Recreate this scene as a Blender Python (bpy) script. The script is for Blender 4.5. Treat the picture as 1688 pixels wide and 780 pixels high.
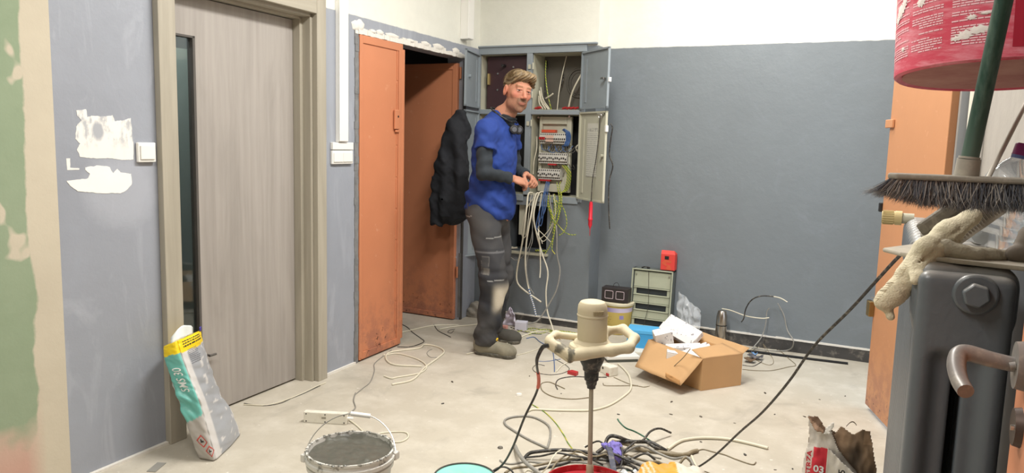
import bpy, bmesh, math, random
import numpy as np
from mathutils import Vector, Matrix, noise as mnoise

for o in list(bpy.data.objects): bpy.data.objects.remove(o, do_unlink=True)
SC = bpy.context.scene
COL = SC.collection
random.seed(7)

# ------------------------------------------------------------------ camera
cd = bpy.data.cameras.new('camera'); cam = bpy.data.objects.new('camera', cd); COL.objects.link(cam)
YAW, PITCH, ROLL, FPX = 0.46345, 0.12592, -0.028012, 1228.5
_f = Vector((-math.sin(YAW)*math.cos(PITCH), math.cos(YAW)*math.cos(PITCH), -math.sin(PITCH)))
_r0 = Vector((math.cos(YAW), math.sin(YAW), 0)); _d0 = _f.cross(_r0)
_r = _r0*math.cos(ROLL) + _d0*math.sin(ROLL); _d = -_r0*math.sin(ROLL) + _d0*math.cos(ROLL)
cam.matrix_world = Matrix(((_r.x, -_d.x, -_f.x, 0), (_r.y, -_d.y, -_f.y, 0), (_r.z, -_d.z, -_f.z, 1.45), (0, 0, 0, 1)))
cd.sensor_width = 36; cd.lens = FPX/1688*36; cd.clip_start = .02
SC.camera = cam

# ------------------------------------------------------------------ world, lights, exposure
w = bpy.data.worlds.new('world'); SC.world = w; w.use_nodes = True
bg = w.node_tree.nodes['Background']; bg.inputs[0].default_value = (.72, .84, 1, 1); bg.inputs[1].default_value = 2.2
def area(name, loc, sx, sy, power, col, rot=(0, 0, 0)):
    l = bpy.data.lights.new(name, 'AREA'); l.shape = 'RECTANGLE'; l.size = sx; l.size_y = sy
    l.energy = power; l.color = col
    o = bpy.data.objects.new(name, l); o.location = loc; o.rotation_euler = rot; COL.objects.link(o); return o
area('ceiling_tube_light', (-1.25, 3.0, 3.22), .3, 1.3, 88, (1, .975, .925), (0, 0, 0))
area('ceiling_tube_light', (-.65, 4.75, 3.22), 1.2, .3, 36, (1, .98, .94), (0, 0, 0))
area('ceiling_tube_light', (-1.3, .3, 3.22), .3, 1.3, 50, (1, .975, .925), (0, 0, 0))
area('far_room_fill', (-3.32, 2.5, 2.5), .3, .5, 14, (.9, .95, 1))  # added unseen fill lamp, brightens the partition behind the door pane
SC.view_settings.view_transform = 'Standard'; SC.view_settings.look = 'None'
SC.view_settings.exposure = 0.30; SC.view_settings.gamma = 1; SC.view_settings.use_curve_mapping = False

# ------------------------------------------------------------------ node helpers
class NT:
    def __init__(s, name):
        s.m = bpy.data.materials.new(name); s.m.use_nodes = True
        s.t = s.m.node_tree; s.n = s.t.nodes; s.b = s.n['Principled BSDF']; s._pos = None
    def put(s, sock, v):
        if isinstance(v, bpy.types.NodeSocket): s.t.links.new(v, sock)
        else:
            if hasattr(sock.default_value, '__len__') and len(sock.default_value) == 4 and len(v) == 3: v = tuple(v)+(1,)
            sock.default_value = v
    def math(s, op, a, b=0.0, c=0.0):
        n = s.n.new('ShaderNodeMath'); n.operation = op
        s.put(n.inputs[0], a); s.put(n.inputs[1], b); s.put(n.inputs[2], c); return n.outputs[0]
    def pos(s, obj=False):
        if obj: return s.n.new('ShaderNodeTexCoord').outputs['Object']
        if not s._pos: s._pos = s.n.new('ShaderNodeNewGeometry').outputs['Position']
        return s._pos
    def xyz(s, v):
        n = s.n.new('ShaderNodeSeparateXYZ'); s.put(n.inputs[0], v); return n.outputs
    def noise(s, sc, det=4, rough=.55, v=None, stretch=None, dist=0, obj=False):
        n = s.n.new('ShaderNodeTexNoise'); n.inputs['Scale'].default_value = sc; n.inputs['Detail'].default_value = det
        n.inputs['Roughness'].default_value = rough; n.inputs['Distortion'].default_value = dist
        v = v or s.pos(obj)
        if stretch:
            mp = s.n.new('ShaderNodeMapping'); mp.inputs['Scale'].default_value = stretch; s.put(mp.inputs[0], v); v = mp.outputs[0]
        s.put(n.inputs['Vector'], v); return n.outputs['Fac']
    def ramp(s, f, a, b, A=0.0, B=1.0):
        n = s.n.new('ShaderNodeMapRange'); n.clamp = True
        for k, v in zip(range(5), (f, a, b, A, B)): s.put(n.inputs[k], v)
        return n.outputs[0]
    def mix(s, f, a, b):
        n = s.n.new('ShaderNodeMix'); n.data_type = 'RGBA'; s.put(n.inputs[0], f); s.put(n.inputs[6], a); s.put(n.inputs[7], b); return n.outputs[2]
    def attr(s, name='Col'):
        n = s.n.new('ShaderNodeAttribute'); n.attribute_name = name; return n.outputs['Color']
    def bump(s, h, strength=.3, dist=.01):
        n = s.n.new('ShaderNodeBump'); n.inputs['Strength'].default_value = strength; n.inputs['Distance'].default_value = dist
        s.put(n.inputs['Height'], h); s.t.links.new(n.outputs[0], s.b.inputs['Normal'])
    def done(s, col=None, rough=.5, metal=0, spec=None, **kw):
        if col is not None: s.put(s.b.inputs['Base Color'], col)
        s.put(s.b.inputs['Roughness'], rough); s.put(s.b.inputs['Metallic'], metal)
        if spec is not None: s.put(s.b.inputs['Specular IOR Level'], spec)
        for k, v in kw.items(): s.put(s.b.inputs[k.replace('_', ' ')], v)
        return s.m
def lin(r, g, b):                      # sRGB 0-255 to linear
    return tuple(((c/255)/12.92 if c/255 <= .04045 else ((c/255+.055)/1.055)**2.4) for c in (r, g, b))
def simple(name, c, rough=.5, metal=0, var=.12, sc=12, bump=0, dust=0, **kw):
    t = NT(name); n = t.noise(sc, 4)
    col = t.mix(n, tuple(x*(1-var) for x in c), tuple(min(1, x*(1+var)) for x in c))
    if dust: col = t.mix(t.ramp(t.noise(sc*2.3, 5, .65), .5, .72, 0, dust), col, lin(196, 186, 168))
    if bump: t.bump(t.noise(sc*5, 3), bump, .003)
    return t.done(col, rough, metal, **kw)
def vcol(name, rough=.7, sc=60, bump=.25, var=.15, dist=.003, **kw):
    t = NT(name); n = t.noise(sc, 3)
    mm = t.n.new('ShaderNodeMix'); mm.data_type = 'RGBA'; mm.blend_type = 'MULTIPLY'; mm.inputs[0].default_value = 1
    t.put(mm.inputs[6], t.attr()); t.put(mm.inputs[7], t.mix(n, (1-var,)*3, (1+var,)*3))
    if bump: t.bump(t.noise(sc*2, 3), bump, dist)
    return t.done(mm.outputs[2], rough, **kw)

# ------------------------------------------------------------------ mesh helpers
def link(name, me, mat=None, parent=None, smooth=None, bevel=0, **props):
    o = bpy.data.objects.new(name, me); COL.objects.link(o)
    if mat is not None and not me.materials:
        for m in (mat if isinstance(mat, (list, tuple)) else [mat]): me.materials.append(m)
    if parent: o.parent = parent
    if smooth is not None:
        me.polygons.foreach_set('use_smooth', [True]*len(me.polygons))
        if smooth < 180: me.set_sharp_from_angle(angle=math.radians(smooth))
    if bevel:
        b = o.modifiers.new('bevel', 'BEVEL'); b.width = bevel; b.segments = 2; b.limit_method = 'ANGLE'; b.angle_limit = math.radians(40)
    for k, v in props.items(): o[k] = v
    return o
def tag(o, label, cat, group=None):
    o['label'] = label; o['category'] = cat
    if group: o['group'] = group
    return o
def empty(name, loc, label=None, cat=None, group=None, rz=0):
    o = bpy.data.objects.new(name, None); o.empty_display_size = .05; COL.objects.link(o); o.location = loc; o.rotation_euler = (0, 0, rz)
    if label: tag(o, label, cat, group)
    return o
LWf = lambda p: LW(p.x, p.y, p.z)       # builder frame for the left wall: x = s, y = d, z = z
class MB:
    def __init__(s, fn=None): s.v = []; s.f = []; s.fn = fn or (lambda p: p); s.mi = []
    def add(s, vs, fs, mi=0):
        k = len(s.v); s.v += [tuple(s.fn(Vector(p))) for p in vs]; s.f += [tuple(i+k for i in f) for f in fs]; s.mi += [mi]*len(fs); return s
    def box(s, a, b, mi=0):
        x0, y0, z0 = a; x1, y1, z1 = b
        return s.add([(x0, y0, z0), (x1, y0, z0), (x1, y1, z0), (x0, y1, z0), (x0, y0, z1), (x1, y0, z1), (x1, y1, z1), (x0, y1, z1)],
            [(3, 2, 1, 0), (4, 5, 6, 7), (0, 1, 5, 4), (1, 2, 6, 5), (2, 3, 7, 6), (3, 0, 4, 7)], mi)
    def bc(s, c, d, mi=0): return s.box([c[i]-d[i]/2 for i in range(3)], [c[i]+d[i]/2 for i in range(3)], mi)
    def prism(s, pts, z0, z1, mi=0):
        n = len(pts)
        return s.add([(p[0], p[1], z0) for p in pts]+[(p[0], p[1], z1) for p in pts],
            [tuple(range(n-1, -1, -1)), tuple(range(n, 2*n))]+[(i, (i+1) % n, n+(i+1) % n, n+i) for i in range(n)], mi)
    def lathe(s, prof, n=32, c=(0, 0, 0), mi=0, a0=0, a1=2*math.pi):
        vs = []; fs = []; m = len(prof); full = abs(a1-a0-2*math.pi) < 1e-6; k = n if full else n+1
        for i in range(k):
            a = a0+(a1-a0)*i/n
            for r, z in prof: vs.append((c[0]+r*math.cos(a), c[1]+r*math.sin(a), c[2]+z))
        for i in range(n):
            j = (i+1) % k
            for q in range(m-1): fs.append((i*m+q, j*m+q, j*m+q+1, i*m+q+1))
        return s.add(vs, fs, mi)
    def cyl(s, a, b, r, r2=None, n=12, mi=0, caps=True):
        a = Vector(a); b = Vector(b); r2 = r if r2 is None else r2; d = (b-a).normalized()
        u = d.orthogonal().normalized(); v = d.cross(u)
        vs = [tuple(a+(u*math.cos(t)+v*math.sin(t))*r) for t in [2*math.pi*i/n for i in range(n)]]+[tuple(b+(u*math.cos(t)+v*math.sin(t))*r2) for t in [2*math.pi*i/n for i in range(n)]]
        fs = [(i, (i+1) % n, n+(i+1) % n, n+i) for i in range(n)]
        if caps: fs += [tuple(range(n-1, -1, -1)), tuple(range(n, 2*n))]
        return s.add(vs, fs, mi)
    def ring(s, pts, r, n=8, closed=False, mi=0, rf=None):
        pts = [Vector(p) for p in pts]; N = len(pts); vs = []; fs = []; prev = None
        for i, p in enumerate(pts):
            t = (pts[(i+1) % N]-pts[i-1]) if closed else (pts[min(i+1, N-1)]-pts[max(i-1, 0)])
            t = t.normalized() if t.length > 1e-9 else Vector((0, 0, 1))
            u = (prev-t*prev.dot(t)) if prev is not None else t.orthogonal()
            if u.length < 1e-6: u = t.orthogonal()
            u.normalize(); prev = u; v = t.cross(u); rr = r*(rf(i/(N-1)) if rf else 1)
            for k in range(n):
                a = 2*math.pi*k/n; vs.append(tuple(p+(u*math.cos(a)+v*math.sin(a))*rr))
        for i in range(N if closed else N-1):
            j = (i+1) % N
            for k in range(n): fs.append((i*n+k, i*n+(k+1) % n, j*n+(k+1) % n, j*n+k))
        if not closed: fs += [tuple(range(n-1, -1, -1)), tuple((N-1)*n+k for k in range(n))]
        return s.add(vs, fs, mi)
    def build(s, name, mat, parent=None, smooth=None, bevel=0, local=False, **kw):
        me = bpy.data.meshes.new(name); vs = s.v; fs = s.f
        if parent is not None and not local:
            inv = wm(parent).inverted(); vs = [tuple(inv @ Vector(p)) for p in vs]
        if s.fn is LWf: fs = [f[::-1] for f in fs]
        me.from_pydata(vs, [], fs); me.update()
        o = link(name, me, mat, parent, smooth, bevel, **kw)
        if any(s.mi): me.polygons.foreach_set('material_index', s.mi)
        return o
def wm(o):
    return (wm(o.parent) if o.parent else Matrix()) @ o.matrix_basis
def spline(pts, k=6):
    P = [Vector(p) for p in pts]; out = []
    if len(P) < 3: return P
    Q = [P[0]*2-P[1]]+P+[P[-1]*2-P[-2]]
    for i in range(1, len(Q)-2):
        a, b, c, d = Q[i-1:i+3]
        for j in range(k):
            t = j/k; out.append(.5*((2*b)+(c-a)*t+(2*a-5*b+4*c-d)*t*t+(3*b-a-3*c+d)*t**3))
    return out+[P[-1]]
def text_mesh(s, size, fn, mat, parent, name='lettering', align='LEFT', bold=0, sy=1):
    c = bpy.data.curves.new('t', 'FONT'); c.body = s; c.size = size; c.align_x = align; c.resolution_u = 3; c.offset = bold
    o = bpy.data.objects.new('t', c); COL.objects.link(o); bpy.context.view_layer.update()
    me = bpy.data.meshes.new_from_object(o.evaluated_get(bpy.context.evaluated_depsgraph_get()))
    bpy.data.objects.remove(o); bpy.data.curves.remove(c)
    inv = wm(parent).inverted() if parent else Matrix()
    for v in me.vertices: v.co = inv @ Vector(fn(v.co.x, v.co.y*sy))
    me.name = name; me.materials.clear()
    return link(name, me, mat, parent)

# ------------------------------------------------------------------ signed-distance modelling (one continuous surface from many limbs)
def smin(a, b, k):
    h = np.clip(.5+.5*(b-a)/k, 0, 1); return b*(1-h)+a*h-k*h*(1-h)
def smax(a, b, k): return -smin(-a, -b, k)
def V3(*a): return np.array(a, float)
def s_ell(P, c, r, R=None):
    q = P-V3(*c)
    if R is not None: q = q @ R
    r = V3(*r); k0 = np.linalg.norm(q/r, axis=1); k1 = np.linalg.norm(q/(r*r), axis=1)
    return k0*(k0-1)/np.maximum(k1, 1e-9)
def s_cap(P, a, b, ra, rb=None, sq=None):
    a = V3(*a); b = V3(*b); rb = ra if rb is None else rb; ba = b-a; pa = P-a
    h = np.clip((pa@ba)/max(ba@ba, 1e-12), 0, 1); q = pa-h[:, None]*ba
    if sq is not None:                                   # flatten along a unit axis
        ax, f = sq; ax = V3(*ax); q = q+np.outer(q@ax, ax)*(f-1)
    return np.linalg.norm(q, axis=1)-(ra+(rb-ra)*h)
def s_box(P, c, h, r=.0, R=None):
    q = P-V3(*c)
    if R is not None: q = q @ R
    q = np.abs(q)-(V3(*h)-r); return np.linalg.norm(np.maximum(q, 0), axis=1)+np.minimum(q.max(1), 0)-r
def wob(P, s, seed=0):                                   # cheap smooth noise in [-1,1]
    p = P*s; x, y, z = p[:, 0]+seed*1.7, p[:, 1]+seed*.9, p[:, 2]-seed*1.3
    x2 = x+1.3*np.sin(y*1.1+z*.7); y2 = y+1.3*np.sin(z*1.3+x*.6); z2 = z+1.3*np.sin(x*.9+y*1.2)
    return (np.sin(x2*1.0+y2*.7)+np.sin(y2*1.9-z2*.8)*.6+np.sin(z2*2.3+x2*1.4)*.4)/2
def sdf_mesh(f, lo, hi, h, B=12):
    lo = V3(*lo); hi = V3(*hi); n = np.ceil((hi-lo)/h).astype(int)+1; nb = np.ceil(n/B).astype(int); n = nb*B
    D = np.full(n, 1.0, np.float32)
    bi = np.stack(np.meshgrid(*[np.arange(k) for k in nb], indexing='ij'), -1).reshape(-1, 3)
    cen = lo+(bi*B+B/2)*h; dc = f(cen); act = np.abs(dc) < B*h*1.25
    off = np.stack(np.meshgrid(*[np.arange(B)]*3, indexing='ij'), -1).reshape(-1, 3)
    for b, d in zip(bi[~act], dc[~act]):
        if d < 0: D[b[0]*B:(b[0]+1)*B, b[1]*B:(b[1]+1)*B, b[2]*B:(b[2]+1)*B] = -1
    A = bi[act]
    for k in range(0, len(A), 150):
        a = A[k:k+150]; idx = (a[:, None, :]*B+off[None]).reshape(-1, 3)
        D[idx[:, 0], idx[:, 1], idx[:, 2]] = f(lo+idx*h)
    S = D < 0
    c = np.zeros(tuple(x-1 for x in D.shape), np.int8)
    for i in (0, 1):
        for j in (0, 1):
            for k in (0, 1): c += S[i:S.shape[0]-1+i, j:S.shape[1]-1+j, k:S.shape[2]-1+k]
    cell = np.argwhere((c > 0) & (c < 8)); vid = np.full(c.shape, -1, np.int64); vid[tuple(cell.T)] = np.arange(len(cell))
    acc = np.zeros((len(cell), 3)); cnt = np.zeros(len(cell))
    cor = [(i, j, k) for i in (0, 1) for j in (0, 1) for k in (0, 1)]
    for a in range(8):
        for ax in range(3):
            if cor[a][ax] == 0:
                ca = np.array(cor[a]); cb = ca.copy(); cb[ax] = 1
                da = D[tuple((cell+ca).T)]; db = D[tuple((cell+cb).T)]; m = (da < 0) != (db < 0)
                t = np.where(m, da/np.where(m, da-db, 1), 0); p = ca+np.outer(t, cb-ca)
                acc[m] += p[m]; cnt[m] += 1
    verts = lo+(cell+acc/cnt[:, None])*h
    quads = []
    for ax in range(3):
        sl = [slice(1, -1)]*3; sl2 = list(sl); sl[ax] = slice(0, -1); sl2[ax] = slice(1, None)
        A0 = S[tuple(sl)]; A1 = S[tuple(sl2)]; e = np.argwhere(A0 != A1); fl = A0[tuple(e.T)]
        e = e+1; e[:, ax] -= 1
        u, v = [(1, 2), (2, 0), (0, 1)][ax]; U = np.zeros(3, int); U[u] = 1; W = np.zeros(3, int); W[v] = 1
        q = np.stack([vid[tuple((e-U-W).T)], vid[tuple((e-W).T)], vid[tuple(e.T)], vid[tuple((e-U).T)]], 1)
        q[~fl] = q[~fl][:, ::-1]; quads.append(q)
    q = np.concatenate(quads); q = q[(q >= 0).all(1)]
    return verts, q
def sdf_obj(name, f, lo, hi, h, mat, parent=None, col=None, smooth=180, mesh_only=False, **kw):
    v, q = sdf_mesh(f, lo, hi, h)
    me = bpy.data.meshes.new(name)
    w = v
    if parent is not None:
        M = np.array(wm(parent).inverted()); w = v@M[:3, :3].T+M[:3, 3]
    me.vertices.add(len(w)); me.vertices.foreach_set('co', w.astype(np.float32).ravel())
    me.loops.add(len(q)*4); me.loops.foreach_set('vertex_index', q.astype(np.int32).ravel())
    me.polygons.add(len(q)); me.polygons.foreach_set('loop_start', np.arange(0, len(q)*4, 4, dtype=np.int32))
    me.update(calc_edges=True); me.validate()
    if col is not None:
        c = np.ones((len(v), 4), np.float32); c[:, :3] = col(v)
        a = me.color_attributes.new('Col', 'FLOAT_COLOR', 'POINT'); a.data.foreach_set('color', c.ravel())
    me.materials.append(mat)
    me.polygons.foreach_set('use_smooth', [True]*len(me.polygons))
    if mesh_only: return me
    return link(name, me, None, parent, None, 0, **kw)

def LW(s, d, z):                        # left wall: s along the wall (world Y), d out of the wall into the room
    return Vector((-2.91-.036*(s-1.8)+d, s+.036*d, z))
# ------------------------------------------------------------------ materials
GREY = lin(119, 130, 141); WHITE = lin(226, 226, 216)
def wall_paint(name, grey, patches=False, zline=2.19, streak=.10):
    t = NT(name); x, y, z = t.xyz(t.pos())
    n1 = t.noise(1.3, 5, .6); n2 = t.noise(14, 4, .6); n3 = t.noise(3.2, 6, .7, dist=1.5)
    g = t.mix(n1, tuple(c*.86 for c in grey), tuple(c*1.12 for c in grey))
    g = t.mix(t.ramp(n3, .55, .78, 0, streak), g, lin(168, 176, 190))
    wcol = t.mix(n2, tuple(c*.93 for c in WHITE), tuple(min(1, c*1.04) for c in WHITE))
    zz = t.math('ADD', z, t.math('MULTIPLY', t.math('SUBTRACT', n2, .5), .012))
    if patches:
        # board joint at the near end of the wall: beige filler, then bare green board
        sy = t.math('ADD', y, t.math('MULTIPLY', t.math('SUBTRACT', t.noise(3.0, 5, .6), .5), .09))
        low = t.ramp(t.math('ADD', z, t.math('MULTIPLY', t.math('SUBTRACT', t.noise(5, 3), .5), .35)), .24, .34, 0, 1)
        patch = t.ramp(t.noise(7, 2, .4, stretch=(1, 1, .8)), .64, .67, 1, 0)
        patch = t.math('MAXIMUM', patch, t.ramp(y, 1.52, 1.6, 1, 0))
        gb = t.mix(t.noise(5, 5), lin(128, 146, 118), lin(150, 163, 138))
        bei = t.mix(t.noise(3, 5), lin(184, 175, 157), lin(203, 194, 174))
        bei = t.mix(t.math('MULTIPLY', t.ramp(z, .55, .15, 0, 1), t.ramp(y, 1.72, 1.64, 0, .6)), bei, lin(190, 130, 118))
        isg = t.math('MULTIPLY', t.math('MULTIPLY', t.ramp(sy, 1.705, 1.695, 0, 1), low), patch)
        board = t.mix(isg, bei, gb)
        # filler patches around the switch
        wob1 = t.math('MULTIPLY', t.math('SUBTRACT', t.noise(22, 5, .7, stretch=(1, 1, .8)), .5), 1.0)
        def blob(cy, cz, ry, rz, soft=.12, wv=.55, pw=2):
            a = t.math('POWER', t.math('ABSOLUTE', t.math('DIVIDE', t.math('SUBTRACT', y, cy), ry)), pw)
            b = t.math('POWER', t.math('ABSOLUTE', t.math('DIVIDE', t.math('SUBTRACT', z, cz), rz)), pw)
            return t.ramp(t.math('ADD', t.math('ADD', a, b), t.math('MULTIPLY', wob1, wv*2)), 1+soft, 1-soft, 0, 1)
        w1 = t.math('MULTIPLY', blob(2.048, 1.432, .128, .098, .15, .75, 5), t.ramp(t.noise(17, 4, .6), .36, .46, .25, 1))
        hole = blob(2.02, 1.47, .026, .032, .3, .3)
        w1 = t.math('MULTIPLY', w1, t.math('SUBTRACT', 1, t.math('MULTIPLY', hole, .8)))
        w2 = t.math('MAXIMUM', blob(2.01, 1.243, .150, .040, .1, .3, 2.2), blob(2.03, 1.275, .065, .034, .1, .4, 4))
        sm = blob(1.945, 1.33, .05, .012, .2, .6)
        wide = blob(2.10, 1.20, .17, .15, .5, .5)
        sw = t.ramp(t.noise(2.2, 5, .6, stretch=(1, 2.4, .55), dist=2.2), .54, .72, 0, .35)
        g = t.mix(sw, g, lin(186, 190, 200))
        g = t.mix(t.math('MULTIPLY', wide, .5), g, lin(176, 180, 190))
        allw = t.math('MULTIPLY', t.math('ADD', wob1, .5), 0)
        g = t.mix(allw, g, lin(232, 230, 224))
        near = t.math('GREATER_THAN', y, 1.815)
        gl = t.mix(t.ramp(zz, zline-.003, zline+.003, 0, 1), g, wcol)
        col = t.mix(near, board, gl)
        gloss = t.math('ADD', t.math('MULTIPLY', allw, .35), t.ramp(n3, .3, .7, .38, .55))
        rough = t.math('MAXIMUM', gloss, t.ramp(zz, zline-.003, zline+.003, 0, .7))
        rough = t.math('MAXIMUM', rough, t.math('MULTIPLY', t.math('SUBTRACT', 1, near), .85))
    else:
        col = t.mix(t.ramp(zz, zline-.003, zline+.003, 0, 1), g, wcol)
        rough = t.math('MAXIMUM', t.ramp(n3, .3, .7, .42, .6), t.ramp(zz, zline-.003, zline+.003, 0, .75))
    t.bump(t.math('ADD', t.noise(9, 4, .6), t.math('MULTIPLY', t.noise(90, 2), .12)), .25, .012)
    return t.done(col, rough)
M_wl = wall_paint('paint_left_wall', lin(150, 155, 165), True)
M_wb = wall_paint('paint_back_wall', lin(116, 123, 128))
def mk_floor():
    t = NT('concrete_floor'); n1 = t.noise(.9, 6, .6); n2 = t.noise(5, 6, .65); n3 = t.noise(45, 4, .7); n4 = t.noise(2.3, 5, .6, dist=1)
    c = t.mix(n1, lin(166, 158, 143), lin(196, 189, 174))
    c = t.mix(t.ramp(n2, .45, .72, 0, .55), c, lin(208, 202, 190))
    c = t.mix(t.ramp(n4, .56, .70, 0, .45), c, lin(150, 143, 132))
    c = t.mix(t.ramp(n3, .62, .76, 0, .5), c, lin(140, 133, 122))
    c = t.mix(t.ramp(t.noise(28, 3, .6), .68, .74, 0, .7), c, lin(228, 224, 216))
    t.bump(t.math('ADD', n2, t.math('MULTIPLY', n3, .5)), .25, .01)
    return t.done(c, t.ramp(n4, .3, .7, .55, .8))
M_floor = mk_floor()
def mk_wood(name, a, b, z=True):
    t = NT(name); st = (1, 1, .045) if z else (1, .045, 1)
    n = t.noise(38, 6, .7, stretch=st, dist=.4); n2 = t.noise(7, 4, .6, stretch=(1, 1, .12) if z else (1, .12, 1), dist=1.0)
    wv = t.n.new('ShaderNodeTexWave'); wv.bands_direction = 'Y' if z else 'Z'; wv.inputs['Scale'].default_value = 5; wv.inputs['Distortion'].default_value = 9; wv.inputs['Detail'].default_value = 3
    mp = t.n.new('ShaderNodeMapping'); mp.inputs['Scale'].default_value = (1, 1, .13) if z else (1, .13, 1); t.put(mp.inputs[0], t.pos()); t.put(wv.inputs[0], mp.outputs[0])
    c = t.mix(n, a, b); c = t.mix(t.ramp(n2, .4, .7, 0, .5), c, tuple(x*.78 for x in a)); c = t.mix(t.math('MULTIPLY', t.ramp(wv.outputs[1], .6, .98), .10), c, tuple(min(1, x*1.25) for x in b))
    t.bump(n, .12, .002); return t.done(c, .5)
M_wood = mk_wood('grey_oak_laminate', lin(146, 140, 134), lin(172, 166, 160))
M_woodl = mk_wood('pale_oak_laminate', lin(154, 148, 133), lin(180, 173, 158))
M_woodh = mk_wood('pale_oak_laminate_across', lin(154, 148, 133), lin(180, 173, 158), False)
def mk_orange(name, a):
    t = NT(name); n = t.noise(2.2, 5, .6); c = t.mix(n, tuple(x*.86 for x in a), tuple(x*1.1 for x in a))
    c = t.mix(t.ramp(t.noise(16, 5, .7), .64, .72, 0, .7), c, lin(214, 160, 130)); x, y, z = t.xyz(t.pos())
    c = t.mix(t.math('MULTIPLY', t.ramp(z, .5, .0, 0, .8), t.ramp(t.noise(9, 5, .7), .45, .6)), c, lin(150, 100, 84))
    c = t.mix(t.math('MULTIPLY', t.ramp(z, .25, .1, 0, 1), t.ramp(t.noise(30, 4, .7), .60, .66)), c, lin(90, 50, 36))
    t.bump(t.noise(14, 4), .15, .004); return t.done(c, .45)
M_or = mk_orange('orange_steel_paint', lin(200, 130, 94))
M_white = simple('white_plastic', lin(232, 231, 226), .35, var=.03)
M_whited = simple('dusty_white_plastic', lin(222, 218, 205), .5, var=.06, dust=.5)
M_greym = simple('grey_steel_paint', lin(140, 149, 155), .42, var=.1, bump=.1)
M_cream = simple('cream_steel_paint', lin(186, 184, 165), .5, var=.12, sc=6, bump=.1)
M_dark = simple('dark_cavity_paint', lin(52, 46, 44), .8, var=.4, sc=5)
M_black = simple('black_plastic', lin(28, 28, 30), .45, var=.2, dust=.15)
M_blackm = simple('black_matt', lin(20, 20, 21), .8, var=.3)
M_chrome = simple('worn_steel', lin(190, 188, 184), .3, 1, var=.1)
M_rawc = simple('raw_concrete_band', lin(66, 64, 62), .85, var=.5, sc=5, bump=.6, dust=.35)
M_plaster = simple('white_plaster', lin(222, 218, 210), .9, var=.1, sc=20, bump=.8)
M_glass = NT('clear_glass').done((.92, .97, .95), .03, Transmission_Weight=1.0, IOR=1.45)

# ------------------------------------------------------------------ structure
def struct(name, mb, m, parent=None, **k):
    o = mb.build(name, m, parent, **k)
    if parent is None: o['kind'] = 'structure'
    return o
struct('floor', MB().box((-4.6, -1.2, -.08), (2.2, 6.2, 0)), M_floor)
struct('ceiling', MB().box((-4.6, -1.2, 3.3), (.6, 6.0, 3.4)), simple('ceiling_white', lin(232, 231, 225), .9, var=.03))
S0, S1, S2, S3 = 2.36, 3.355, 3.765, 5.13        # door opening, closet opening
b = MB(LWf)
b.box((-1.2, -.14, 0), (S0, 0, 3.3)); b.box((S0, -.14, 2.14), (S1, 0, 3.3)); b.box((S1, -.14, 0), (S2, 0, 3.3))
b.box((S2, -.14, 2.09), (S3, 0, 3.3)); b.box((S3, -.14, 0), (5.42, 0, 3.3))
struct('wall_left', b, M_wl)
b = MB(); XL, XR = -3.06, -2.02
for x0, x1, z0, z1 in ((XL-.2, XR, 0, .57), (XL-.2, -2.78, .57, .95), (-2.39, XR, .57, .95), (XL-.2, XR, .95, 1.02), (-2.12, XR, 1.02, 2.15), (XL-.2, -3.03, 1.02, 2.15), (XL-.2, XR, 2.15, 3.3)):
    b.box((x0, 5.40, z0), (x1, 5.66, z1))
struct('wall_back', b, M_wb)
struct('wall_back', MB().box((XR-.02, 5.62, 0), (.6, 5.78, 3.3)), M_wb)
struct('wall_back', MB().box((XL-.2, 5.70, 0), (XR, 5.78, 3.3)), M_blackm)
M_wr = simple('rough_grey_render', lin(158, 152, 145), .9, var=.14, sc=8, bump=.5)
b = MB(); b.box((.34, -1.2, 0), (.48, 3.93, 3.3)); b.box((.34, 3.93, 2.15), (.48, 4.98, 3.3)); b.box((.34, 4.98, 0), (.48, 5.62, 3.3))
struct('wall_right', b, M_wr)
struct('wall_right', MB().box((.332, -1.19, 0), (.34, 3.55, 1.27)), simple('wall_shade_dark_grey', lin(58, 62, 66), .6))  # added panel: shade behind the radiator put into a dark wall colour
struct('wall_front', MB().box((-3.1, -1.34, 0), (.48, -1.2, 3.3)), M_wr)
# closet shell behind the left wall
b = MB(); b.box((-4.0, 3.55, 0), (-3.92, 5.4, 2.5)); b.box((-3.92, 3.55, 0), (-3.2, 3.63, 2.5)); b.box((-3.92, 5.26, 0), (-3.19, 5.34, 2.5)); b.box((-3.92, 3.63, 2.2), (-3.16, 5.26, 2.28))
struct('wall_closet', b, simple('closet_dark_grey', lin(84, 86, 88), .8, var=.3, sc=4))
# worn plaster round the closet opening and torn plaster above
M_edge = simple('broken_plaster_edge', lin(120, 120, 120), .9, var=.5, sc=18, bump=1.0)
b = MB(LWf)
random.seed(2)
for i in range(46):
    s = S2-.03+i*.0305; h = .022+.02*random.random(); b.box((s, -.004, 2.088-.004*random.random()), (s+.034, .005+.007*random.random(), 2.088+h))
struct('trim_1', b, M_plaster)
b = MB(LWf)
for i in range(50):
    z = i*.043; b.box((S2-.030-.008*random.random(), -.01, z), (S2+.004, .004+.004*random.random(), z+.045))
struct('trim_2', b, M_edge)
b = MB(LWf)
for s0, s1, dz in ((3.70, 3.79, .032), (3.74, 3.83, .040), (3.88, 3.96, .014), (3.96, 4.04, .02), (4.06, 4.22, .018), (4.3, 4.42, .014), (4.5, 4.62, .02), (4.66, 4.82, .024), (4.95, 5.06, .026)):
    sm = (s0+s1)/2; R = (s1-s0)/2; vs = []
    for q, dd in ((1, .001), (.7, .010), (.3, .013)):
        vs += [(sm+R*math.cos(2*math.pi*k/14)*q*(1+.2*math.sin(k*2.3)), dd, 2.112+dz*.6+dz*math.sin(2*math.pi*k/14)*q) for k in range(14)]
    b.add(vs, [(i+j, (i+1) % 14+j, 14+(i+1) % 14+j, 14+i+j) for j in (0, 14) for i in range(14)]+[tuple(28+i for i in range(14))])
struct('trim_3', b, M_plaster, smooth=60)
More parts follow.
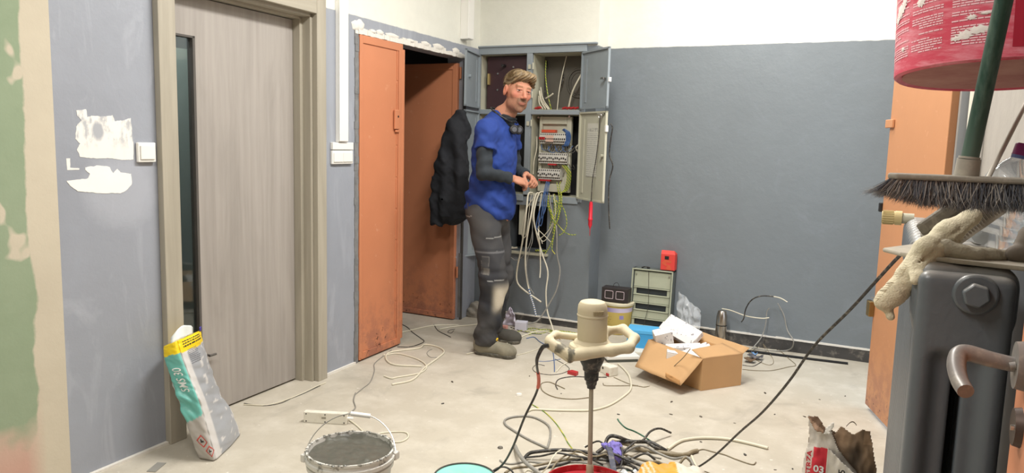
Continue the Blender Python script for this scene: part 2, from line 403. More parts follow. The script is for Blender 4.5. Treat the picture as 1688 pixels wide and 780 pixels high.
# wall foot left of the door: plaster bead, skirting band of the back walls
struct('baseboard_left', MB(LWf).box((1.84, -.01, 0), (2.285, .018, .012)), M_plaster)
struct('baseboard_left', MB(LWf).box((3.44, -.01, 0), (3.735, .012, .014)), M_plaster)
def skirting(name, x0, x1, y, h0, h1):
    b = MB(); n = int((x1-x0)/.06)
    for i in range(n):
        xa = x0+(x1-x0)*i/n; xb = x0+(x1-x0)*(i+1)/n; b.box((xa, y-.006-.003*random.random(), 0), (xb, y+.01, h0))
    o = b.build(name, M_rawc); o['kind'] = 'structure'
    b = MB()
    for i in range(n):
        xa = x0+(x1-x0)*i/n; xb = x0+(x1-x0)*(i+1)/n; b.box((xa, y-.010-.003*random.random(), h0), (xb, y+.01, h0+.010+.004*random.random()))
    b.build('plaster_bead', M_plaster, o)
skirting('baseboard_back', -3.0, XR, 5.40, .048, .06)
skirting('baseboard_back', XR, .33, 5.62, .085, .1)
# concrete lump in the corner left of the boots
def lump(P): return s_ell(P, (-2.97, 5.33, .02), (.10, .08, .10))+.012*wob(P, 30)
o = sdf_obj('concrete_lump', lump, (-3.15, 5.2, -.02), (-2.8, 5.45, .2), .008, simple('crumbled_concrete', lin(150, 144, 134), .95, var=.3, sc=30, bump=1)); tag(o, 'small crumbled concrete lump on the floor in the corner beside the closet', 'rubble')

# filler patches beside the switch: thin plaster skins on the wall
UP = [(1.904, 1.463), (1.928, 1.489), (1.913, 1.504), (1.908, 1.528), (1.95, 1.533), (1.955, 1.502), (1.972, 1.509), (2.012, 1.508), (2.068, 1.515), (2.078, 1.491), (2.117, 1.496), (2.154, 1.507), (2.161, 1.405), (2.161, 1.331), (2.118, 1.328), (2.061, 1.335), (2.019, 1.336), (1.964, 1.336), (1.915, 1.343), (1.903, 1.371), (1.917, 1.396), (1.899, 1.414)]
LO = [(1.853, 1.248), (1.882, 1.25), (1.944, 1.254), (1.955, 1.273), (1.935, 1.289), (1.936, 1.299), (1.99, 1.307), (2.045, 1.3), (2.051, 1.284), (2.061, 1.273), (2.08, 1.291), (2.094, 1.276), (2.145, 1.268), (2.147, 1.224), (2.12, 1.199), (2.09, 1.187), (2.019, 1.19), (1.951, 1.197), (1.899, 1.205), (1.871, 1.225)]
SMR = [(1.857, 1.337), (1.873, 1.337), (1.871, 1.3), (1.91, 1.297), (1.909, 1.291), (1.858, 1.291)]
def skin(name, pts, mat, th, jit=.003):
    q = []; n = len(pts)
    for i in range(n):
        a, b_ = pts[i], pts[(i+1) % n]; m = max(2, int(math.hypot(b_[0]-a[0], b_[1]-a[1])/.006))
        for k in range(m):
            t_ = k/m; q.append((a[0]+(b_[0]-a[0])*t_+jit*mnoise.noise((a[0]*90+t_*3+i, i*1.3, 1)), a[1]+(b_[1]-a[1])*t_+jit*mnoise.noise((i*2.1, t_*4+i, 5))))
    k = len(q); b = MB(LWf); b.add([(p[0], th, p[1]) for p in q]+[(p[0], 0, p[1]) for p in q], [tuple(range(k))]+[(i, (i+1) % k, k+(i+1) % k, k+i) for i in range(k)])
    return b.build(name, mat, bpy.data.objects['wall_left'])
t = NT('thin_filler'); x, y, z = t.xyz(t.pos()); n1 = t.noise(24, 5, .65, stretch=(1, 1, .5))
hy = t.math('DIVIDE', t.math('SUBTRACT', y, 1.997), .026); hz = t.math('DIVIDE', t.math('SUBTRACT', z, 1.448), .036)
rr = t.math('ADD', t.math('ADD', t.math('MULTIPLY', hy, hy), t.math('MULTIPLY', hz, hz)), t.math('MULTIPLY', t.math('SUBTRACT', n1, .5), 2))
hole = t.ramp(rr, 1.5, .6, 0, .9); thin = t.math('MULTIPLY', t.ramp(n1, .50, .62, 0, .75), t.ramp(z, 1.37, 1.42, .1, 1))
M_thin = t.done(t.mix(t.math('MAXIMUM', hole, thin), lin(232, 230, 224), lin(158, 162, 170)), .8)
M_fill = simple('white_filler', lin(238, 236, 230), .85, var=.03, bump=.2)
skin('filler_patch', UP, M_thin, .0012); skin('filler_patch', LO, M_fill, .0016); skin('filler_patch', SMR, M_thin, .0008, .001)

# raised frame of raw paint band over the cabinet (top ledge)
# ------------------------------------------------------------------ laminate door in the left wall
d1 = empty('door_1', LW(2.86, 0, 0)); d1['kind'] = 'structure'
Dp = .035
b = MB(LWf); b.box((S0-.08, -.0, 0), (S0+.012, Dp, 2.225)); b.build('door_casing', M_woodl, d1, bevel=.003)
b = MB(LWf); b.box((S1-.015, -.0, 0), (S1+.065, Dp, 2.225)); b.build('door_casing', M_woodl, d1, bevel=.003)
b = MB(LWf); b.box((S0+.012, -.0, 2.135), (S1-.015, Dp-.001, 2.224)); b.build('door_casing', M_woodh, d1, bevel=.003)
LD = -.105
b = MB(LWf); b.box((S0, LD-.045, 0), (S0+.012, 0, 2.14)); b.build('door_jamb', M_woodl, d1)
b = MB(LWf); b.box((S1-.055, LD-.045, 0), (S1-.028, -.055, 2.13)); b.box((S1-.033, -.06, 0), (S1-.012, 0, 2.14)); b.build('door_jamb', M_woodl, d1, bevel=.002)
b = MB(LWf); b.box((S0+.012, LD-.045, 2.105), (S1-.04, -.055, 2.14)); b.box((S0+.012, -.06, 2.118), (S1-.02, 0, 2.14)); b.build('door_jamb', M_woodh, d1)
LS0, LS1, G0, G1, GZ0, GZ1 = S0+.016, S1-.058, S0+.09, S0+.245, .40, 1.915
b = MB(LWf)
for s0, s1, z0, z1 in ((LS0, G0, .012, 2.10), (G1, LS1, .012, 2.10), (G0, G1, .012, GZ0), (G0, G1, GZ1, 2.10)): b.box((s0, LD-.04, z0), (s1, LD, z1))
leaf = b.build('door_leaf', M_wood, d1)
M_dk = simple('dark_glazing_bead', lin(84, 80, 76), .6)
b = MB(LWf); b.box((G1-.014, LD-.038, GZ0), (G1, LD+.002, GZ1)); b.box((G0, LD-.038, GZ1-.01), (G1, LD+.002, GZ1)); b.box((G0, LD-.038, GZ0), (G1, LD+.002, GZ0+.01)); b.build('glazing_bead', M_dk, leaf)
b = MB(LWf); b.box((G0, LD-.024, GZ0+.01), (G1-.014, LD-.018, GZ1-.01)); b.build('glass_pane', M_glass, leaf)
b = MB(LWf); b.cyl((S0+.262, LD+.03, .325), (S0+.305, LD+.03, .325), .006); b.cyl((S0+.268, LD, .325), (S0+.268, LD+.03, .325), .006); b.build('door_stop', M_dk, d1)
# the dim room seen through the narrow pane
rb = MB(); rb.box((-4.55, 1.6, 0), (-4.5, 3.4, 2.6)); rb.box((-4.5, 1.6, 0), (-3.06, 1.66, 2.6)); rb.box((-4.5, 3.4, 0), (-3.13, 3.46, 2.6)); rb.box((-4.5, 1.6, 2.6), (-3.06, 3.46, 2.66))
struct('wall_far', rb, simple('room_grey_green', lin(120, 128, 122), .7, var=.08))
struct('wall_far', MB().box((-3.62, 1.66, 0), (-3.56, 3.4, 1.915)), simple('partition_grey_green', lin(124, 134, 126), .6, var=.06))
wd = empty('window_1', (-4.48, 2.6, 2.1)); wd['kind'] = 'structure'
def emis(name, c, s):
    t = NT(name); t.put(t.b.inputs['Emission Color'], tuple(c)+(1,)); t.b.inputs['Emission Strength'].default_value = s; return t.done(tuple(x*.3 for x in c), .5)
for i in range(7):
    y0 = 1.75+.235*i
    MB().box((-4.49, y0, 1.7), (-4.47, y0+.2, 2.5)).build('window_pane', emis('lit_pane', (.30, .42, .75) if i % 3 else (.50, .42, .68), .55), wd)
    MB().box((-4.49, y0+.2, 1.66), (-4.44, y0+.235, 2.54)).build('window_bar', simple('blue_grey_bar', lin(60, 84, 96), .5), wd)

# ------------------------------------------------------------------ orange closet leaves
d2 = empty('door_2', LW(3.78, 0, 0)); d2['kind'] = 'structure'
def leaf_left():
    b = MB(LWf); s0, s1 = 3.775, 4.258
    b.box((s0, -.028, .012), (s1, .002, 2.084)); lf = b.build('door_leaf', M_or, d2, bevel=.003)
    b = MB(LWf)                                     # folded rim standing proud, sunken field inside
    b.box((s0, .002, .012), (s0+.035, .010, 2.084)); b.box((s1-.045, .002, .012), (s1, .010, 2.084))
    b.box((s0+.035, .002, 2.035), (s1-.045, .010, 2.084)); b.box((s0+.035, .002, .012), (s1-.045, .010, .06))
    b.build('leaf_rim', M_or, lf, bevel=.003)
    b = MB(LWf)
    for i in range(9): z = .12+.215*i; b.box((s1-.064, .002, z), (s1-.054, .008, z+.2))
    b.build('stiffener_strip', M_or, lf, bevel=.002)
    b = MB(LWf); b.box((s1-.004, .0, .05), (s1+.022, .012, 2.05)); b.build('meeting_flange', M_or, lf, bevel=.003)
    b = MB(LWf); b.box((s1-.105, .008, 1.515), (s1-.052, .022, 1.645)); lk = b.build('lock_box', M_or, lf, bevel=.004)
    b = MB(LWf); b.cyl((s1-.07, .022, 1.60), (s1-.07, .024, 1.60), .007); b.build('keyhole', M_blackm, lk)
    b = MB(LWf); b.box((s1-.09, .008, 1.495), (s1-.048, .018, 1.51)); b.build('lock_tab', M_or, lf, bevel=.002)
leaf_left()
d3 = empty('door_3', (-3.06, 5.12, 0)); d3['kind'] = 'structure'
b = MB(); b.box((-3.665, 5.10, .008), (-3.062, 5.13, 2.05)); lf = b.build('door_leaf', M_or, d3, bevel=.003)
b = MB(); b.box((-3.105, 5.092, .008), (-3.062, 5.10, 2.05)); b.box((-3.665, 5.092, .008), (-3.105, 5.10, .05)); b.box((-3.665, 5.092, 2.0), (-3.105, 5.10, 2.05)); b.build('leaf_rim', M_or, lf, bevel=.003)
M_gf = simple('closet_frame_dark', lin(70, 66, 62), .7, var=.4, sc=20)
struct('trim_4', MB().box((-3.085, 5.135, 0), (-3.02, 5.165, 2.09)), M_gf)
b = MB()
for z in (1.93, 1.0, .35): b.cyl((-3.045, 5.115, z), (-3.045, 5.115, z+.09), .009)
b.build('door_hinge', M_or, d3, smooth=60)
# torn plaster strip along the far side of the closet opening
b = MB(LWf)
for i in range(24):
    z = .02+i*.022; b.box((S3-.004, -.01, z), (S3+.012+.012*random.random(), .006, z+.024))
struct('trim_5', b, M_edge)

# ------------------------------------------------------------------ switches and cable trunking on the left wall
def switch_plate(name, s0, s1, z0, z1, nrock, label, horiz=True):
    t = empty(name, LW((s0+s1)/2, 0, z0), label, 'light switch')
    MB(LWf).box((s0, 0.001, z0), (s1, .018, z1)).build('switch_housing', M_white, t, bevel=.004)
    w = (s1-s0-.016)/nrock
    for i in range(nrock): MB(LWf).box((s0+.008+i*w+.001, .018, z0+.012), (s0+.008+(i+1)*w-.001, .024, z1-.012)).build('rocker', M_white, t, bevel=.003)
switch_plate('light_switch', 2.172, 2.262, 1.318, 1.404, 1, 'white single rocker light switch beside white filler patches left of the laminate door')
switch_plate('light_switch', 3.495, 3.695, 1.29, 1.372, 2, 'white double rocker switch under the vertical cable trunking')
tk = empty('junction_box', LW(3.6, 0, 1.376), 'narrow white junction box sitting on top of the double rocker switch', 'junction box')
MB(LWf).box((3.495, .001, 1.376), (3.695, .022, 1.42)).build('box_cover', M_white, tk, bevel=.003)
def trunk(s0, s1, z0, z1, dd, label):
    t = empty('cable_trunking', LW(s0, 0, z0), label, 'cable trunking')
    MB(LWf).box((s0, .001, z0), (s1, dd-.006, z1)).build('trunking_base', M_white, t, bevel=.002)
    MB(LWf).box((s0-.002, dd-.006, z0+.004), (s1+.002, dd, z1)).build('trunking_cover', M_white, t, bevel=.003)
trunk(3.545, 3.625, 1.422, 3.29, .035, 'white vertical cable trunking running down to the double switch')
trunk(5.07, 5.16, 2.228, 3.29, .07, 'short white cable trunking coming down the corner above the open cabinet')
MB(LWf).cyl((5.18, .03, 2.36), (5.18, .045, 2.36), .014).build('trunking_screw', M_black, bpy.data.objects['cable_trunking.001'])
# ------------------------------------------------------------------ electrical cabinet let into the back wall
cb = empty('electrical_cabinet', (-2.58, 5.4, 1.03), 'grey steel electrical cabinet let into the back wall, its four upper doors standing open', 'electrical cabinet')
Yf = 5.385
b = MB()
for x0, x1, z0, z1 in ((-3.045, -2.105, 2.145, 2.205), (-3.045, -3.025, 1.0, 2.145), (-2.605, -2.557, 1.035, 2.145), (-2.135, -2.105, 1.0, 2.145), (-3.025, -2.605, 1.672, 1.708), (-2.557, -2.135, 1.672, 1.708), (-3.025, -2.605, .985, 1.035), (-2.557, -2.135, .985, 1.035)):
    b.box((x0, Yf, z0), (x1, 5.41, z1))
b.build('cabinet_frame', M_greym, cb, bevel=.003)
b = MB(); b.box((-3.05, 5.372, 2.198), (-2.02, 5.40, 2.212)); b.build('top_ledge', M_greym, cb, bevel=.004)
# lining of the four compartments
def lining(x0, x1, z0, z1, side, back, dep=.22):
    b = MB(); b.box((x0-.003, 5.41, z0), (x0, 5.40+dep, z1)); b.box((x1, 5.41, z0), (x1+.003, 5.40+dep, z1)); b.box((x0, 5.41, z0-.003), (x1, 5.40+dep, z0)); b.box((x0, 5.41, z1), (x1, 5.40+dep, z1+.003))
    b.build('compartment_lining', side, cb)
    MB().box((x0, 5.40+dep-.004, z0), (x1, 5.40+dep, z1)).build('compartment_back', back, cb)
M_maroon = simple('maroon_board', lin(62, 38, 42), .5, var=.2)
M_soot = simple('sooty_back_panel', lin(92, 88, 80), .8, var=.35, sc=6)
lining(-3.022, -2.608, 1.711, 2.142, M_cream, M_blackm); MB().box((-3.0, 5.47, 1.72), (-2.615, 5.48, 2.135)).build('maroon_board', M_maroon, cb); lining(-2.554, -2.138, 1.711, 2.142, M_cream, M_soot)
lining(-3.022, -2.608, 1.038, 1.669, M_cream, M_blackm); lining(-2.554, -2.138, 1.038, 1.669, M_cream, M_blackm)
# hinges, catches
for z in (2.02, 1.80, 1.58, 1.16):
    MB().cyl((-2.545, 5.375, z), (-2.545, 5.375, z+.05), .007).build('hinge_pin', M_cream, cb, smooth=50)
    MB().bc((-2.575, 5.378, z+.02), (.022, .012, .035)).build('catch_plate', M_cream, cb, bevel=.001)
# disc relief and old conduit in the upper right compartment
b = MB()
b.ring([(-2.25+.095*math.cos(a), 5.612, 1.93+.11*math.sin(a)) for a in [2*math.pi*i/32 for i in range(32)]], .009, 6, True)
b.ring([(-2.25+.07*math.cos(a), 5.614, 1.93+.085*math.sin(a)) for a in [2*math.pi*i/32 for i in range(32)]], .006, 6, True)
b.build('embossed_disc', M_soot, cb, smooth=60)
def wires(name, lst, mat, par):
    for pts, r in lst:
        MB().ring(spline(pts, 5), r, 6).build(name, mat, par, smooth=60)
M_cab = {}
for k, c in dict(cable_white=(214, 208, 188), cable_grey=(140, 138, 132), cable_black=(42, 40, 38), cable_tan=(128, 116, 92), cable_blue=(62, 96, 150), cable_yg=(176, 180, 62), cable_green=(46, 98, 76)).items():
    if k == 'cable_yg':
        t = NT(k); x, y, z = t.xyz(t.pos()); st = t.ramp(t.math('SINE', t.math('MULTIPLY', t.math('ADD', t.math('ADD', x, y), z), 260)), -.1, .1)
        M_cab[k] = t.done(t.mix(st, lin(196, 190, 70), lin(104, 140, 62)), .45)
    else: M_cab[k] = simple(k, lin(*c), .5, var=.1, sc=30, dust=.35 if k in ('cable_black', 'cable_grey', 'cable_tan') else .2)
wires('inner_wire', [([(-2.50, 5.52, 2.10), (-2.49, 5.5, 1.98), (-2.45, 5.46, 1.84), (-2.41, 5.45, 1.715)], .004)], M_cab['cable_yg'], cb)
wires('inner_wire', [([(-2.16, 5.55, 2.13), (-2.17, 5.5, 2.02), (-2.24, 5.47, 1.86), (-2.27, 5.46, 1.715)], .007), ([(-2.35, 5.58, 2.14), (-2.37, 5.55, 1.99), (-2.37, 5.5, 1.85), (-2.38, 5.5, 1.715)], .004),
    ([(-2.53, 5.48, 1.86), (-2.50, 5.45, 1.78), (-2.45, 5.43, 1.715)], .006), ([(-2.53, 5.50, 1.84), (-2.485, 5.46, 1.77), (-2.43, 5.44, 1.715)], .006), ([(-2.53, 5.47, 1.82), (-2.51, 5.44, 1.76), (-2.47, 5.43, 1.715)], .005), ([(-2.53, 5.5, 1.89), (-2.49, 5.46, 1.80), (-2.42, 5.44, 1.715)], .005),
    ([(-2.46, 5.45, 1.80), (-2.42, 5.43, 1.815), (-2.385, 5.42, 1.835)], .006), ([(-2.19, 5.58, 1.50), (-2.17, 5.5, 1.46), (-2.2, 5.48, 1.42), (-2.17, 5.5, 1.36), (-2.16, 5.55, 1.28)], .006),
    ([(-2.55, 5.50, 1.5), (-2.53, 5.46, 1.4), (-2.545, 5.45, 1.3), (-2.54, 5.43, 1.2)], .005)], M_cab['cable_white'], cb)
wires('inner_wire', [([(-2.53, 5.6, 2.1), (-2.515, 5.56, 1.9), (-2.52, 5.55, 1.76)], .008), ([(-2.38, 5.6, 2.0), (-2.36, 5.55, 1.95), (-2.39, 5.55, 1.88)], .006)], M_cab['cable_black'], cb)
# red grip and pliers on the shelf
def shelf_tool(x0, x1, y, label):
    t = empty('pliers', ((x0+x1)/2, y, 1.71), label, 'hand tool'); n = 4
    for i in range(n):
        x = x0+(x1-x0)*i/(n-1); MB().cyl((x-.018, y, 1.720), (x+.014, y-.012, 1.728), .010, .008, 10).build('grip', M_redp, t, smooth=50)
    MB().cyl((x0-.06, y+.01, 1.718), (x0-.018, y, 1.72), .005).build('jaw', M_chrome, t)
M_redp = simple('red_plastic', lin(176, 44, 46), .4, var=.1)
M_orp = simple('orange_red_plastic', lin(204, 84, 56), .45, var=.1)
shelf_tool(-2.28, -2.18, 5.42, 'red gripped pliers lying at the right end of the cabinet shelf')
shelf_tool(-2.52, -2.50, 5.43, 'orange red gripped tool lying at the left end of the cabinet shelf')
# levers on the maroon board, upper left
b = MB(); b.cyl((-2.84, 5.47, 2.06), (-2.84, 5.42, 2.06), .012); b.build('black_knob', M_black, cb, label='black knob')
for x, z in ((-2.90, 2.0), (-2.90, 1.87), (-2.70, 1.98), (-2.76, 2.05)): MB().cyl((x, 5.47, z), (x, 5.46, z), .007).build('bolt', M_chrome, cb)
MB().box((-2.985, 5.44, 1.91), (-2.972, 5.47, 2.0)).build('brass_latch', simple('brass', lin(190, 168, 112), .4, .6), cb, bevel=.002)
# breaker board
pn = MB(); pn.box((-2.50, 5.48, 1.075), (-2.255, 5.50, 1.655)); panel = pn.build('breaker_board', M_cream, cb, bevel=.003)
b = MB(); b.box((-2.51, 5.455, 1.065), (-2.485, 5.49, 1.66)); b.box((-2.275, 5.455, 1.065), (-2.235, 5.49, 1.66)); b.box((-2.485, 5.455, 1.60), (-2.275, 5.49, 1.66)); b.box((-2.485, 5.455, 1.065), (-2.275, 5.49, 1.13)); b.build('board_frame', M_cream, cb, bevel=.004)
M_bk = simple('breaker_grey_white', lin(206, 204, 196), .45, var=.05)
bkm = {}
def breaker_mesh(togg):
    if togg in bkm: return bkm[togg]
    b = MB(); W = .0168
    b.box((0, 0, .0), (W, .045, .082)); b.box((0, -.014, .020), (W, 0, .062)); b.box((.004, -.021, .038 if togg else .030), (W-.004, -.014, .050 if togg else .042), 1)
    b.box((.004, -.001, .066), (W-.004, .0, .076), 1); b.box((.004, -.001, .006), (W-.004, 0, .016), 1)
    me = bpy.data.meshes.new('circuit_breaker'); me.from_pydata(b.v, [], b.f); me.materials.append(M_bk); me.materials.append(M_black); me.polygons.foreach_set('material_index', b.mi); bkm[togg] = me; return me
rows = [(-2.487, 1.448, 13, (0, 1, 2)), (-2.490, 1.292, 14, ()), (-2.492, 1.165, 11, ())]
for x0, z0, n, redk in rows:
    for k in range(n):
        o = bpy.data.objects.new('circuit_breaker', breaker_mesh((k*7+n) % 3 > 0 and not redk)); COL.objects.link(o); o.parent = panel
        o.matrix_basis = Matrix.Translation(Vector((x0+k*.0174+2.58, 5.425-5.4, z0-1.03)))
    MB().box((x0-.006, 5.47, z0+.03), (x0+n*.0174+.01, 5.48, z0+.055)).build('mounting_rail', M_chrome, panel)
for k in range(3): MB().box((-2.485+k*.0174, 5.399, 1.478), (-2.472+k*.0174, 5.412, 1.498)).build('switch_tab', M_redp, panel)
MB().box((-2.43, 5.405, 1.462), (-2.365, 5.412, 1.512)).build('cover_label', simple('faded_pink_label', lin(214, 180, 164), .6), panel)
MB().box((-2.478, 5.43, 1.534), (-2.36, 5.47, 1.556)).build('busbar_cover', M_orp, panel)
MB().box((-2.41, 5.42, 1.278), (-2.34, 5.45, 1.290)).build('busbar_cover', M_redp, panel)
MB().box((-2.487, 5.42, 1.150), (-2.385, 5.45, 1.163)).build('busbar_cover', M_redp, panel)
for i in range(12):
    random.seed(i); z = 1.42-.004*(i % 4); x = -2.48+.02*i
    MB().ring(spline([(x, 5.44, z+.02), (x+.02, 5.42, z-.02), (x+.06, 5.425, z-.03+.01*random.random()), (x+.09, 5.44, z+.02)], 4), .003, 5).build('board_wire', M_cab['cable_black' if i % 3 else 'cable_blue'], panel)
for i in range(7):
    random.seed(i+20); x = -2.27+.006*i
    MB().ring(spline([(x-.03, 5.43, 1.555-.004*i), (x, 5.41, 1.56-.003*i), (x+.012, 5.415, 1.50), (x-.004, 5.42, 1.44), (x-.03, 5.44, 1.43)], 5), .004, 6).build('board_wire', M_cab['cable_blue'], panel, smooth=60)
for i in range(9):
    random.seed(i+40); x = -2.42+.03*i
    MB().ring(spline([(x, 5.45, 1.29), (x+.02, 5.44, 1.265), (x+.05*random.random(), 5.45, 1.25)], 4), .0025, 5).build('board_wire', M_cab['cable_black'], panel)
for i in range(4): MB().ring(spline([(-2.29+.012*i, 5.43, 1.28), (-2.245+.01*i, 5.43, 1.22), (-2.26+.01*i, 5.43, 1.10), (-2.29, 5.40, 1.06)], 5), .003, 5).build('board_wire', M_cab['cable_yg'], panel)
MB().ring([(-2.175+.008*math.cos(a), 5.5, 1.385+.05*math.sin(a)) for a in [2*math.pi*i/20 for i in range(20)]], .009, 6, True).build('cable_ring', M_cab['cable_white'], cb, smooth=60)
b = MB()
for k, (x, z) in enumerate(((-2.515, 1.65), (-2.25, 1.66), (-2.25, 1.09))): b.cyl((x, 5.45, z), (x, 5.44, z), .008)
b.build('screw', M_chrome, cb)
# doors of the cabinet
def cab_door(hx, fx, fy, z0, z1, mat, inner, name='cabinet_door', sgn=1):
    A = Vector((hx, 5.383, 0)); B = Vector((fx, fy, 0)); u = (B-A); L = u.length; u.normalize(); n = Vector((u.y, -u.x, 0))*sgn
    f = lambda p: A+u*p.x+n*p.y+Vector((0, 0, p.z))
    b = MB(f); b.box((0, -.001, z0), (L, .001, z1)); lf = b.build(name, mat, cb)
    b = MB(f)
    for a0, a1, c0, c1 in ((0, L, z0, z0+.012), (0, L, z1-.012, z1), (0, .01, z0, z1), (L-.012, L, z0, z1)): b.box((a0, .001, c0), (a1, .016, c1))
    b.build('door_rim', mat, lf)
    b = MB(f); b.box((.05, .001, z0+.05), (.075, .006, z1-.05)); b.build('stiffener', mat, lf)
    return f, L, lf
f1, L1, l1 = cab_door(-2.13, -1.815, 5.105, 1.712, 2.138, M_greym, 1)
b = MB(f1); b.cyl((L1-.05, .001, 1.92), (L1-.05, .03, 1.92), .008); b.bc((L1-.05, .03, 1.92), (.045, .008, .014)); b.build('latch', M_chrome, l1)
f2, L2, l2 = cab_door(-2.13, -1.815, 5.105, 1.03, 1.690, M_cream, 1)
b = MB(f2); b.cyl((L2-.04, .001, 1.37), (L2-.04, .025, 1.37), .012); b.build('latch', M_cream, l2, smooth=50)
b = MB(f2); b.bc((L2+.006, .01, 1.565), (.018, .02, .045)); b.bc((L2+.004, .0, 1.93-.02), (.014, .02, .03)); b.build('catch', M_white, l2)
f3, L3, l3 = cab_door(-3.035, -2.933, 4.985, 1.715, 2.145, M_greym, 1, sgn=-1)
b = MB(f3); b.cyl((L3*.7, .001, 1.95), (L3*.7, .02, 1.95), .012); b.build('latch', M_greym, l3, smooth=50)
f4, L4, l4 = cab_door(-3.035, -2.933, 4.985, 1.04, 1.690, M_greym, 1, sgn=-1)
f5, L5, l5 = cab_door(-3.0, -3.085, 5.10, .51, .93, simple('pale_grey_steel', lin(164, 174, 180), .45, var=.06), 1, sgn=-1)
# open cable hole under the cabinet
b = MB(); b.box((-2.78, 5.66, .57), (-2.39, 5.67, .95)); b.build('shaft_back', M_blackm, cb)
MB().box((-2.80, 5.37, .552), (-2.37, 5.42, .572)).build('shaft_sill', M_cream, cb, bevel=.003)
MB().box((-2.665, 5.45, .70), (-2.615, 5.5, .945)).build('shaft_box', M_cream, cb, bevel=.003)
for x, m in ((-2.74, 'cable_white'), (-2.70, 'cable_white'), (-2.48, 'cable_yg'), (-2.43, 'cable_yg')): MB().cyl((x-.02, 5.43, .584), (x+.03, 5.45, .59), .008).build('wire_stub', M_cab[m], cb)
# printed sheet on the inside of the lower right door
t = NT('printed_sheet'); x, y, z = t.xyz(t.pos()); ln = t.ramp(t.math('SINE', t.math('MULTIPLY', z, 420)), .1, .5)
tx = t.math('MULTIPLY', t.math('MULTIPLY', ln, t.ramp(t.noise(160, 2), .42, .5)), t.math('LESS_THAN', z, 1.53)); tx2 = t.math('MULTIPLY', t.math('MULTIPLY', t.math('GREATER_THAN', z, 1.545), t.math('LESS_THAN', z, 1.57)), t.ramp(t.noise(60, 2), .45, .55))
tx = t.math('MAXIMUM', tx, tx2)
M_sheet = t.done(t.mix(t.math('MULTIPLY', tx, .45), lin(206, 204, 192), lin(90, 92, 92)), .8)
f = f2; b = MB(f); b.box((.125, .002, 1.21), (.285, .004, 1.605)); o = b.build('paper_sheet', M_sheet); tag(o, 'printed paper sheet stuck inside the lower right cabinet door', 'paper')
# red tester hanging by its cord on that door
td = f2(Vector((L2-.06, .03, 1.655)))
te = empty('voltage_tester', td, 'red voltage tester hanging by a thin dark cord inside the lower right cabinet door', 'tester')
pts = [td, td+Vector((-.004, 0, -.15)), td+Vector((-.012, -.004, -.27)), td+Vector((-.018, -.004, -.33)), td+Vector((-.034, -.008, -.46)), td+Vector((-.038, -.01, -.62))]
MB().ring(spline(pts, 6), .004, 6).build('cord', M_cab['cable_black'], te, smooth=60)
b = MB(); p = pts[-1]; b.lathe([(0, .0), (.010, .0), (.014, -.02), (.014, -.12), (.018, -.125), (.018, -.135), (.014, -.14), (.015, -.17), (.007, -.19), (.003, -.2), (.002, -.25), (0, -.252)], 14, p); b.build('handle', simple('tester_red', lin(206, 34, 52), .4, var=.05), te, smooth=50)
b = MB(); b.ring([td+Vector((.012*math.cos(a), 0, .012*math.sin(a))) for a in [2*math.pi*i/12 for i in range(12)]], .003, 5, True); b.box(td+Vector((-.025, -.002, .012)), td+Vector((.03, .01, .02))); b.build('hook', M_chrome, te)
q = f2(Vector((L2+.012, -.02, 1.6)))
o = MB().ring(spline([q, q+Vector((.014, 0, -.03)), q+Vector((.006, 0, -.1)), q+Vector((-.004, .01, -.22)), q+Vector((.022, .02, -.30)), q+Vector((-.004, .03, -.42)), q+Vector((-.006, .05, -.60)), q+Vector((.01, .05, -.76))], 6), .005, 6).build('cable', M_cab['cable_black'], None, smooth=60)
tag(o, 'black cable hanging along the free edge of the lower right cabinet door', 'cable')

# ------------------------------------------------------------------ right side: open orange door, pipes, near door leaf
A = Vector((.022, 4.585, 0)); B_ = Vector((.256, 3.865, 0)); u = (B_-A); Lr = u.length; u.normalize(); n = Vector((u.y, -u.x, 0))
fr = lambda p: A+u*p.x+n*p.y+Vector((0, 0, p.z))
d4 = empty('door_4', A); d4['kind'] = 'structure'
M_or2 = mk_orange('orange_door_paint', lin(196, 140, 100))
b = MB(fr); b.box((0, 0, .03), (Lr, .035, 2.06)); lf = b.build('door_leaf', M_or2, d4, bevel=.003)
b = MB(fr); b.box((-.035, .036, 1.583), (.075, .050, 1.628)); b.build('door_latch', M_or2, lf, bevel=.004)
b = MB(fr); b.bc((-.012, .035, 1.15), (.03, .03, .05)); b.build('lock_bolt', M_black, lf, bevel=.005)
b = MB(fr); b.bc((-.004, .05, .58), (.05, .03, .085)); lk = b.build('door_lock', simple('brass_dull', lin(150, 128, 84), .4, .8, var=.3), lf, bevel=.004)
MB(fr).bc((-.03, .05, .60), (.02, .024, .05)).build('bolt_head', M_black, lk, bevel=.003)
b = MB(); b.cyl((.285, 3.80, 0), (.285, 3.80, 3.29), .028, n=20); o = b.build('heating_pipe', simple('pipe_grey', lin(106, 108, 110), .5), None, smooth=50); tag(o, 'grey vertical heating pipe beside the open orange door on the right wall', 'pipe')
b = MB(); b.cyl((.298, 3.62, 0), (.298, 3.62, 3.29), .024, n=20); o = b.build('heating_pipe', simple('pipe_cream', lin(212, 206, 192), .5), None, smooth=50); tag(o, 'cream vertical heating pipe nearer than the grey one on the right wall', 'pipe')
d5 = empty('door_5', (.185, 1.09, 0)); d5['kind'] = 'structure'
b = MB(); b.box((.165, .28, .02), (.205, 1.095, 2.05)); lf = b.build('door_leaf', M_or, d5, bevel=.004)
M_hdl = simple('tarnished_handle_metal', lin(116, 111, 108), .40, .1, var=.2, sc=25, dust=.3)
b = MB(); hz = 1.205; hy = 1.035
b.cyl((.165, hy, hz), (.152, hy, hz), .030, .028, 28); rs = b.build('handle_rose', M_hdl, lf, smooth=45)
MB().cyl((.152, hy-.012, hz+.002), (.146, hy-.012, hz), .005, n=10).build('rose_screw', M_hdl, lf, smooth=50)
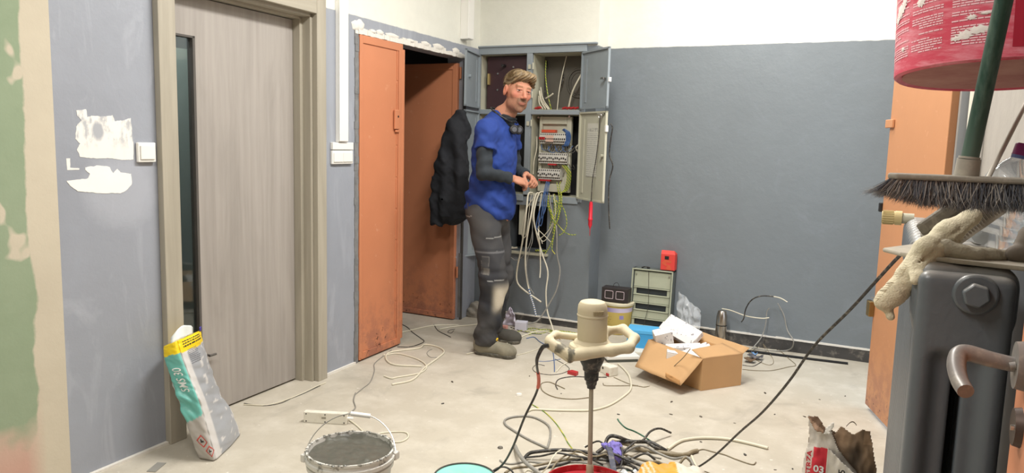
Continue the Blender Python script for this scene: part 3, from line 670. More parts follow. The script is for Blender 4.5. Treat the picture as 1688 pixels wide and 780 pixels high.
pts = spline([(.155, hy, hz), (.128, hy, hz+.003), (.104, hy, hz+.007), (.094, hy-.006, hz+.004), (.0915, hy-.024, hz-.006), (.094, hy-.046, hz-.016), (.099, hy-.068, hz-.022)], 6)
b = MB(); b.ring(pts, .0088, 14, rf=lambda t: 1+.18*math.sin(t*3.1)); b.build('door_handle', M_hdl, lf, smooth=60)
b = MB(); b.cyl((.165, hy, hz-.075), (.157, hy, hz-.075), .024, .022, 24); es = b.build('keyhole_plate', simple('dark_escutcheon', lin(78, 66, 60), .45, .6), lf, smooth=45)
MB().cyl((.157, hy-.014, hz-.072), (.153, hy-.014, hz-.072), .0035).build('rose_screw', M_chrome, lf)
# ------------------------------------------------------------------ floor objects
def fl(c, u, v=None):                                   # oriented frame on the floor: p -> c + x u + y v + z
    u = Vector((u[0], u[1], 0)).normalized(); v = Vector((-u.y, u.x, 0)); c = Vector(c)
    return lambda p: c+u*p.x+v*p.y+Vector((0, 0, p.z))
def sheet(name, fn, nu, nv, mat, th=.0015, parent=None, smooth=180, col=None, **kw):
    vs = []; cs = []
    inv = wm(parent).inverted() if parent else Matrix()
    for j in range(nv+1):
        for i in range(nu+1):
            p = fn(i/nu, j/nv); vs.append(tuple(inv @ Vector(p)))
            if col: cs.append(tuple(col(i/nu, j/nv))+(1,))
    fs = [(j*(nu+1)+i, j*(nu+1)+i+1, (j+1)*(nu+1)+i+1, (j+1)*(nu+1)+i) for j in range(nv) for i in range(nu)]
    me = bpy.data.meshes.new(name); me.from_pydata(vs, [], fs)
    if col: a = me.color_attributes.new('Col', 'FLOAT_COLOR', 'POINT'); a.data.foreach_set('color', [x for c in cs for x in c])
    o = link(name, me, mat, parent, smooth, 0, **kw)
    s = o.modifiers.new('thick', 'SOLIDIFY'); s.thickness = th; s.offset = 0
    return o
def nz(p, s=1, k=0): return mnoise.noise(Vector(p)*s+Vector((k*7.1, k*3.3, -k*5.7)))

# cardboard carton
M_card = simple('corrugated_cardboard', lin(188, 150, 106), .85, var=.1, sc=5, bump=.15)
M_cardi = simple('cardboard_inside', lin(198, 150, 98), .85, var=.1, sc=6)
c0, r0, l0 = Vector((-.896, 4.385, 0)), Vector((-.706, 4.628, 0)), Vector((-1.305, 4.64, 0)); b0 = r0+(l0-c0); H = .2
ct = empty('cardboard_box', c0, 'open brown cardboard carton full of white packets on the floor by the back wall', 'box')
def wallpanel(name, a, b, z0, z1, mat, ct=ct, th=.005, inn=None):
    d = (b-a).normalized(); n = Vector((-d.y, d.x, 0))*th
    m = MB(); m.add([a+Vector((0, 0, z0)), b+Vector((0, 0, z0)), b+n+Vector((0, 0, z0)), a+n+Vector((0, 0, z0)), a+Vector((0, 0, z1)), b+Vector((0, 0, z1)), b+n+Vector((0, 0, z1)), a+n+Vector((0, 0, z1))], [(3, 2, 1, 0), (4, 5, 6, 7), (0, 1, 5, 4), (1, 2, 6, 5), (2, 3, 7, 6), (3, 0, 4, 7)])
    return m.build(name, mat, ct)
wallpanel('side_panel', c0, r0, .001, H, M_card); wallpanel('side_panel', r0, b0, .001, H, M_cardi); wallpanel('side_panel', b0, l0, .001, H, M_card); wallpanel('side_panel', l0, c0, .001, H, M_card)
m = MB(); m.add([c0+Vector((0, 0, .003)), r0+Vector((0, 0, .003)), b0+Vector((0, 0, .003)), l0+Vector((0, 0, .003))], [(0, 1, 2, 3)]); m.build('bottom_panel', M_cardi, ct)
def quad_flap(name, a, b, c, d, bend=0, n=8):
    a, b, c, d = map(Vector, (a, b, c, d))
    def fn(u, v):
        p = (a.lerp(b, u)).lerp(d.lerp(c, u), v); return p+Vector((0, 0, bend*math.sin(v*math.pi)+.004*nz(p, 12)))
    return sheet(name, fn, n, n, M_card, .004, ct)
zt = Vector((0, 0, H))
quad_flap('flap', c0+zt, r0+zt, (-.838, 4.67, .238), (-.972, 4.415, .236))
quad_flap('flap', l0+zt, c0+zt, (-.985, 4.238, .062), (-1.318, 4.415, .075), -.004)
quad_flap('flap', b0+zt, r0+zt, r0+zt+Vector((.03, .05, .03)), b0+zt+Vector((.03, .05, .035)), 0)
sheet('torn_tape', lambda u, v: Vector((-1.10, 4.29, .085)).lerp(Vector((-1.0, 4.235, .068)), u)+Vector((.01, -.004-.008*nz((u*4, v*4, 1)), .03*v-.004)), 8, 3, M_cardi, .002, ct)
# white patterned packets
t = NT('white_packet_paper'); x, y, z = t.xyz(t.pos(True)); n = t.noise(55, 2, .4, obj=True)
M_pack = t.done(t.mix(t.math('MULTIPLY', t.ramp(n, .63, .66), t.ramp(t.noise(9, 2, obj=True), .42, .5, 0, .75)), lin(222, 218, 214), lin(92, 90, 104)), .6)
def packet(c, size, rot, label, open_end=False, group=None):
    o = empty('packet', c, label, 'packet', group); o.rotation_euler = rot
    b = MB(); b.bc((0, 0, 0), size); p = b.build('carton_body', M_pack, o, local=True, bevel=.006)
    hx, hy, hz_ = [q/2 for q in size]
    b = MB(); b.add([(-hx, -hy, hz_+.001), (hx, -hy, hz_+.001), (hx, -hy*.2, hz_+.012), (-hx, -hy*.2, hz_+.006)], [(0, 1, 2, 3)]); b.build('tuck_flap', M_pack, o, local=True)
packet((-1.215, 4.665, .215), (.115, .085, .11), (.25, -.25, .5), 'white patterned packet upright at the left end of the open carton')
packet((-1.13, 4.79, .245), (.26, .13, .05), (.75, .28, -.35), 'large white patterned packet leaning across the back of the carton')
packet((-1.075, 4.63, .175), (.22, .09, .045), (.1, -.12, .25), 'flat white packet with dark slit lying in the middle of the carton')
packet((-.985, 4.58, .175), (.19, .07, .05), (.3, -.35, .62), 'narrow white patterned packet lying next to the closed carton flap')
packet((-1.05, 4.52, .14), (.2, .1, .08), (0, .1, .3), 'white packet lowest in the carton close to its folded out front flap')
packet((-1.0, 4.75, .10), (.2, .16, .15), (0, 0, .5), 'white packet standing deep in the carton against its back panel')

# blue box
f = fl((-1.48, 5.13, 0), (.985, .17)); bb = empty('blue_box', (-1.48, 5.13, 0), 'blue cardboard box on the floor between yellow tin and carton', 'box')
M_blue = simple('blue_card', lin(60, 152, 208), .6, var=.05)
b = MB(f); b.box((-.11, -.07, 0), (.11, .09, .135)); b.build('box_body', M_blue, bb, bevel=.002)
b = MB(f); b.box((-.114, -.074, .120), (.114, .094, .145)); b.build('box_lid', simple('blue_card_lid', lin(84, 172, 224), .6, var=.05), bb, bevel=.003)
# yellow tin
c = (-1.795, 5.465, 0); tn = empty('paint_bucket', c, 'yellow plastic bucket with a purple band carrying the black box by the back wall', 'bucket')
t = NT('yellow_bucket_label'); x, y, z = t.xyz(t.pos()); base = t.mix(t.noise(9, 4), lin(188, 164, 84), lin(206, 186, 112))
band = t.math('MULTIPLY', t.math('GREATER_THAN', z, .178), t.math('LESS_THAN', z, .212)); pc = t.mix(t.ramp(x, -1.9, -1.74), lin(96, 74, 150), lin(206, 196, 222))
base = t.mix(t.math('MULTIPLY', t.ramp(t.noise(60, 2, stretch=(1, 1, 3)), .58, .62), t.math('MULTIPLY', t.math('LESS_THAN', z, .15), t.math('LESS_THAN', x, -1.80))), base, lin(140, 116, 60))
sq = t.math('MULTIPLY', t.math('MULTIPLY', t.math('GREATER_THAN', z, .125), t.math('LESS_THAN', z, .155)), t.math('MULTIPLY', t.math('GREATER_THAN', x, -1.745), t.math('LESS_THAN', x, -1.718)))
M_ytin = t.done(t.mix(sq, t.mix(band, base, pc), lin(150, 140, 190)), .45)
b = MB(); b.lathe([(0, .002), (.098, .002), (.102, .01), (.117, .236), (0, .236)], 40, c); b.build('bucket_body', M_ytin, tn, smooth=40)
b = MB(); b.lathe([(.117, .226), (.128, .23), (.129, .245), (.124, .25), (.112, .25), (.110, .246), (0, .246)], 40, c); b.build('bucket_lid', simple('cream_lid', lin(208, 200, 172), .5), tn, smooth=40)
# black speaker-like box with two square rings
f = fl((-1.80, 5.44, .252), (.995, .03)); sp = empty('black_box', (-1.80, 5.44, .252), 'black box with two pale square rings on top of the yellow bucket', 'box')
b = MB(f); b.box((-.105, -.05, 0), (.105, .05, .108)); b.build('box_body', simple('black_brown_card', lin(44, 38, 38), .5, var=.2), sp, bevel=.003)
M_ringw = simple('pale_ring', lin(176, 160, 164), .5)
for cx in (-.045, .042):
    b = MB(f); b.ring([(cx+.032*max(-1, min(1, 1.35*math.cos(a))), -.0515, .054+.030*max(-1, min(1, 1.35*math.sin(a)))) for a in [2*math.pi*i/24 for i in range(24)]], .003, 6, True); b.build('square_ring', M_ringw, sp)
b = MB(f); b.ring(spline([(-.03, 0, .108), (-.02, 0, .135), (.005, 0, .142), (.02, 0, .112)], 5), .002, 5); b.build('wire_handle', M_black, sp)
# metal distribution box
f = lambda p: Vector((-1.545, 5.47, 0))+Vector((p.x, p.y+.085*p.z, p.z*.995))
en = empty('distribution_box', (-1.545, 5.47, 0), 'grey green metal distribution box with slotted covers leaning on the back wall', 'distribution box')
M_enc = simple('pale_green_grey_enamel', lin(168, 172, 150), .45, var=.06, dust=.25); M_encd = simple('dark_green_grey_enamel', lin(96, 102, 98), .5)
b = MB(f); W, HH = .158, .515
b.box((-W, 0, 0), (-W+.012, .09, HH)); b.box((W-.012, 0, 0), (W, .09, HH)); b.box((-W, 0, HH-.012), (W, .09, HH)); b.box((-W, 0, 0), (W, .09, .012)); b.box((-W, .085, 0), (W, .09, HH)); b.build('enclosure', M_encd, en, bevel=.002)
b = MB(f); b.box((-W-.002, -.006, 0), (-W+.008, .0, HH)); b.box((W-.008, -.006, 0), (W+.002, 0, HH)); b.box((-W, -.006, HH-.009), (W, 0, HH)); b.build('front_lip', M_enc, en, bevel=.001)
for k, (z0, z1) in enumerate(((.375, .495), (.255, .372), (.135, .252), (.015, .132))):
    b = MB(f); x0, x1 = -W+.016, W-.016
    if k == 0: b.box((x0, .012, z0), (x1, .018, z1))
    if k: 
        s0, s1 = z1-.052, z1-.008
        for q in ((x0, z0, x1, s0), (x0, s1, x1, z1), (x0, s0, x0+.022, s1), (x1-.022, s0, x1, s1)): b.box((q[0], .012, q[1]), (q[2], .018, q[3]))
        b.box((x0, .004, s0-.008), (x1, .012, s0-.002)); b.box((x0, .004, s1+.002), (x1, .012, s1+.006))
    cp = b.build('slotted_cover', M_enc, en, bevel=.001)
    if k: MB(f).box((x0+.022, .03, z1-.052), (x1-.022, .034, z1-.008)).build('din_rail', simple('din_dark', lin(58, 64, 68), .4, .3), cp)
b = MB(f)
for x, z in ((-W+.03, .47), (W-.03, .47)): b.cyl((x, .012, z), (x, .004, z), .006)
b.build('cover_screw', M_chrome, en)
b = MB(f); b.ring(spline([(-.03, -.004, .505), (-.02, -.012, .38), (-.012, -.012, .24), (-.03, -.012, .12), (-.045, -.01, .04)], 6), .0018, 5); b.build('loose_wire', M_cab['cable_black'], en)
b = MB(); b.ring(spline([(-1.64, 5.54, .516), (-1.61, 5.53, .527), (-1.58, 5.55, .52), (-1.60, 5.55, .515)], 5), .005, 6); o = b.build('cable_offcut', M_cab['cable_black'], None, smooth=60); tag(o, 'small black wire scrap on top of the leaning metal distribution box', 'cable')
# red box on it
f = fl((-1.438, 5.553, .518), (.999, .02)); rd = empty('red_box', (-1.438, 5.553, .518), 'small red cardboard box with a dark window on top of the metal distribution box', 'box')
M_redc = simple('red_card', lin(212, 62, 54), .6, var=.06)
b = MB(f); b.box((-.052, -.03, 0), (.056, .04, .122)); b.build('box_body', M_redc, rd, bevel=.002)
b = MB(f); b.add([(-.052, -.03, .122), (.056, -.03, .122), (.045, -.012, .15), (-.052, -.012, .15), (-.052, .04, .123), (.056, .04, .123)], [(0, 1, 2, 3), (3, 2, 5, 4), (1, 5, 2), (0, 3, 4)]); b.build('box_flap', M_redc, rd)
b = MB(f); b.box((-.022, -.0315, .082), (.010, -.0295, .108)); b.build('window', M_blackm, rd)
b = MB(f)
b.add([(-.046, -.0312, .052), (-.018, -.0312, .082), (.03, -.0312, .074), (.03, -.0312, .058), (-.012, -.0312, .058), (.0, -.0312, .038), (-.012, -.0312, .03)], [tuple(range(7))])
b.add([(-.012, -.0312, .004), (.034, -.0312, .002), (.022, -.0312, .04), (.002, -.0312, .042)], [(0, 1, 2, 3)]); b.build('printed_arrow', M_orp, rd)
# transparent film bag
def film(u, v):
    a = Vector((-1.345, 5.50, .02)).lerp(Vector((-1.15, 5.44, .02)), u); tp = Vector((-1.335, 5.52, .37)).lerp(Vector((-1.16, 5.50, .24)), u)
    p = a.lerp(tp, v); w_ = math.sin(u*math.pi); return p+Vector((.02*nz((u*6, v*5, 3)), -.05*w_*math.sin(v*3.1)+.035*nz((u*7, v*6, 1)), .02*nz((u*5, v*5, 2))))
t = NT('clear_film'); M_film = t.done((.85, .88, .9), .15, Alpha=.24)
o = sheet('plastic_bag', film, 36, 36, M_film, .0015, None, 60); tag(o, 'crumpled transparent plastic bag between the metal distribution box and steel flask', 'plastic bag')
# thermos
c = (-1.008, 5.515, 0); th = empty('thermos_flask', c, 'brushed steel thermos flask standing on the floor at the back wall', 'flask')
M_st = simple('brushed_steel', lin(176, 168, 158), .28, 1, var=.08)
MB().lathe([(0, .001), (.038, .001), (.040, .006), (.040, .150)], 32, c).build('flask_body', M_st, th, smooth=40)
MB().lathe([(.0395, .150), (.0395, .158)], 32, c).build('black_ring', M_black, th, smooth=40)
MB().lathe([(.0395, .158), (.040, .16), (.037, .225), (.030, .258), (.026, .262), (0, .262)], 32, c).build('cup_lid', M_st, th, smooth=40)
# foam tube and strip by the skirting
b = MB(); b.ring([(-1.27, 5.50, .10), (-1.2, 5.47, .075), (-1.1, 5.42, .04), (-1.04, 5.39, .021)], .02, 12); o = b.build('pipe_insulation', simple('dark_foam', lin(58, 58, 60), .8, var=.2, dust=.3), None, smooth=60); tag(o, 'dark grey foam pipe insulation sloping down behind the carton', 'pipe insulation')
b = MB(); b.ring([(-1.0, 5.42, .006), (-.7, 5.44, .008), (-.35, 5.47, .006), (-.14, 5.49, .006)], .011, 6); o = b.build('rubber_strip', M_blackm, None, smooth=60); tag(o, 'long black rubber strip lying along the back wall skirting', 'strip')
# flat white box, socket box, red bits
f = fl((-1.545, 4.78, 0), (.8, .6)); wb = empty('flat_white_box', (-1.545, 4.78, 0), 'flat white plastic cover lying between mixer and carton', 'cover')
b = MB(f); b.box((-.115, -.10, .02), (.115, .10, .042)); b.build('cover_top', M_white, wb, bevel=.004)
b = MB(f); b.box((-.105, -.09, 0), (.105, .09, .02)); b.build('cover_base', M_encd, wb)
f = fl((-1.50, 5.0, 0), (.95, .3)); wb2 = MB(f).box((-.16, -.05, 0), (.14, .06, .014)).build('white_cover_plate', M_whited, None, bevel=.002); tag(wb2, 'thin white plastic panel on the floor between flat white cover and blue box', 'panel')
f = fl((-1.50, 4.43, 0), (.86, -.5)); jb = empty('socket_box', (-1.50, 4.43, 0), 'cream socket box tipped over on the floor right of the mixer shaft', 'socket')
b = MB(f); b.box((-.05, -.035, 0), (.05, .035, .05)); b.build('box_body', M_whited, jb, bevel=.004)
b = MB(f); b.box((.02, -.05, .0), (.075, .02, .062)); b.build('box_cover', M_whited, jb, bevel=.006)
b = MB(f); b.box((.045, -.056, .004), (.07, -.045, .02)); b.build('red_terminal', M_redp, jb, bevel=.002)
b = MB(f); b.cyl((-.01, -.036, .035), (-.01, -.032, .035), .008); b.build('knockout', M_black, jb)
f = fl((-1.68, 4.28, 0), (.95, -.2)); o = MB(f).prism([(-.032, -.018), (.036, -.02), (.03, .018), (-.02, .02)], 0, .022).build('red_block', M_redp, None, bevel=.002); tag(o, 'small red plastic block on the floor in front of the mixer handle', 'offcut')

# power strip lying on its long edge, underside to the room
A = Vector((-2.560, 2.802, 0)); Bv = Vector((-2.352, 2.888, 0)); f = fl(A, Bv-A); L = (Bv-A).length
ps = empty('power_strip', A, 'white power strip on its side on the floor behind the mortar pail', 'power strip')
MB(f).box((0, 0, 0), (L, .034, .058)).build('strip_body', M_whited, ps, bevel=.004)
for x in (.014, L/2, L-.014):
    for z in (.010, .048): MB(f).cyl((x, .0, z), (x, -.0015, z), .0035, n=8).build('screw', M_black, ps)
MB(f).box((L*.42, -.001, .026), (L*.52, .0, .036)).build('rating_plate', simple('grey_smudge', lin(150, 146, 132), .6), ps)
MB(f).cyl((L, .017, .03), (L+.03, .017, .03), .008, .005).build('cable_gland', M_white, ps)

# mortar pail
c = Vector((-1.708, 2.119, 0)); pl = empty('mortar_pail', c, 'dirty white pail of wet grey mortar in the foreground left', 'bucket')
M_pail = simple('mortar_splashed_white_plastic', lin(206, 204, 198), .5, var=.08, sc=20, dust=.2)
t = NT('pail_plastic'); n = t.noise(26, 5, .7); x, y, z = t.xyz(t.pos()); spl = t.ramp(t.math('ADD', n, t.math('MULTIPLY', t.math('SUBTRACT', z, .27), 3.5)), .60, .66)
M_pail = t.done(t.mix(t.math('MULTIPLY', spl, .8), lin(208, 206, 200), lin(110, 108, 98)), .5)
b = MB(); b.lathe([(0, .001), (.128, .001), (.132, .01), (.152, .235), (.160, .238), (.161, .252), (.156, .254), (.157, .262), (.165, .264), (.165, .277), (.158, .279), (.158, .292), (.162, .294), (.162, .302), (.155, .302), (.150, .27)], 56, c); b.build('pail_body', M_pail, pl, smooth=40)
t = NT('wet_mortar'); n = t.noise(40, 5, .7); M_mort = t.done(t.mix(n, lin(62, 62, 56), lin(98, 97, 87)), .38, spec=.6)
t.bump(n, .5, .004)
vs = []; fs = []; R = 26; Q = 64
for i in range(R+1):
    r = .151*i/R
    for k in range(Q):
        a = 2*math.pi*k/Q; x = r*math.cos(a); y = r*math.sin(a)
        back = max(0, (-.55*x+.83*y)/.15); ridge = max(0, i/R-.62)*2.6*max(0, back+.25)
        z = .279+.004*nz((x, y, 0), 30)+ridge*(.008+.018*abs(nz((x, y, 1), 60)))+(.008*math.exp(-((x-.09)**2+(y+.02)**2)/.00012)) + (.004*math.exp(-((x+.0)**2+(y-.04)**2)/.00012))
        vs.append((c.x+x, c.y+y, z))
for i in range(R):
    for k in range(Q): fs.append((i*Q+k, (i+1)*Q+k, (i+1)*Q+(k+1) % Q, i*Q+(k+1) % Q))
MB().add(vs, fs).build('mortar', M_mort, pl, smooth=180)
random.seed(5)
b = MB()
for k in range(70):
    a = random.random()*6.28; r = .155+.008*random.random(); p = c+Vector((r*math.cos(a), r*math.sin(a), .300+.003*random.random())); q = .002+.004*random.random(); b.lathe([(0, -q), (q*1.2, 0), (0, q*.6)], 6, p)
b.build('mortar_splash', M_mort, pl, kind='stuff')
aw = Vector((-.55, .83, 0)).normalized(); sd = Vector((aw.y, -aw.x, 0)); bail = []
for i in range(25):
    a = math.pi*i/24; t_ = math.radians(35); bail.append(c+Vector((0, 0, .272))+sd*(-.166*math.cos(a))+(aw*math.cos(t_)+Vector((0, 0, math.sin(t_))))*.185*math.sin(a))
MB().ring(bail, .0022, 6).build('bail', M_chrome, pl, smooth=60)
MB().cyl(bail[11]+(bail[12]-bail[11])*.4, bail[15], .009, n=12).build('bail_grip', M_white, pl, smooth=60)
for s_ in (-1, 1): MB().bc(c+Vector((0, 0, .268))+sd*(.166*s_), (.02, .03, .03)).build('bail_lug', M_pail, pl, bevel=.004)

# red bucket under the mixer
c = Vector((-.845, 2.335, 0)); rbk = empty('red_bucket', c, 'red bucket holding the mixer paddle at the bottom of the view', 'bucket')
M_redb = simple('red_bucket_plastic', lin(176, 22, 34), .4, var=.12, sc=14, dust=.25)
b = MB(); prof = [(0, .002), (.115, .002), (.12, .008), (.146, .262), (.154, .266), (.154, .279), (.147, .281), (.142, .262), (.118, .06), (0, .055)]
b.lathe(prof, 56, c); b.build('bucket_body', M_redb, rbk, smooth=40)
MB().lathe([(0, .262), (.141, .262)], 40, c).build('red_paste', simple('red_primer', lin(158, 16, 30), .45, var=.15, sc=25, bump=.5), rbk, smooth=60)

# hand mixer standing in it
ax, ay = -.874, 2.415; mx = empty('hand_mixer', (ax, ay, .265), 'beige dust covered hand mixer standing upright in the red bucket', 'mixer')
lean = lambda p: Vector((p.x+ax-.026*(p.z-.5), p.y+ay, p.z))
M_mix = simple('dusty_beige_tool', lin(192, 180, 152), .7, var=.08, sc=9, dust=.35, bump=.1)
b = MB(lean); b.lathe([(.052, .765), (.0525, .875), (.050, .893), (.043, .905), (.030, .909), (0, .910)], 20); b.build('motor_housing', M_mix, mx, smooth=35, bevel=.002)
b = MB(lean); b.lathe([(.0528, .853), (.0545, .855), (.0545, .860), (.0528, .862)], 20); b.build('housing_seam', M_mix, mx, smooth=60)
b = MB(lean)
for a in range(6):
    an = -1.1+.12*a; b.bc((.053*math.cos(an), .053*math.sin(an), .875), (.006, .006, .012))
b.build('air_vent', simple('vent_brown', lin(150, 136, 106), .8), mx)
b = MB(lean); b.lathe([(.048, .735), (.078, .737), (.082, .744), (.078, .752), (.066, .757), (.062, .765), (.055, .769), (.05, .772)], 36); b.build('collar', M_mix, mx, smooth=40)
hu = Vector((.89, .46, 0)); hv = Vector((-.46, .89, 0))
def ringpt(u, v, z): return lean(Vector((0, 0, z)))+hu*u+hv*v
def hring(P):
    q = lambda u, v, z: tuple(ringpt(u, v, z)); U = V3(*hu); V = V3(*hv); Zz = V3(0, 0, 1)
    d = s_cap(P, q(-.068, -.078, .735), q(.118, -.066, .762), .0215, .019)
    d = smin(d, s_cap(P, q(.118, -.066, .762), q(.148, -.01, .780), .018, .017), .012); d = smin(d, s_cap(P, q(.148, -.01, .780), q(.118, .058, .796), .016), .012)
    d = smin(d, s_cap(P, q(.118, .058, .796), q(.05, .060, .785), .015), .012); d = smin(d, s_cap(P, q(.05, .060, .785), q(.04, .0, .752), .017), .02)
    d = smin(d, s_cap(P, q(-.05, -.01, .748), q(-.04, -.07, .738), .018), .016); d = smin(d, s_cap(P, q(.05, -.01, .75), q(.06, -.07, .75), .018), .016)
    d = smin(d, s_cap(P, q(-.04, .045, .765), q(-.125, .045, .772), .013), .012); d = smin(d, s_cap(P, q(-.125, .045, .772), q(-.150, .01, .765), .014), .012)
    g = s_cap(P, q(-.150, .005, .757), q(-.078, -.052, .728), .017, .019); g2 = s_cap(P, q(-.150, .005, .742), q(-.082, -.052, .712), .012, .014); g = smin(g, g2, .012)
    return smin(d, g, .006)
def hringc(v):
    u = (v[:, 0]-ax)*.89+(v[:, 1]-ay)*.46; w2 = (v[:, 0]-ax)*-.46+(v[:, 1]-ay)*.89; n = wob(v, 60)*.5+wob(v, 130, 2)*.3; c = np.tile(V3(*lin(198, 186, 158)), (len(v), 1)); du = np.clip(wob(v, 25)*.5, 0, 1)[:, None]*.4; c = c*(1-du)+V3(*lin(166, 152, 122))*du
    m = np.clip((n+.15)*3, 0, 1)*(u < -.075)*(u > -.140)*(w2 < .02); m2 = np.clip((-.075-u)/.01, 0, 1)*(u > -.095)*(w2 < -.02); m = np.maximum(m, m2)[:, None]*.85; return c*(1-m)+V3(*lin(66, 64, 56))*m
g0 = Vector(ringpt(-.20, -.12, .64)); g1 = Vector(ringpt(.20, .12, .84)); lo_ = [min(ringpt(u, v, .7)[k] for u in (-.19, .19) for v in (-.12, .1)) for k in (0, 1)]+[.68]; hi_ = [max(ringpt(u, v, .7)[k] for u in (-.19, .19) for v in (-.12, .1)) for k in (0, 1)]+[.83]
sdf_obj('handle_ring', hring, lo_, hi_, .0038, vcol('dusty_beige_handle', .7, 60, .2, .08), mx, hringc)
M_gbx = simple('black_gearbox', lin(44, 46, 47), .5, var=.25, sc=15, dust=.45)
b = MB(lean); b.lathe([(.045, .74), (.044, .70), (.040, .688), (.032, .672), (.031, .66), (.026, .655), (.025, .625), (.020, .62), (.019, .608), (.016, .604), (.015, .594), (0, .594)], 24); b.build('gearbox', M_gbx, mx, smooth=35)
b = MB(lean); b.cyl((0, 0, .6), (0, 0, .255), .0078, .0088, 12); sh = b.build('paddle_shaft', simple('mortar_crusted_shaft', lin(168, 160, 142), .7, var=.12, sc=30, bump=.3), mx, smooth=60)
b = MB(lean); b.lathe([(.009, .315), (.014, .305), (.013, .29), (.017, .275), (.013, .264)], 12); b.build('shaft_joint', M_mix, mx, smooth=60)
g0 = ringpt(-.150, -.01, .748); gl = [g0, g0+Vector((-.025, .0, -.01)), g0+Vector((-.05, .012, -.055)), g0+Vector((-.06, .03, -.085))]
b = MB(); b.ring(spline(gl, 4), .009, 10, rf=lambda t: 1-.4*t); b.build('cord_sleeve', M_black, mx, smooth=60)
cp = [gl[-1], Vector((-1.13, 2.52, .52)), Vector((-1.215, 2.585, .36)), Vector((-1.30, 2.66, .19)), Vector((-1.39, 2.74, .06)), Vector((-1.46, 2.74, .008)), Vector((-1.56, 2.66, .006))]
b = MB(); b.ring(spline(cp, 8), .0048, 8); cord = b.build('power_cord', M_black, mx, smooth=60)
sp_ = spline(cp, 8); b = MB(); b.ring(sp_[3:9], .0068, 8); b.build('orange_tape', M_orp, cord, smooth=60, label='orange tape')

# cement bag leaning on the door casing
BAG = [((-2.665, 2.235, .006), (-2.57, 2.25, .004), (-2.71, 2.536, .004)), ((-2.69, 2.205, .140), (-2.6, 2.241, .125), (-2.74, 2.516, .112)),
 ((-2.73, 2.185, .27), (-2.64, 2.231, .275), (-2.78, 2.481, .222)), ((-2.775, 2.187, .375), (-2.69, 2.224, .377), (-2.825, 2.464, .355)),
 ((-2.815, 2.193, .453), (-2.73, 2.213, .482), (-2.855, 2.448, .471)), ((-2.830, 2.202, .500), (-2.750, 2.213, .535), (-2.866, 2.452, .520))]
cols = [spline([Vector(l[k]) for l in BAG], 9) for k in range(3)]; NL = len(cols[0])
def bagpt(s, t, off=0):                 # s: 0..4 round the bag (A-B, B-C, C-D, D-A), t: 0..1 along it
    x = t*(NL-1); i = min(int(x), NL-2); q = x-i
    A, B_, C_ = [c_[i].lerp(c_[i+1], q) for c_ in cols]; D = A+(C_-B_)*1.0
    K = [A, B_, C_, D]; k = int(s) % 4; fr_ = s-int(s)
    e = fr_*fr_*(3-2*fr_)*.35+fr_*.65
    p = K[k].lerp(K[(k+1) % 4], e); cen = (A+B_+C_+D)/4; side = (K[(k+1) % 4]-K[k]); out = (p-cen); out = out.normalized()
    ends = math.sin(min(1, min(t, 1-t)*6+.12)*math.pi/2)
    bul = math.sin(fr_*math.pi)*(.022 if k in (1, 3) else .012)*ends
    crn = -.018*(abs(fr_-.5)*2)**8
    mid = math.exp(-((t-.42)/.2)**2)
    wr = (.0030+.0105*mid)*nz((s*2.2, t*16+s*1.8, 0), 1.0)+.0035*nz((s*5, t*34+s*3, 2))*(.5+mid)-.018*mid*math.sin(fr_*math.pi)
    return p+out*(bul+crn+wr+off)
nu, nv = 96, 90; vs = [bagpt(4*i/nu, j/nv) for j in range(nv+1) for i in range(nu)]; cs = []
TEAL = lin(108, 182, 172); YEL = lin(238, 206, 24); SIL = lin(160, 163, 168); WHB = lin(206, 204, 202); GRB = lin(176, 172, 167)
for j in range(nv+1):
    for i in range(nu):
        s = 4*i/nu; t_ = j/nv; k = int(s); fr_ = s-k
        if t_ > .80+.012*math.sin(s*3): c_ = YEL
        elif k == 0: c_ = TEAL if t_ > .24+.08*fr_ else GRB
        elif k == 1 and .26 < fr_ < .95 and t_ < .78: c_ = SIL if nz((s*9, t_*24, 5)) > -.42 else WHB
        else: c_ = WHB
        if .3 < t_ < .6 and k < 2: c_ = tuple(x*(1-.12*max(0, nz((s*4, t_*30, 9)))) for x in c_)
        cs += list(c_)+[1]
fs = [(j*nu+i, j*nu+(i+1) % nu, (j+1)*nu+(i+1) % nu, (j+1)*nu+i) for j in range(nv) for i in range(nu)]
fs += [tuple(range(nu-1, -1, -1)), tuple(nv*nu+i for i in range(nu))]
bag = empty('cement_bag', (-2.66, 2.36, 0), 'teal, yellow and silver bag of dry mortar leaning against the laminate door casing', 'bag')
me = bpy.data.meshes.new('bag_body'); me.from_pydata([tuple(v-Vector((-2.66, 2.36, 0))) for v in vs], [], fs); a_ = me.color_attributes.new('Col', 'FLOAT_COLOR', 'POINT'); a_.data.foreach_set('color', cs)
link('bag_body', me, vcol('coated_paper_bag', .42, 30, .1, .05), bag, 180)
M_prW = simple('print_white', lin(226, 232, 230), .5); M_prG = simple('print_grey', lin(120, 122, 128), .5); M_prK = simple('print_black', lin(46, 42, 40), .5); M_prR = simple('print_red', lin(196, 60, 50), .5)
text_mesh('SMS 30', .060, lambda x, y: bagpt(.72-y*8.5, .47+x*1.2, .0024), M_prW, bag, bold=.0006)
b = MB(); random.seed(12)
for L_ in range(3):
    x = 1.22
    while x < 1.72:
        w_ = .02+.05*random.random(); tt = .955-.045*L_; b.add([bagpt(x, tt, .002), bagpt(x+w_, tt, .002), bagpt(x+w_, tt-.020, .002), bagpt(x, tt-.020, .002)], [(0, 1, 2, 3)]); x += w_+.015
b.build('small_print', M_prK, bag)
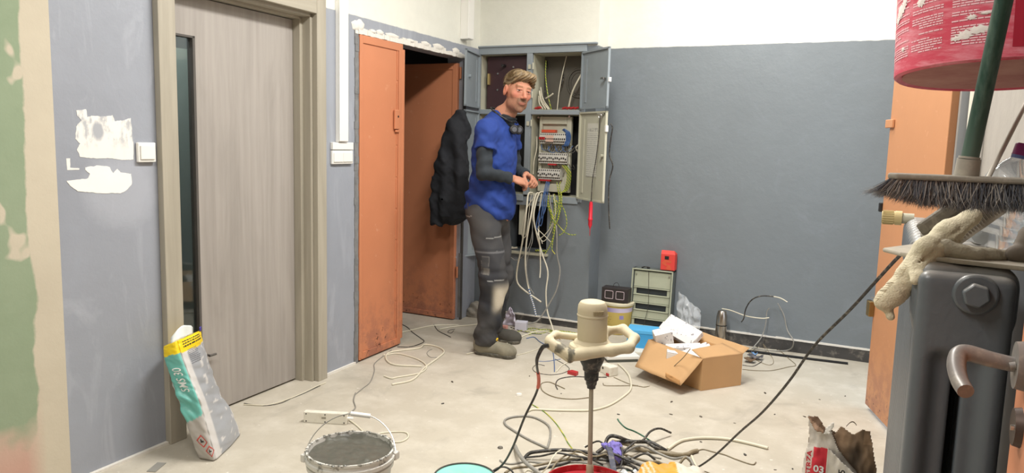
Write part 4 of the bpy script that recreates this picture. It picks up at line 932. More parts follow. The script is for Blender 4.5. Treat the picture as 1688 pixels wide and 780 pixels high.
for k, (sx, tx) in enumerate(((1.10, .13), (1.20, .065))):     # hazard diamonds
    b = MB(); q = 8
    P4 = [(0, 1), (1, 0), (0, -1), (-1, 0)]
    ring = []
    for m_ in range(4):
        for w_ in range(q):
            a0, a1 = P4[m_], P4[(m_+1) % 4]; ring.append((a0[0]+(a1[0]-a0[0])*w_/q, a0[1]+(a1[1]-a0[1])*w_/q))
    vs = [bagpt(.62+.25*k+r[0]*.22*s_, .075+.07*(1-k)+r[1]*.045*s_, .002) for s_ in (1, .80) for r in ring]; n_ = len(ring)
    b.add(vs, [(i, (i+1) % n_, n_+(i+1) % n_, n_+i) for i in range(n_)]); b.build('hazard_diamond', M_prR, bag)
    b = MB(); vs = [bagpt(.62+.25*k+dx*.22, .075+.07*(1-k)+dy*.045, .002) for dx, dy in ((-.3, -.25), (.3, -.1), (.2, .15), (0, .05), (-.1, .4), (-.25, .3))]; b.add(vs, [tuple(range(6))]); b.build('hazard_symbol', M_prK, bag)
random.seed(11)
b = MB()
for L_ in range(9):
    tt = .80-.014*L_; x = 1.30
    while x < 1.5:
        w_ = .012+.025*random.random(); vs = [bagpt(x, tt, .0018), bagpt(x+w_, tt, .0018), bagpt(x+w_, tt-.006, .0018), bagpt(x, tt-.006, .0018)]; b.add(vs, [(0, 1, 2, 3)]); x += w_+.008
b.build('small_print', M_prG, bag)
def valve(u, v):
    p = bagpt(.6+u*1.0, 1.0, 0).lerp(bagpt(1.55-u*.0, 1.0, 0), u*.5); return p+Vector((-.012*v, .01*v, .055*v*(.4+.6*math.sin(u*3))+.006*nz((u*5, v*4, 2))))
sheet('torn_paper_end', valve, 10, 6, M_prW, .002, bag)
sheet('purple_tab', lambda u, v: bagpt(1.80+.25*u, .985, .003)+Vector((0, 0, .022*v)), 4, 3, simple('purple_print', lin(70, 60, 150), .5), .002, bag)
CABLES = [
('cable_coil','thick cream cable in overlapping loops in front of the closet leaf',None,'cable_white',0.006,[(-2.522,3.511,0.006),(-2.47,3.649,0.006),(-2.542,3.892,0.006),(-2.586,4.118,0.006),(-2.628,4.263,0.006),(-2.728,4.343,0.006),(-2.842,4.346,0.006),(-2.826,4.245,0.006),(-2.932,4.036,0.006),(-2.767,3.844,0.006),(-2.573,3.903,0.006)]),
('cable_coil','second cream cable crossing the first loops, its end stripped to brown wire',None,'cable_white',0.005,[(-2.927,3.975,0.005),(-2.874,4.06,0.005),(-2.688,4.025,0.005),(-2.556,3.933,0.005),(-2.509,3.827,0.005),(-2.519,3.748,0.005),(-2.577,3.642,0.005),(-2.594,3.604,0.005),(-2.659,3.619,0.005)]),
('cable','thin dark wire lying along the floor seam below the closet leaf',None,'cable_grey',0.003,[(-2.964,4.116,0.003),(-2.911,3.926,0.003),(-2.865,3.794,0.003),(-2.772,3.671,0.003),(-2.664,3.487,0.003),(-2.632,3.377,0.003),(-2.602,3.272,0.003)]),
('cable','short dark double wire running from closet wires to the power strip',None,'cable_grey',0.0035,[(-2.614,3.287,0.004),(-2.547,3.187,0.004),(-2.467,3.102,0.004),(-2.443,3.032,0.004),(-2.42,2.984,0.004)]),
('cable','long straight white cable entering the closet across its threshold',None,'cable_white',0.005,[(-3.207,4.413,0.005),(-3.157,4.615,0.005),(-3.096,4.834,0.005),(-2.995,4.923,0.005),(-2.931,4.965,0.005)]),
('cable',"white cable stretching from the closet threshold behind the person's heels",None,'cable_white',0.005,[(-2.987,4.769,0.005),(-2.945,4.887,0.005),(-2.854,5.015,0.005),(-2.773,5.115,0.005),(-2.623,5.142,0.005)]),
('cable','dark brown wire curling in the closet doorway',None,'cable_black',0.003,[(-3.316,4.747,0.003),(-3.226,4.691,0.003),(-3.111,4.589,0.003),(-2.961,4.478,0.003),(-2.896,4.42,0.003),(-2.884,4.332,0.003),(-2.902,4.246,0.003),(-2.974,4.2,0.003)]),
('cable','short black wire forking beside the closet threshold',None,'cable_black',0.003,[(-3.109,4.882,0.003),(-2.979,4.739,0.003),(-2.862,4.665,0.003),(-2.795,4.625,0.003)]),
('cable','small black hooked wire between closet doorway and work boots',None,'cable_black',0.002,[(-2.88,4.808,0.002),(-2.858,4.736,0.002),(-2.89,4.736,0.002),(-2.913,4.809,0.002),(-2.892,4.845,0.002)]),
('cable','small grey wire loop inside the cream cable coil',None,'cable_grey',0.002,[(-2.6,4.142,0.002),(-2.642,4.116,0.002),(-2.71,4.175,0.002),(-2.74,4.244,0.002),(-2.738,4.281,0.002)]),
('cable_offcut','short white cable offcut touching the heel of the near boot',None,'cable_white',0.005,[(-2.47,4.297,0.005),(-2.453,4.342,0.005),(-2.432,4.373,0.005)]),
('cable','thin white double wire along the floor under the laminate door',None,'cable_white',0.0035,[(-3.006,2.831,0.004),(-2.895,2.887,0.004),(-2.866,2.994,0.004),(-2.864,3.135,0.004),(-2.877,3.251,0.004),(-2.877,3.341,0.004)]),
('cable','thin black wire beside the white one under the laminate door',None,'cable_black',0.002,[(-3.023,2.848,0.002),(-2.905,2.875,0.002),(-2.857,2.948,0.002),(-2.861,3.036,0.002),(-2.86,3.131,0.002),(-2.871,3.285,0.002)]),
('cable','looped white lead of the power strip behind the grey pail',None,'cable_white',0.004,[(-2.403,2.952,0.004),(-2.313,2.909,0.004),(-2.234,2.862,0.004),(-2.164,2.815,0.004),(-2.11,2.811,0.004),(-2.001,2.833,0.004),(-1.986,2.893,0.004),(-2.019,2.945,0.004),(-2.063,2.946,0.004),(-2.131,2.888,0.004),(-2.149,2.824,0.004)]),
('cable','white cable running from the near boot to the mixer handle',None,'cable_white',0.006,[(-2.356,4.655,0.006),(-2.352,4.815,0.006),(-2.345,5.006,0.006),(-2.297,5.145,0.006),(-2.161,5.103,0.006),(-2.066,4.998,0.006)]),
('cable','thin pale wire crossing the floor beyond the near boot toe',None,'cable_white',0.003,[(-2.167,4.461,0.003),(-2.119,4.633,0.003),(-2.111,4.748,0.003),(-2.087,4.801,0.003)]),
('cable','blue wire offcut standing out below the mixer handle',None,'cable_blue',0.003,[(-2.012,4.718,0.003),(-1.927,4.544,0.003),(-1.84,4.355,0.003),(-1.799,4.26,0.003)]),
('cable','blue wire lying across under the left mixer handle',None,'cable_blue',0.002,[(-2.007,4.414,0.002),(-1.946,4.436,0.002),(-1.902,4.497,0.002),(-1.878,4.545,0.002)]),
('cable','thin black wire ring on the floor left of the mixer',None,'cable_black',0.002,[(-1.907,4.349,0.002),(-1.959,4.348,0.002),(-1.952,4.259,0.002),(-1.894,4.189,0.002),(-1.804,4.187,0.002),(-1.748,4.25,0.002),(-1.735,4.348,0.002),(-1.784,4.425,0.002),(-1.91,4.525,0.002)]),
('cable','forked white cable end on the floor under the mixer',None,'cable_white',0.004,[(-1.787,4.263,0.004),(-1.809,4.402,0.004),(-1.804,4.517,0.004),(-1.834,4.632,0.004)]),
('cable','large cream cable loop sweeping past the mixer shaft to the carton',None,'cable_white',0.006,[(-1.64,3.517,0.006),(-1.622,3.571,0.006),(-1.546,3.605,0.006),(-1.428,3.666,0.006),(-1.34,3.73,0.006),(-1.285,3.852,0.006),(-1.263,4.053,0.006),(-1.272,4.198,0.006),(-1.344,4.399,0.006),(-1.419,4.529,0.006),(-1.5,4.635,0.006)]),
('cable','brown wire looping left of the mixer shaft',None,'cable_tan',0.003,[(-1.422,3.929,0.003),(-1.501,3.846,0.003),(-1.603,3.82,0.003),(-1.707,3.879,0.003),(-1.771,3.995,0.003),(-1.745,4.052,0.003),(-1.669,4.018,0.003),(-1.613,3.987,0.003)]),
('cable','black wire arching behind the brown wire near the mixer shaft',None,'cable_black',0.003,[(-1.646,3.954,0.003),(-1.691,4.031,0.003),(-1.714,4.14,0.003),(-1.658,4.231,0.003),(-1.571,4.27,0.003),(-1.473,4.33,0.003)]),
('cable','thin brown wire lying from the mixer shaft under the carton flap',None,'cable_tan',0.0025,[(-1.452,4.206,0.002),(-1.417,4.174,0.002),(-1.274,4.262,0.002),(-1.203,4.279,0.002),(-1.165,4.41,0.002),(-1.069,4.381,0.122),(-1.002,4.332,0.202),(-0.931,4.192,0.302)]),
('cable','thin wire curving between the white flat box and the carton',None,'cable_tan',0.0025,[(-1.434,4.356,0.002),(-1.367,4.313,0.002),(-1.297,4.274,0.003),(-1.251,4.276,0.002)]),
('cable_loop','grey cable bent in a wide loop on the floor left of the mixer shaft',None,'cable_grey',0.0055,[(-1.346,3.132,0.006),(-1.473,3.184,0.006),(-1.59,3.25,0.006),(-1.655,3.296,0.006),(-1.686,3.357,0.006),(-1.659,3.423,0.006),(-1.59,3.465,0.006),(-1.505,3.435,0.006),(-1.441,3.376,0.006),(-1.39,3.269,0.006),(-1.343,3.126,0.006)]),
('cable','yellow-green striped wire running down to the cable heap',None,'cable_yg',0.003,[(-1.666,3.642,0.003),(-1.561,3.574,0.003),(-1.468,3.485,0.003),(-1.397,3.4,0.003),(-1.33,3.311,0.003),(-1.288,3.249,0.003),(-1.237,3.187,0.003)]),
('cable','thick grey cable with a bare end rising from the cable heap',None,'cable_grey',0.009,[(-1.488,3.072,0.009),(-1.403,2.937,0.039),(-1.318,2.829,0.059),(-1.254,2.782,0.059),(-1.195,2.76,0.049)]),
('cable','thick dark cable arching over the back of the heap',None,'cable_black',0.008,[(-1.387,2.958,0.008),(-1.372,2.984,0.028),(-1.34,3.0,0.038),(-1.254,3.047,0.048),(-1.164,3.084,0.048),(-1.114,3.109,0.038),(-1.016,3.124,0.028),(-0.954,3.159,0.008)]),
('cable','grey wire with a small lug at its left end beside the heap',None,'cable_grey',0.004,[(-1.479,2.9,0.004),(-1.453,2.885,0.004),(-1.411,2.895,0.004),(-1.363,2.953,0.004),(-1.283,2.977,0.004),(-1.229,3.062,0.004),(-1.16,3.117,0.004),(-1.057,3.162,0.004)]),
('cable','dark wire hoop at the lower left edge of the cable heap',None,'cable_black',0.004,[(-1.445,2.732,0.004),(-1.433,2.766,0.024),(-1.403,2.787,0.034),(-1.371,2.795,0.024),(-1.342,2.786,0.004)]),
('cable','tan wire crossing the left of the cable heap',None,'cable_tan',0.005,[(-1.398,2.792,0.005),(-1.388,2.854,0.005),(-1.319,2.924,0.005),(-1.263,3.001,0.005),(-1.203,3.074,0.005),(-1.133,3.123,0.005)]),
('cable','pale wire leaning up over the middle of the heap',None,'cable_white',0.0035,[(-1.258,2.877,0.004),(-1.234,2.886,0.034),(-1.234,2.93,0.054),(-1.234,2.978,0.064),(-1.237,3.042,0.054)]),
('cable','brown wire hoop between heap and red bucket',None,'cable_tan',0.004,[(-1.225,2.881,0.004),(-1.219,2.952,0.034),(-1.192,3.005,0.054),(-1.159,3.032,0.054),(-1.119,3.025,0.034)]),
('cable','dark grey wire lying straight through the heap',None,'cable_black',0.005,[(-1.284,2.901,0.005),(-1.217,2.998,0.005),(-1.155,3.103,0.005),(-1.038,3.148,0.005),(-0.92,3.142,0.005),(-0.87,3.071,0.005)]),
('cable','pale grey wire bowed low in front of the heap',None,'cable_grey',0.004,[(-1.301,2.823,0.004),(-1.276,2.929,0.004),(-1.192,3.045,0.004),(-1.074,3.085,0.004),(-0.989,3.068,0.004)]),
('cable','pale twisted wire at the left foot of the heap',None,'cable_white',0.003,[(-1.32,2.814,0.003),(-1.327,2.866,0.003),(-1.294,2.871,0.003),(-1.255,2.838,0.003)]),
('cable','thick black cable forming the top hump right of the mixer shaft',None,'cable_black',0.009,[(-1.117,3.193,0.009),(-1.096,3.232,0.029),(-1.092,3.26,0.059),(-1.079,3.282,0.069),(-1.043,3.286,0.069),(-0.998,3.337,0.039),(-0.92,3.375,0.039),(-0.873,3.371,0.029),(-0.834,3.383,0.009)]),
('cable','second black cable joining the hump at the purple rag',None,'cable_black',0.008,[(-1.089,3.285,0.008),(-1.047,3.302,0.038),(-0.979,3.323,0.048),(-0.933,3.37,0.038),(-0.883,3.352,0.028),(-0.84,3.382,0.008)]),
('cable','thick grey brown cable running right along the heap to a frayed joint',None,'cable_tan',0.01,[(-1.097,3.36,0.01),(-1.006,3.315,0.03),(-0.937,3.336,0.01),(-0.867,3.353,0.01),(-0.802,3.359,0.01),(-0.757,3.377,0.01)]),
('cable','frayed taped cable joint right of the heap',None,'cable_tan',0.01,[(-0.813,3.368,0.01),(-0.77,3.37,0.01),(-0.739,3.396,0.01),(-0.723,3.437,0.01),(-0.706,3.464,0.01)]),
('cable','thin curved wire ending in a small knot right of the frayed joint',None,'cable_tan',0.003,[(-0.709,3.481,0.003),(-0.687,3.51,0.003),(-0.642,3.504,0.003),(-0.584,3.497,0.003),(-0.523,3.47,0.003),(-0.451,3.451,0.003),(-0.44,3.487,0.003)]),
('cable','long thick cream cable end arching right of the heap',None,'cable_white',0.008,[(-0.836,3.409,0.008),(-0.819,3.503,0.008),(-0.791,3.572,0.008),(-0.716,3.643,0.008),(-0.606,3.69,0.008),(-0.503,3.689,0.008),(-0.413,3.675,0.008)]),
('cable','short cream cable stub pointing down from the frayed joint',None,'cable_white',0.006,[(-0.718,3.395,0.006),(-0.692,3.332,0.006),(-0.665,3.274,0.006)]),
('cable','green wire leaning up from the heap with a bare tip',None,'cable_green',0.004,[(-0.917,3.418,0.024),(-0.971,3.445,0.034),(-1.014,3.433,0.054),(-1.046,3.402,0.074),(-1.079,3.406,0.094),(-1.097,3.421,0.104)]),
('cable','thin pale wire beside the leaning green wire',None,'cable_white',0.0015,[(-1.084,3.464,0.052),(-1.042,3.426,0.042),(-0.998,3.386,0.022)]),
('cable','tan cable lying in the middle of the heap behind the orange bag',None,'cable_tan',0.005,[(-1.005,3.253,0.005),(-0.936,3.238,0.005),(-0.877,3.235,0.005),(-0.82,3.237,0.005)]),
('cable','dark wire behind the orange bag',None,'cable_black',0.004,[(-0.977,3.186,0.004),(-0.932,3.152,0.004),(-0.894,3.087,0.004)]),
('cable','dark green wire low between purple rag and orange bag',None,'cable_green',0.004,[(-0.947,3.093,0.004),(-0.897,3.114,0.004),(-0.876,3.156,0.004),(-0.869,3.189,0.004)]),
('cable','grey wire slanting through the right of the heap',None,'cable_grey',0.004,[(-1.007,3.369,0.004),(-0.943,3.357,0.004),(-0.882,3.304,0.004),(-0.837,3.299,0.004)]),
('cable','stiff black and white wire arched against the back wall',None,'cable_black',0.0045,[(-0.865,5.5,0.198),(-0.85,5.5,0.227),(-0.838,5.5,0.305),(-0.797,5.48,0.377),(-0.732,5.48,0.411),(-0.656,5.5,0.412)]),
('cable','stiff pale wire continuing the arch against the back wall',None,'cable_white',0.004,[(-0.685,5.5,0.413),(-0.617,5.52,0.404),(-0.563,5.52,0.38)]),
('cable','pale wire sticking out from behind the steel flask',None,'cable_white',0.004,[(-1.023,5.58,0.262),(-0.953,5.56,0.261),(-0.837,5.52,0.243),(-0.728,5.5,0.244),(-0.675,5.5,0.255)]),
('cable','dark wire drooping down the back wall to the floor heap',None,'cable_grey',0.0045,[(-0.633,5.57,0.354),(-0.585,5.57,0.271),(-0.552,5.56,0.166),(-0.5,5.5,0.107),(-0.538,5.604,0.014),(-0.652,5.513,0.014),(-0.777,5.509,0.014)]),
('cable','grey wire rising against the back wall beside the arched wire',None,'cable_grey',0.004,[(-0.689,5.58,0.309),(-0.704,5.58,0.276),(-0.706,5.58,0.185),(-0.725,5.55,0.094),(-0.77,5.455,0.024)]),
('cable','thin wire loop spread on the floor right of the carton',None,'cable_tan',0.0025,[(-0.754,4.971,0.002),(-0.675,4.989,0.002),(-0.58,5.048,0.002),(-0.491,5.197,0.002),(-0.453,5.269,0.002),(-0.516,5.415,0.002),(-0.599,5.596,0.002),(-0.674,5.682,0.002),(-0.748,5.597,0.002),(-0.782,5.407,0.002)]),
('cable','small wire loop on the floor close to the carton',None,'cable_tan',0.002,[(-0.742,5.292,0.002),(-0.668,5.203,0.002),(-0.612,5.172,0.002),(-0.595,5.248,0.002),(-0.627,5.399,0.002),(-0.712,5.568,0.042),(-0.671,5.479,0.002)]),
('cable','tangled pale wire along the skirting beside the flask',None,'cable_white',0.003,[(-0.831,5.374,0.003),(-0.781,5.536,0.003),(-0.758,5.726,0.003),(-0.732,5.84,0.023),(-0.71,5.88,0.003),(-0.745,5.578,0.003),(-0.62,5.599,0.003)]),
('cable','thin dark wire trailing past the right of the carton',None,'cable_black',0.0025,[(-0.771,5.071,0.002),(-0.708,5.078,0.002),(-0.682,5.159,0.002),(-0.669,5.234,0.002)]),
('cable','yellow-green wires strewn along the skirting below the cabinet','green wire offcuts below the cabinet','cable_yg',0.003,[(-2.47,5.159,0.003),(-2.357,5.142,0.003),(-2.234,5.155,0.003),(-2.128,5.203,0.003)]),
('cable','yellow-green wires strewn along the skirting below the cabinet','green wire offcuts below the cabinet','cable_yg',0.003,[(-2.452,5.015,0.003),(-2.41,5.198,0.003),(-2.27,5.177,0.003),(-2.04,5.173,0.003)]),
('cable','yellow-green wires strewn along the skirting below the cabinet','green wire offcuts below the cabinet','cable_yg',0.003,[(-2.334,5.005,0.003),(-2.313,5.216,0.003),(-2.197,5.223,0.003),(-2.102,5.263,0.003)]),
('cable','yellow-green wires strewn along the skirting below the cabinet','green wire offcuts below the cabinet','cable_yg',0.0025,[(-2.41,5.088,0.002),(-2.279,5.085,0.002),(-2.218,5.235,0.002),(-2.048,5.256,0.002)]),
('cable','pale wire curving along the skirting left of the yellow-green offcuts',None,'cable_white',0.003,[(-2.524,5.034,0.003),(-2.519,5.15,0.003),(-2.413,5.106,0.003),(-2.314,5.104,0.003)]),
('cable','black wire crossing the yellow-green offcuts',None,'cable_black',0.003,[(-2.552,5.129,0.003),(-2.453,5.08,0.003),(-2.338,5.045,0.003),(-2.259,5.074,0.003)]),
('cable','dark blue wire frayed beside the mixer cord',None,'cable_blue',0.003,[(-2.304,4.899,0.003),(-2.272,4.961,0.003),(-2.187,4.873,0.003),(-2.133,4.829,0.003)]),
]
HANGING = [
('thick white cable hanging leftmost of the cabinet bundle, bent out above the skirting','cable_white',0.007,[(-2.511,5.37,1.055),(-2.534,5.34,1.045),(-2.511,5.266,0.931),(-2.539,5.266,0.664),(-2.575,5.266,0.466),(-2.568,5.246,0.362),(-2.508,5.226,0.303),(-2.332,5.206,0.22)]),
('thick white cable hanging second from left, with a twisted stripped end','cable_white',0.007,[(-2.448,5.37,1.058),(-2.47,5.34,1.039),(-2.463,5.247,0.878),(-2.493,5.247,0.684),(-2.498,5.247,0.5),(-2.462,5.227,0.352),(-2.423,5.207,0.253),(-2.385,5.187,0.184),(-2.352,5.167,0.109)]),
('long white cable hanging from the cabinet down to the mixer handle height','cable_white',0.006,[(-2.416,5.37,1.069),(-2.444,5.34,1.05),(-2.443,5.258,0.903),(-2.423,5.258,0.775),(-2.359,5.258,0.589),(-2.298,5.238,0.459),(-2.299,5.218,0.309),(-2.275,5.198,0.162),(-2.226,5.178,0.062),(-2.184,5.134,0.01)]),
('grey white cable hanging rightmost of the long ones, curling at the floor','cable_grey',0.006,[(-2.369,5.37,1.062),(-2.336,5.34,0.961),(-2.242,5.244,0.809),(-2.229,5.244,0.603),(-2.199,5.244,0.478),(-2.211,5.224,0.337),(-2.254,5.204,0.23),(-2.298,5.184,0.142),(-2.344,5.164,0.073),(-2.412,5.144,0.048)]),
('short white cable hanging mid bundle with a fuzzy stranded tip','cable_white',0.005,[(-2.432,5.37,1.059),(-2.434,5.34,0.907),(-2.389,5.242,0.751),(-2.374,5.242,0.642),(-2.364,5.242,0.49),(-2.357,5.222,0.407)]),
('thin white wire looped forward in the hanging bundle beside the leftmost cable','cable_white',0.003,[(-2.522,5.37,1.054),(-2.524,5.34,0.901),(-2.509,5.276,0.738),(-2.54,5.276,0.702),(-2.553,5.276,0.783),(-2.515,5.276,0.93),(-2.456,5.276,1.029)]),
('thin white wire crossing the hanging bundle down to the open hole edge','cable_white',0.003,[(-2.49,5.37,1.056),(-2.492,5.34,0.893),(-2.427,5.279,0.768),(-2.367,5.279,0.687),(-2.312,5.279,0.753),(-2.275,5.279,0.865),(-2.269,5.279,0.969)]),
('thin white wire hanging from the cabinet, its hook turned right at mid height','cable_white',0.003,[(-2.469,5.37,1.057),(-2.482,5.34,0.928),(-2.416,5.23,0.797),(-2.36,5.23,0.702),(-2.349,5.23,0.675)]),
('thin white wire slanting right across the open hole','cable_white',0.003,[(-2.501,5.37,1.055),(-2.502,5.34,0.902),(-2.432,5.264,0.807),(-2.351,5.264,0.737),(-2.288,5.264,0.686)]),
('thin grey wire sagging left from the bundle across the hole','cable_grey',0.003,[(-2.479,5.37,1.047),(-2.48,5.34,0.855),(-2.47,5.266,0.67),(-2.53,5.266,0.558),(-2.588,5.266,0.518),(-2.648,5.266,0.542)]),
('thin grey wire hanging straight behind the white cables','cable_grey',0.003,[(-2.506,5.37,1.045),(-2.495,5.34,0.854),(-2.429,5.22,0.702),(-2.457,5.22,0.604),(-2.474,5.22,0.482),(-2.448,5.22,0.34),(-2.403,5.22,0.272)]),
('blue wire hanging left in the blue group below the breakers','cable_blue',0.0035,[(-2.383,5.37,1.148),(-2.392,5.34,1.063),(-2.375,5.252,0.988),(-2.398,5.252,0.906),(-2.416,5.252,0.81),(-2.404,5.252,0.773)]),
('blue wire hanging in the middle of the blue group','cable_blue',0.0035,[(-2.393,5.37,1.152),(-2.402,5.34,1.052),(-2.359,5.23,0.943),(-2.376,5.23,0.848),(-2.395,5.23,0.799)]),
('blue wire doubled back at its tip in the blue group','cable_blue',0.0035,[(-2.372,5.37,1.148),(-2.386,5.34,1.044),(-2.357,5.251,0.918),(-2.374,5.251,0.813),(-2.396,5.251,0.845),(-2.389,5.251,0.94)]),
('blue wire hanging rightmost in the blue group','cable_blue',0.003,[(-2.367,5.37,1.139),(-2.371,5.34,1.045),(-2.338,5.242,0.944),(-2.367,5.242,0.871)]),
('yellow-green wire springing far right below the cabinet','cable_yg',0.0035,[(-2.368,5.37,1.043),(-2.362,5.34,0.959),(-2.277,5.271,0.866),(-2.192,5.271,0.783),(-2.136,5.271,0.759),(-2.086,5.271,0.763)]),
('yellow-green wire bowed right with its tip turned inward','cable_yg',0.0035,[(-2.292,5.37,1.095),(-2.25,5.34,0.99),(-2.17,5.242,0.922),(-2.157,5.242,0.835),(-2.185,5.242,0.772),(-2.219,5.242,0.75)]),
('yellow-green wire dropping with a hooked tip at hole sill height','cable_yg',0.0035,[(-2.374,5.37,1.043),(-2.358,5.34,0.984),(-2.274,5.228,0.888),(-2.246,5.228,0.829),(-2.262,5.228,0.692),(-2.264,5.228,0.635),(-2.238,5.228,0.604)]),
('yellow-green wire crossing left over the hole at its lower edge','cable_yg',0.0035,[(-2.266,5.37,1.068),(-2.263,5.34,0.942),(-2.25,5.249,0.808),(-2.285,5.249,0.678),(-2.329,5.249,0.598)]),
('yellow-green wire arched out of the cabinet over its sill','cable_yg',0.0035,[(-2.305,5.37,1.151),(-2.279,5.34,1.083),(-2.222,5.236,1.021),(-2.238,5.236,0.927),(-2.267,5.236,0.888),(-2.29,5.236,0.947)]),
('yellow-green wire arched highest out of the cabinet','cable_yg',0.0035,[(-2.274,5.37,1.153),(-2.27,5.34,1.116),(-2.204,5.24,1.045),(-2.211,5.24,0.952),(-2.233,5.24,0.871),(-2.261,5.24,0.808)]),
('yellow-green wire hanging close behind the arched ones','cable_yg',0.003,[(-2.332,5.37,1.045),(-2.304,5.34,0.939),(-2.299,5.276,0.864),(-2.317,5.276,0.777)]),
('yellow-green wire looped back up beside the sill','cable_yg',0.003,[(-2.353,5.37,1.044),(-2.346,5.34,0.937),(-2.27,5.235,0.85),(-2.226,5.235,0.872),(-2.219,5.235,0.952),(-2.246,5.235,1.02)]),
('yellow-green wire drooping straight right of the blue group','cable_yg',0.0035,[(-2.322,5.37,1.055),(-2.29,5.34,0.955),(-2.259,5.245,0.832),(-2.271,5.245,0.76)]),
('thin white wire running from right wire group left across the hole','cable_white',0.003,[(-2.332,5.37,1.055),(-2.294,5.34,0.94),(-2.287,5.262,0.828),(-2.335,5.262,0.753),(-2.391,5.262,0.701)]),
]
# ------------------------------------------------------------------ cables on the floor and hanging wires
for n_, l_, g_, m_, r_, pts in CABLES:
    pts = [(p[0], p[1], max(p[2], r_)) for p in pts]
    o = MB().ring(spline(pts, 5), r_, 8 if r_ > .0035 else 6).build(n_, M_cab[m_], None, smooth=60); tag(o, l_, 'cable', g_)
for l_, m_, r_, pts in HANGING:
    o = MB().ring(spline(pts, 5), r_, 8).build('hanging_wire', M_cab[m_], None, smooth=60); tag(o, l_, 'cable')
    if 'twisted' in l_:
        sp2 = spline(pts, 5)[-14:]; b = MB(); 
        for k in range(len(sp2)-1): b.cyl(sp2[k], sp2[k].lerp(sp2[k+1], .45), r_*1.12, n=8)
        b.build('twisted_core', M_cab['cable_blue'], o, smooth=60)
hb = [(.075, 1.50, 1.285), (.052, 1.9, 1.235), (-.06, 2.2, 1.025), (-.155, 2.36, .87), (-.233, 2.5, .704), (-.33, 2.7, .52), (-.433, 2.9, .355), (-.55, 3.08, .17), (-.655, 3.23, .03), (-.70, 3.30, .006)]
o = MB().ring(spline(hb, 8), .0042, 8).build('hanging_cable', M_cab['cable_black'], None, smooth=60); tag(o, 'long black cable slung from the radiator down across the view to the floor', 'cable')

# the tangle of the cable heap: loose wires crossing each other
random.seed(77)
for i in range(20):
    x = -1.25+.75*random.random(); y = 2.86+.38*random.random(); a = random.uniform(-.5, .9)+(3.14 if i % 3 == 0 else 0); L = .22+.3*random.random(); m_ = ('cable_black', 'cable_grey', 'cable_tan', 'cable_black', 'cable_tan')[i % 5]; r_ = .0025+.004*random.random(); pts = []
    for k in range(6):
        a += random.uniform(-.55, .55); pts.append((x, y, r_+.012+.055*random.random()*(1 if 0 < k < 5 else 0))); x += math.cos(a)*L/5; y += math.sin(a)*L/5*.8
    o = MB().ring(spline(pts, 5), r_, 7).build('cable', M_cab[m_], None, smooth=60); tag(o, 'thin loose wire tangled within the cable heap behind the red bucket', 'cable', 'loose wires tangled in the cable heap')

# ------------------------------------------------------------------ debris
random.seed(21)
DEB = [(.0, 0)]
deb_pts = {'dark chip of plaster lying alone on the floor between pail and mixer cord': (-1.545, 3.03, .014, M_rawc), 'pale plaster flake on the floor behind the mixer cord': (-1.80, 3.75, .02, M_plaster)}
for l_, (x, y, r, m) in deb_pts.items():
    b = MB(); b.lathe([(r, .001), (r*.8, r*.5), (0, r*.55)], 7, (x, y, 0)); o = b.build('plaster_chip', m); tag(o, l_, 'debris')
dark = [(-.62, 3.95), (-.45, 4.2), (-.30, 4.25), (-.22, 4.05), (-.55, 4.55), (-.25, 4.6), (-.12, 4.75), (-.72, 3.6), (-1.1, 3.3), (-.5, 3.55), (-.35, 3.45), (-.28, 3.5), (-.95, 3.9), (-2.1, 3.4), (-2.25, 3.75), (-1.6, 3.9), (-1.9, 4.1), (-1.2, 3.75), (-1.0, 4.1), (-.8, 3.95), (-.4, 3.9), (-.1, 4.2), (-2.0, 3.0), (-1.75, 3.4), (-.15, 5.2), (-.35, 5.0), (-.5, 5.15)]
cm = []
for k in range(4):
    random.seed(k); b = MB(); n = 6; pr_ = [(.012*(1+random.random()*.8)*math.cos(2*math.pi*i/n), .006*(1+random.random())*math.sin(2*math.pi*i/n)) for i in range(n)]; b.prism(pr_, 0, .005+.003*random.random()); me = bpy.data.meshes.new('debris_chip'); me.from_pydata(b.v, [], b.f); me.materials.append(M_rawc if k % 2 else simple('chip_dark', lin(78, 70, 60), .9)); cm.append(me)
for i, (x, y) in enumerate(dark[:20]):
    o = link('debris_chip', cm[i % 4]); o.location = (x, y, 0); o.rotation_euler = (0, 0, i*1.3); s = .35+.09*(i % 5); o.scale = (s, s, s); tag(o, 'small dark chip of rubble lying on the bare concrete floor', 'debris', 'small dark chips scattered on the floor')
for x, y, l_, m, sx, sy in ((-.74, 5.17, 'crumpled brown leaf like scrap beside the right end of the carton', simple('brown_scrap', lin(104, 84, 64), .9), .035, .03), (-.72, 5.27, 'crumpled grey foil scrap with a bend behind the right end of the carton', simple('foil_scrap', lin(98, 96, 100), .4, .4), .05, .03), (-.735, 5.33, 'small blue plastic scrap on the grey foil scrap', simple('blue_scrap', lin(104, 142, 186), .5), .018, .014)):
    o = sheet('scrap', lambda u, v: Vector((x+sx*(u-.5)*2, y+sy*(v-.5)*2, .018+.02*nz((u*3+x*9, v*3, 1))+.02*abs(u-.5))), 8, 8, m, .002); tag(o, l_, 'scrap')
for l_, (x, y, z, sx, sz), m in (('white crumpled plastic wrap standing behind the far work boot', (-2.57, 5.15, 0, .07, .16), simple('lavender_film', lin(206, 200, 216), .4)),):
    o = sheet('plastic_wrap', lambda u, v: Vector((x+sx*(u-.5)*2*(1-.75*v), y+.03*nz((u*4, v*4, 2)), z+.003+sz*v*(1-.25*abs(u-.45))))+Vector((.015*nz((u*5, v*5, 3)), .05*math.sin(u*3.1)*(1-v), 0)), 16, 16, m, .002); tag(o, l_, 'plastic wrap')
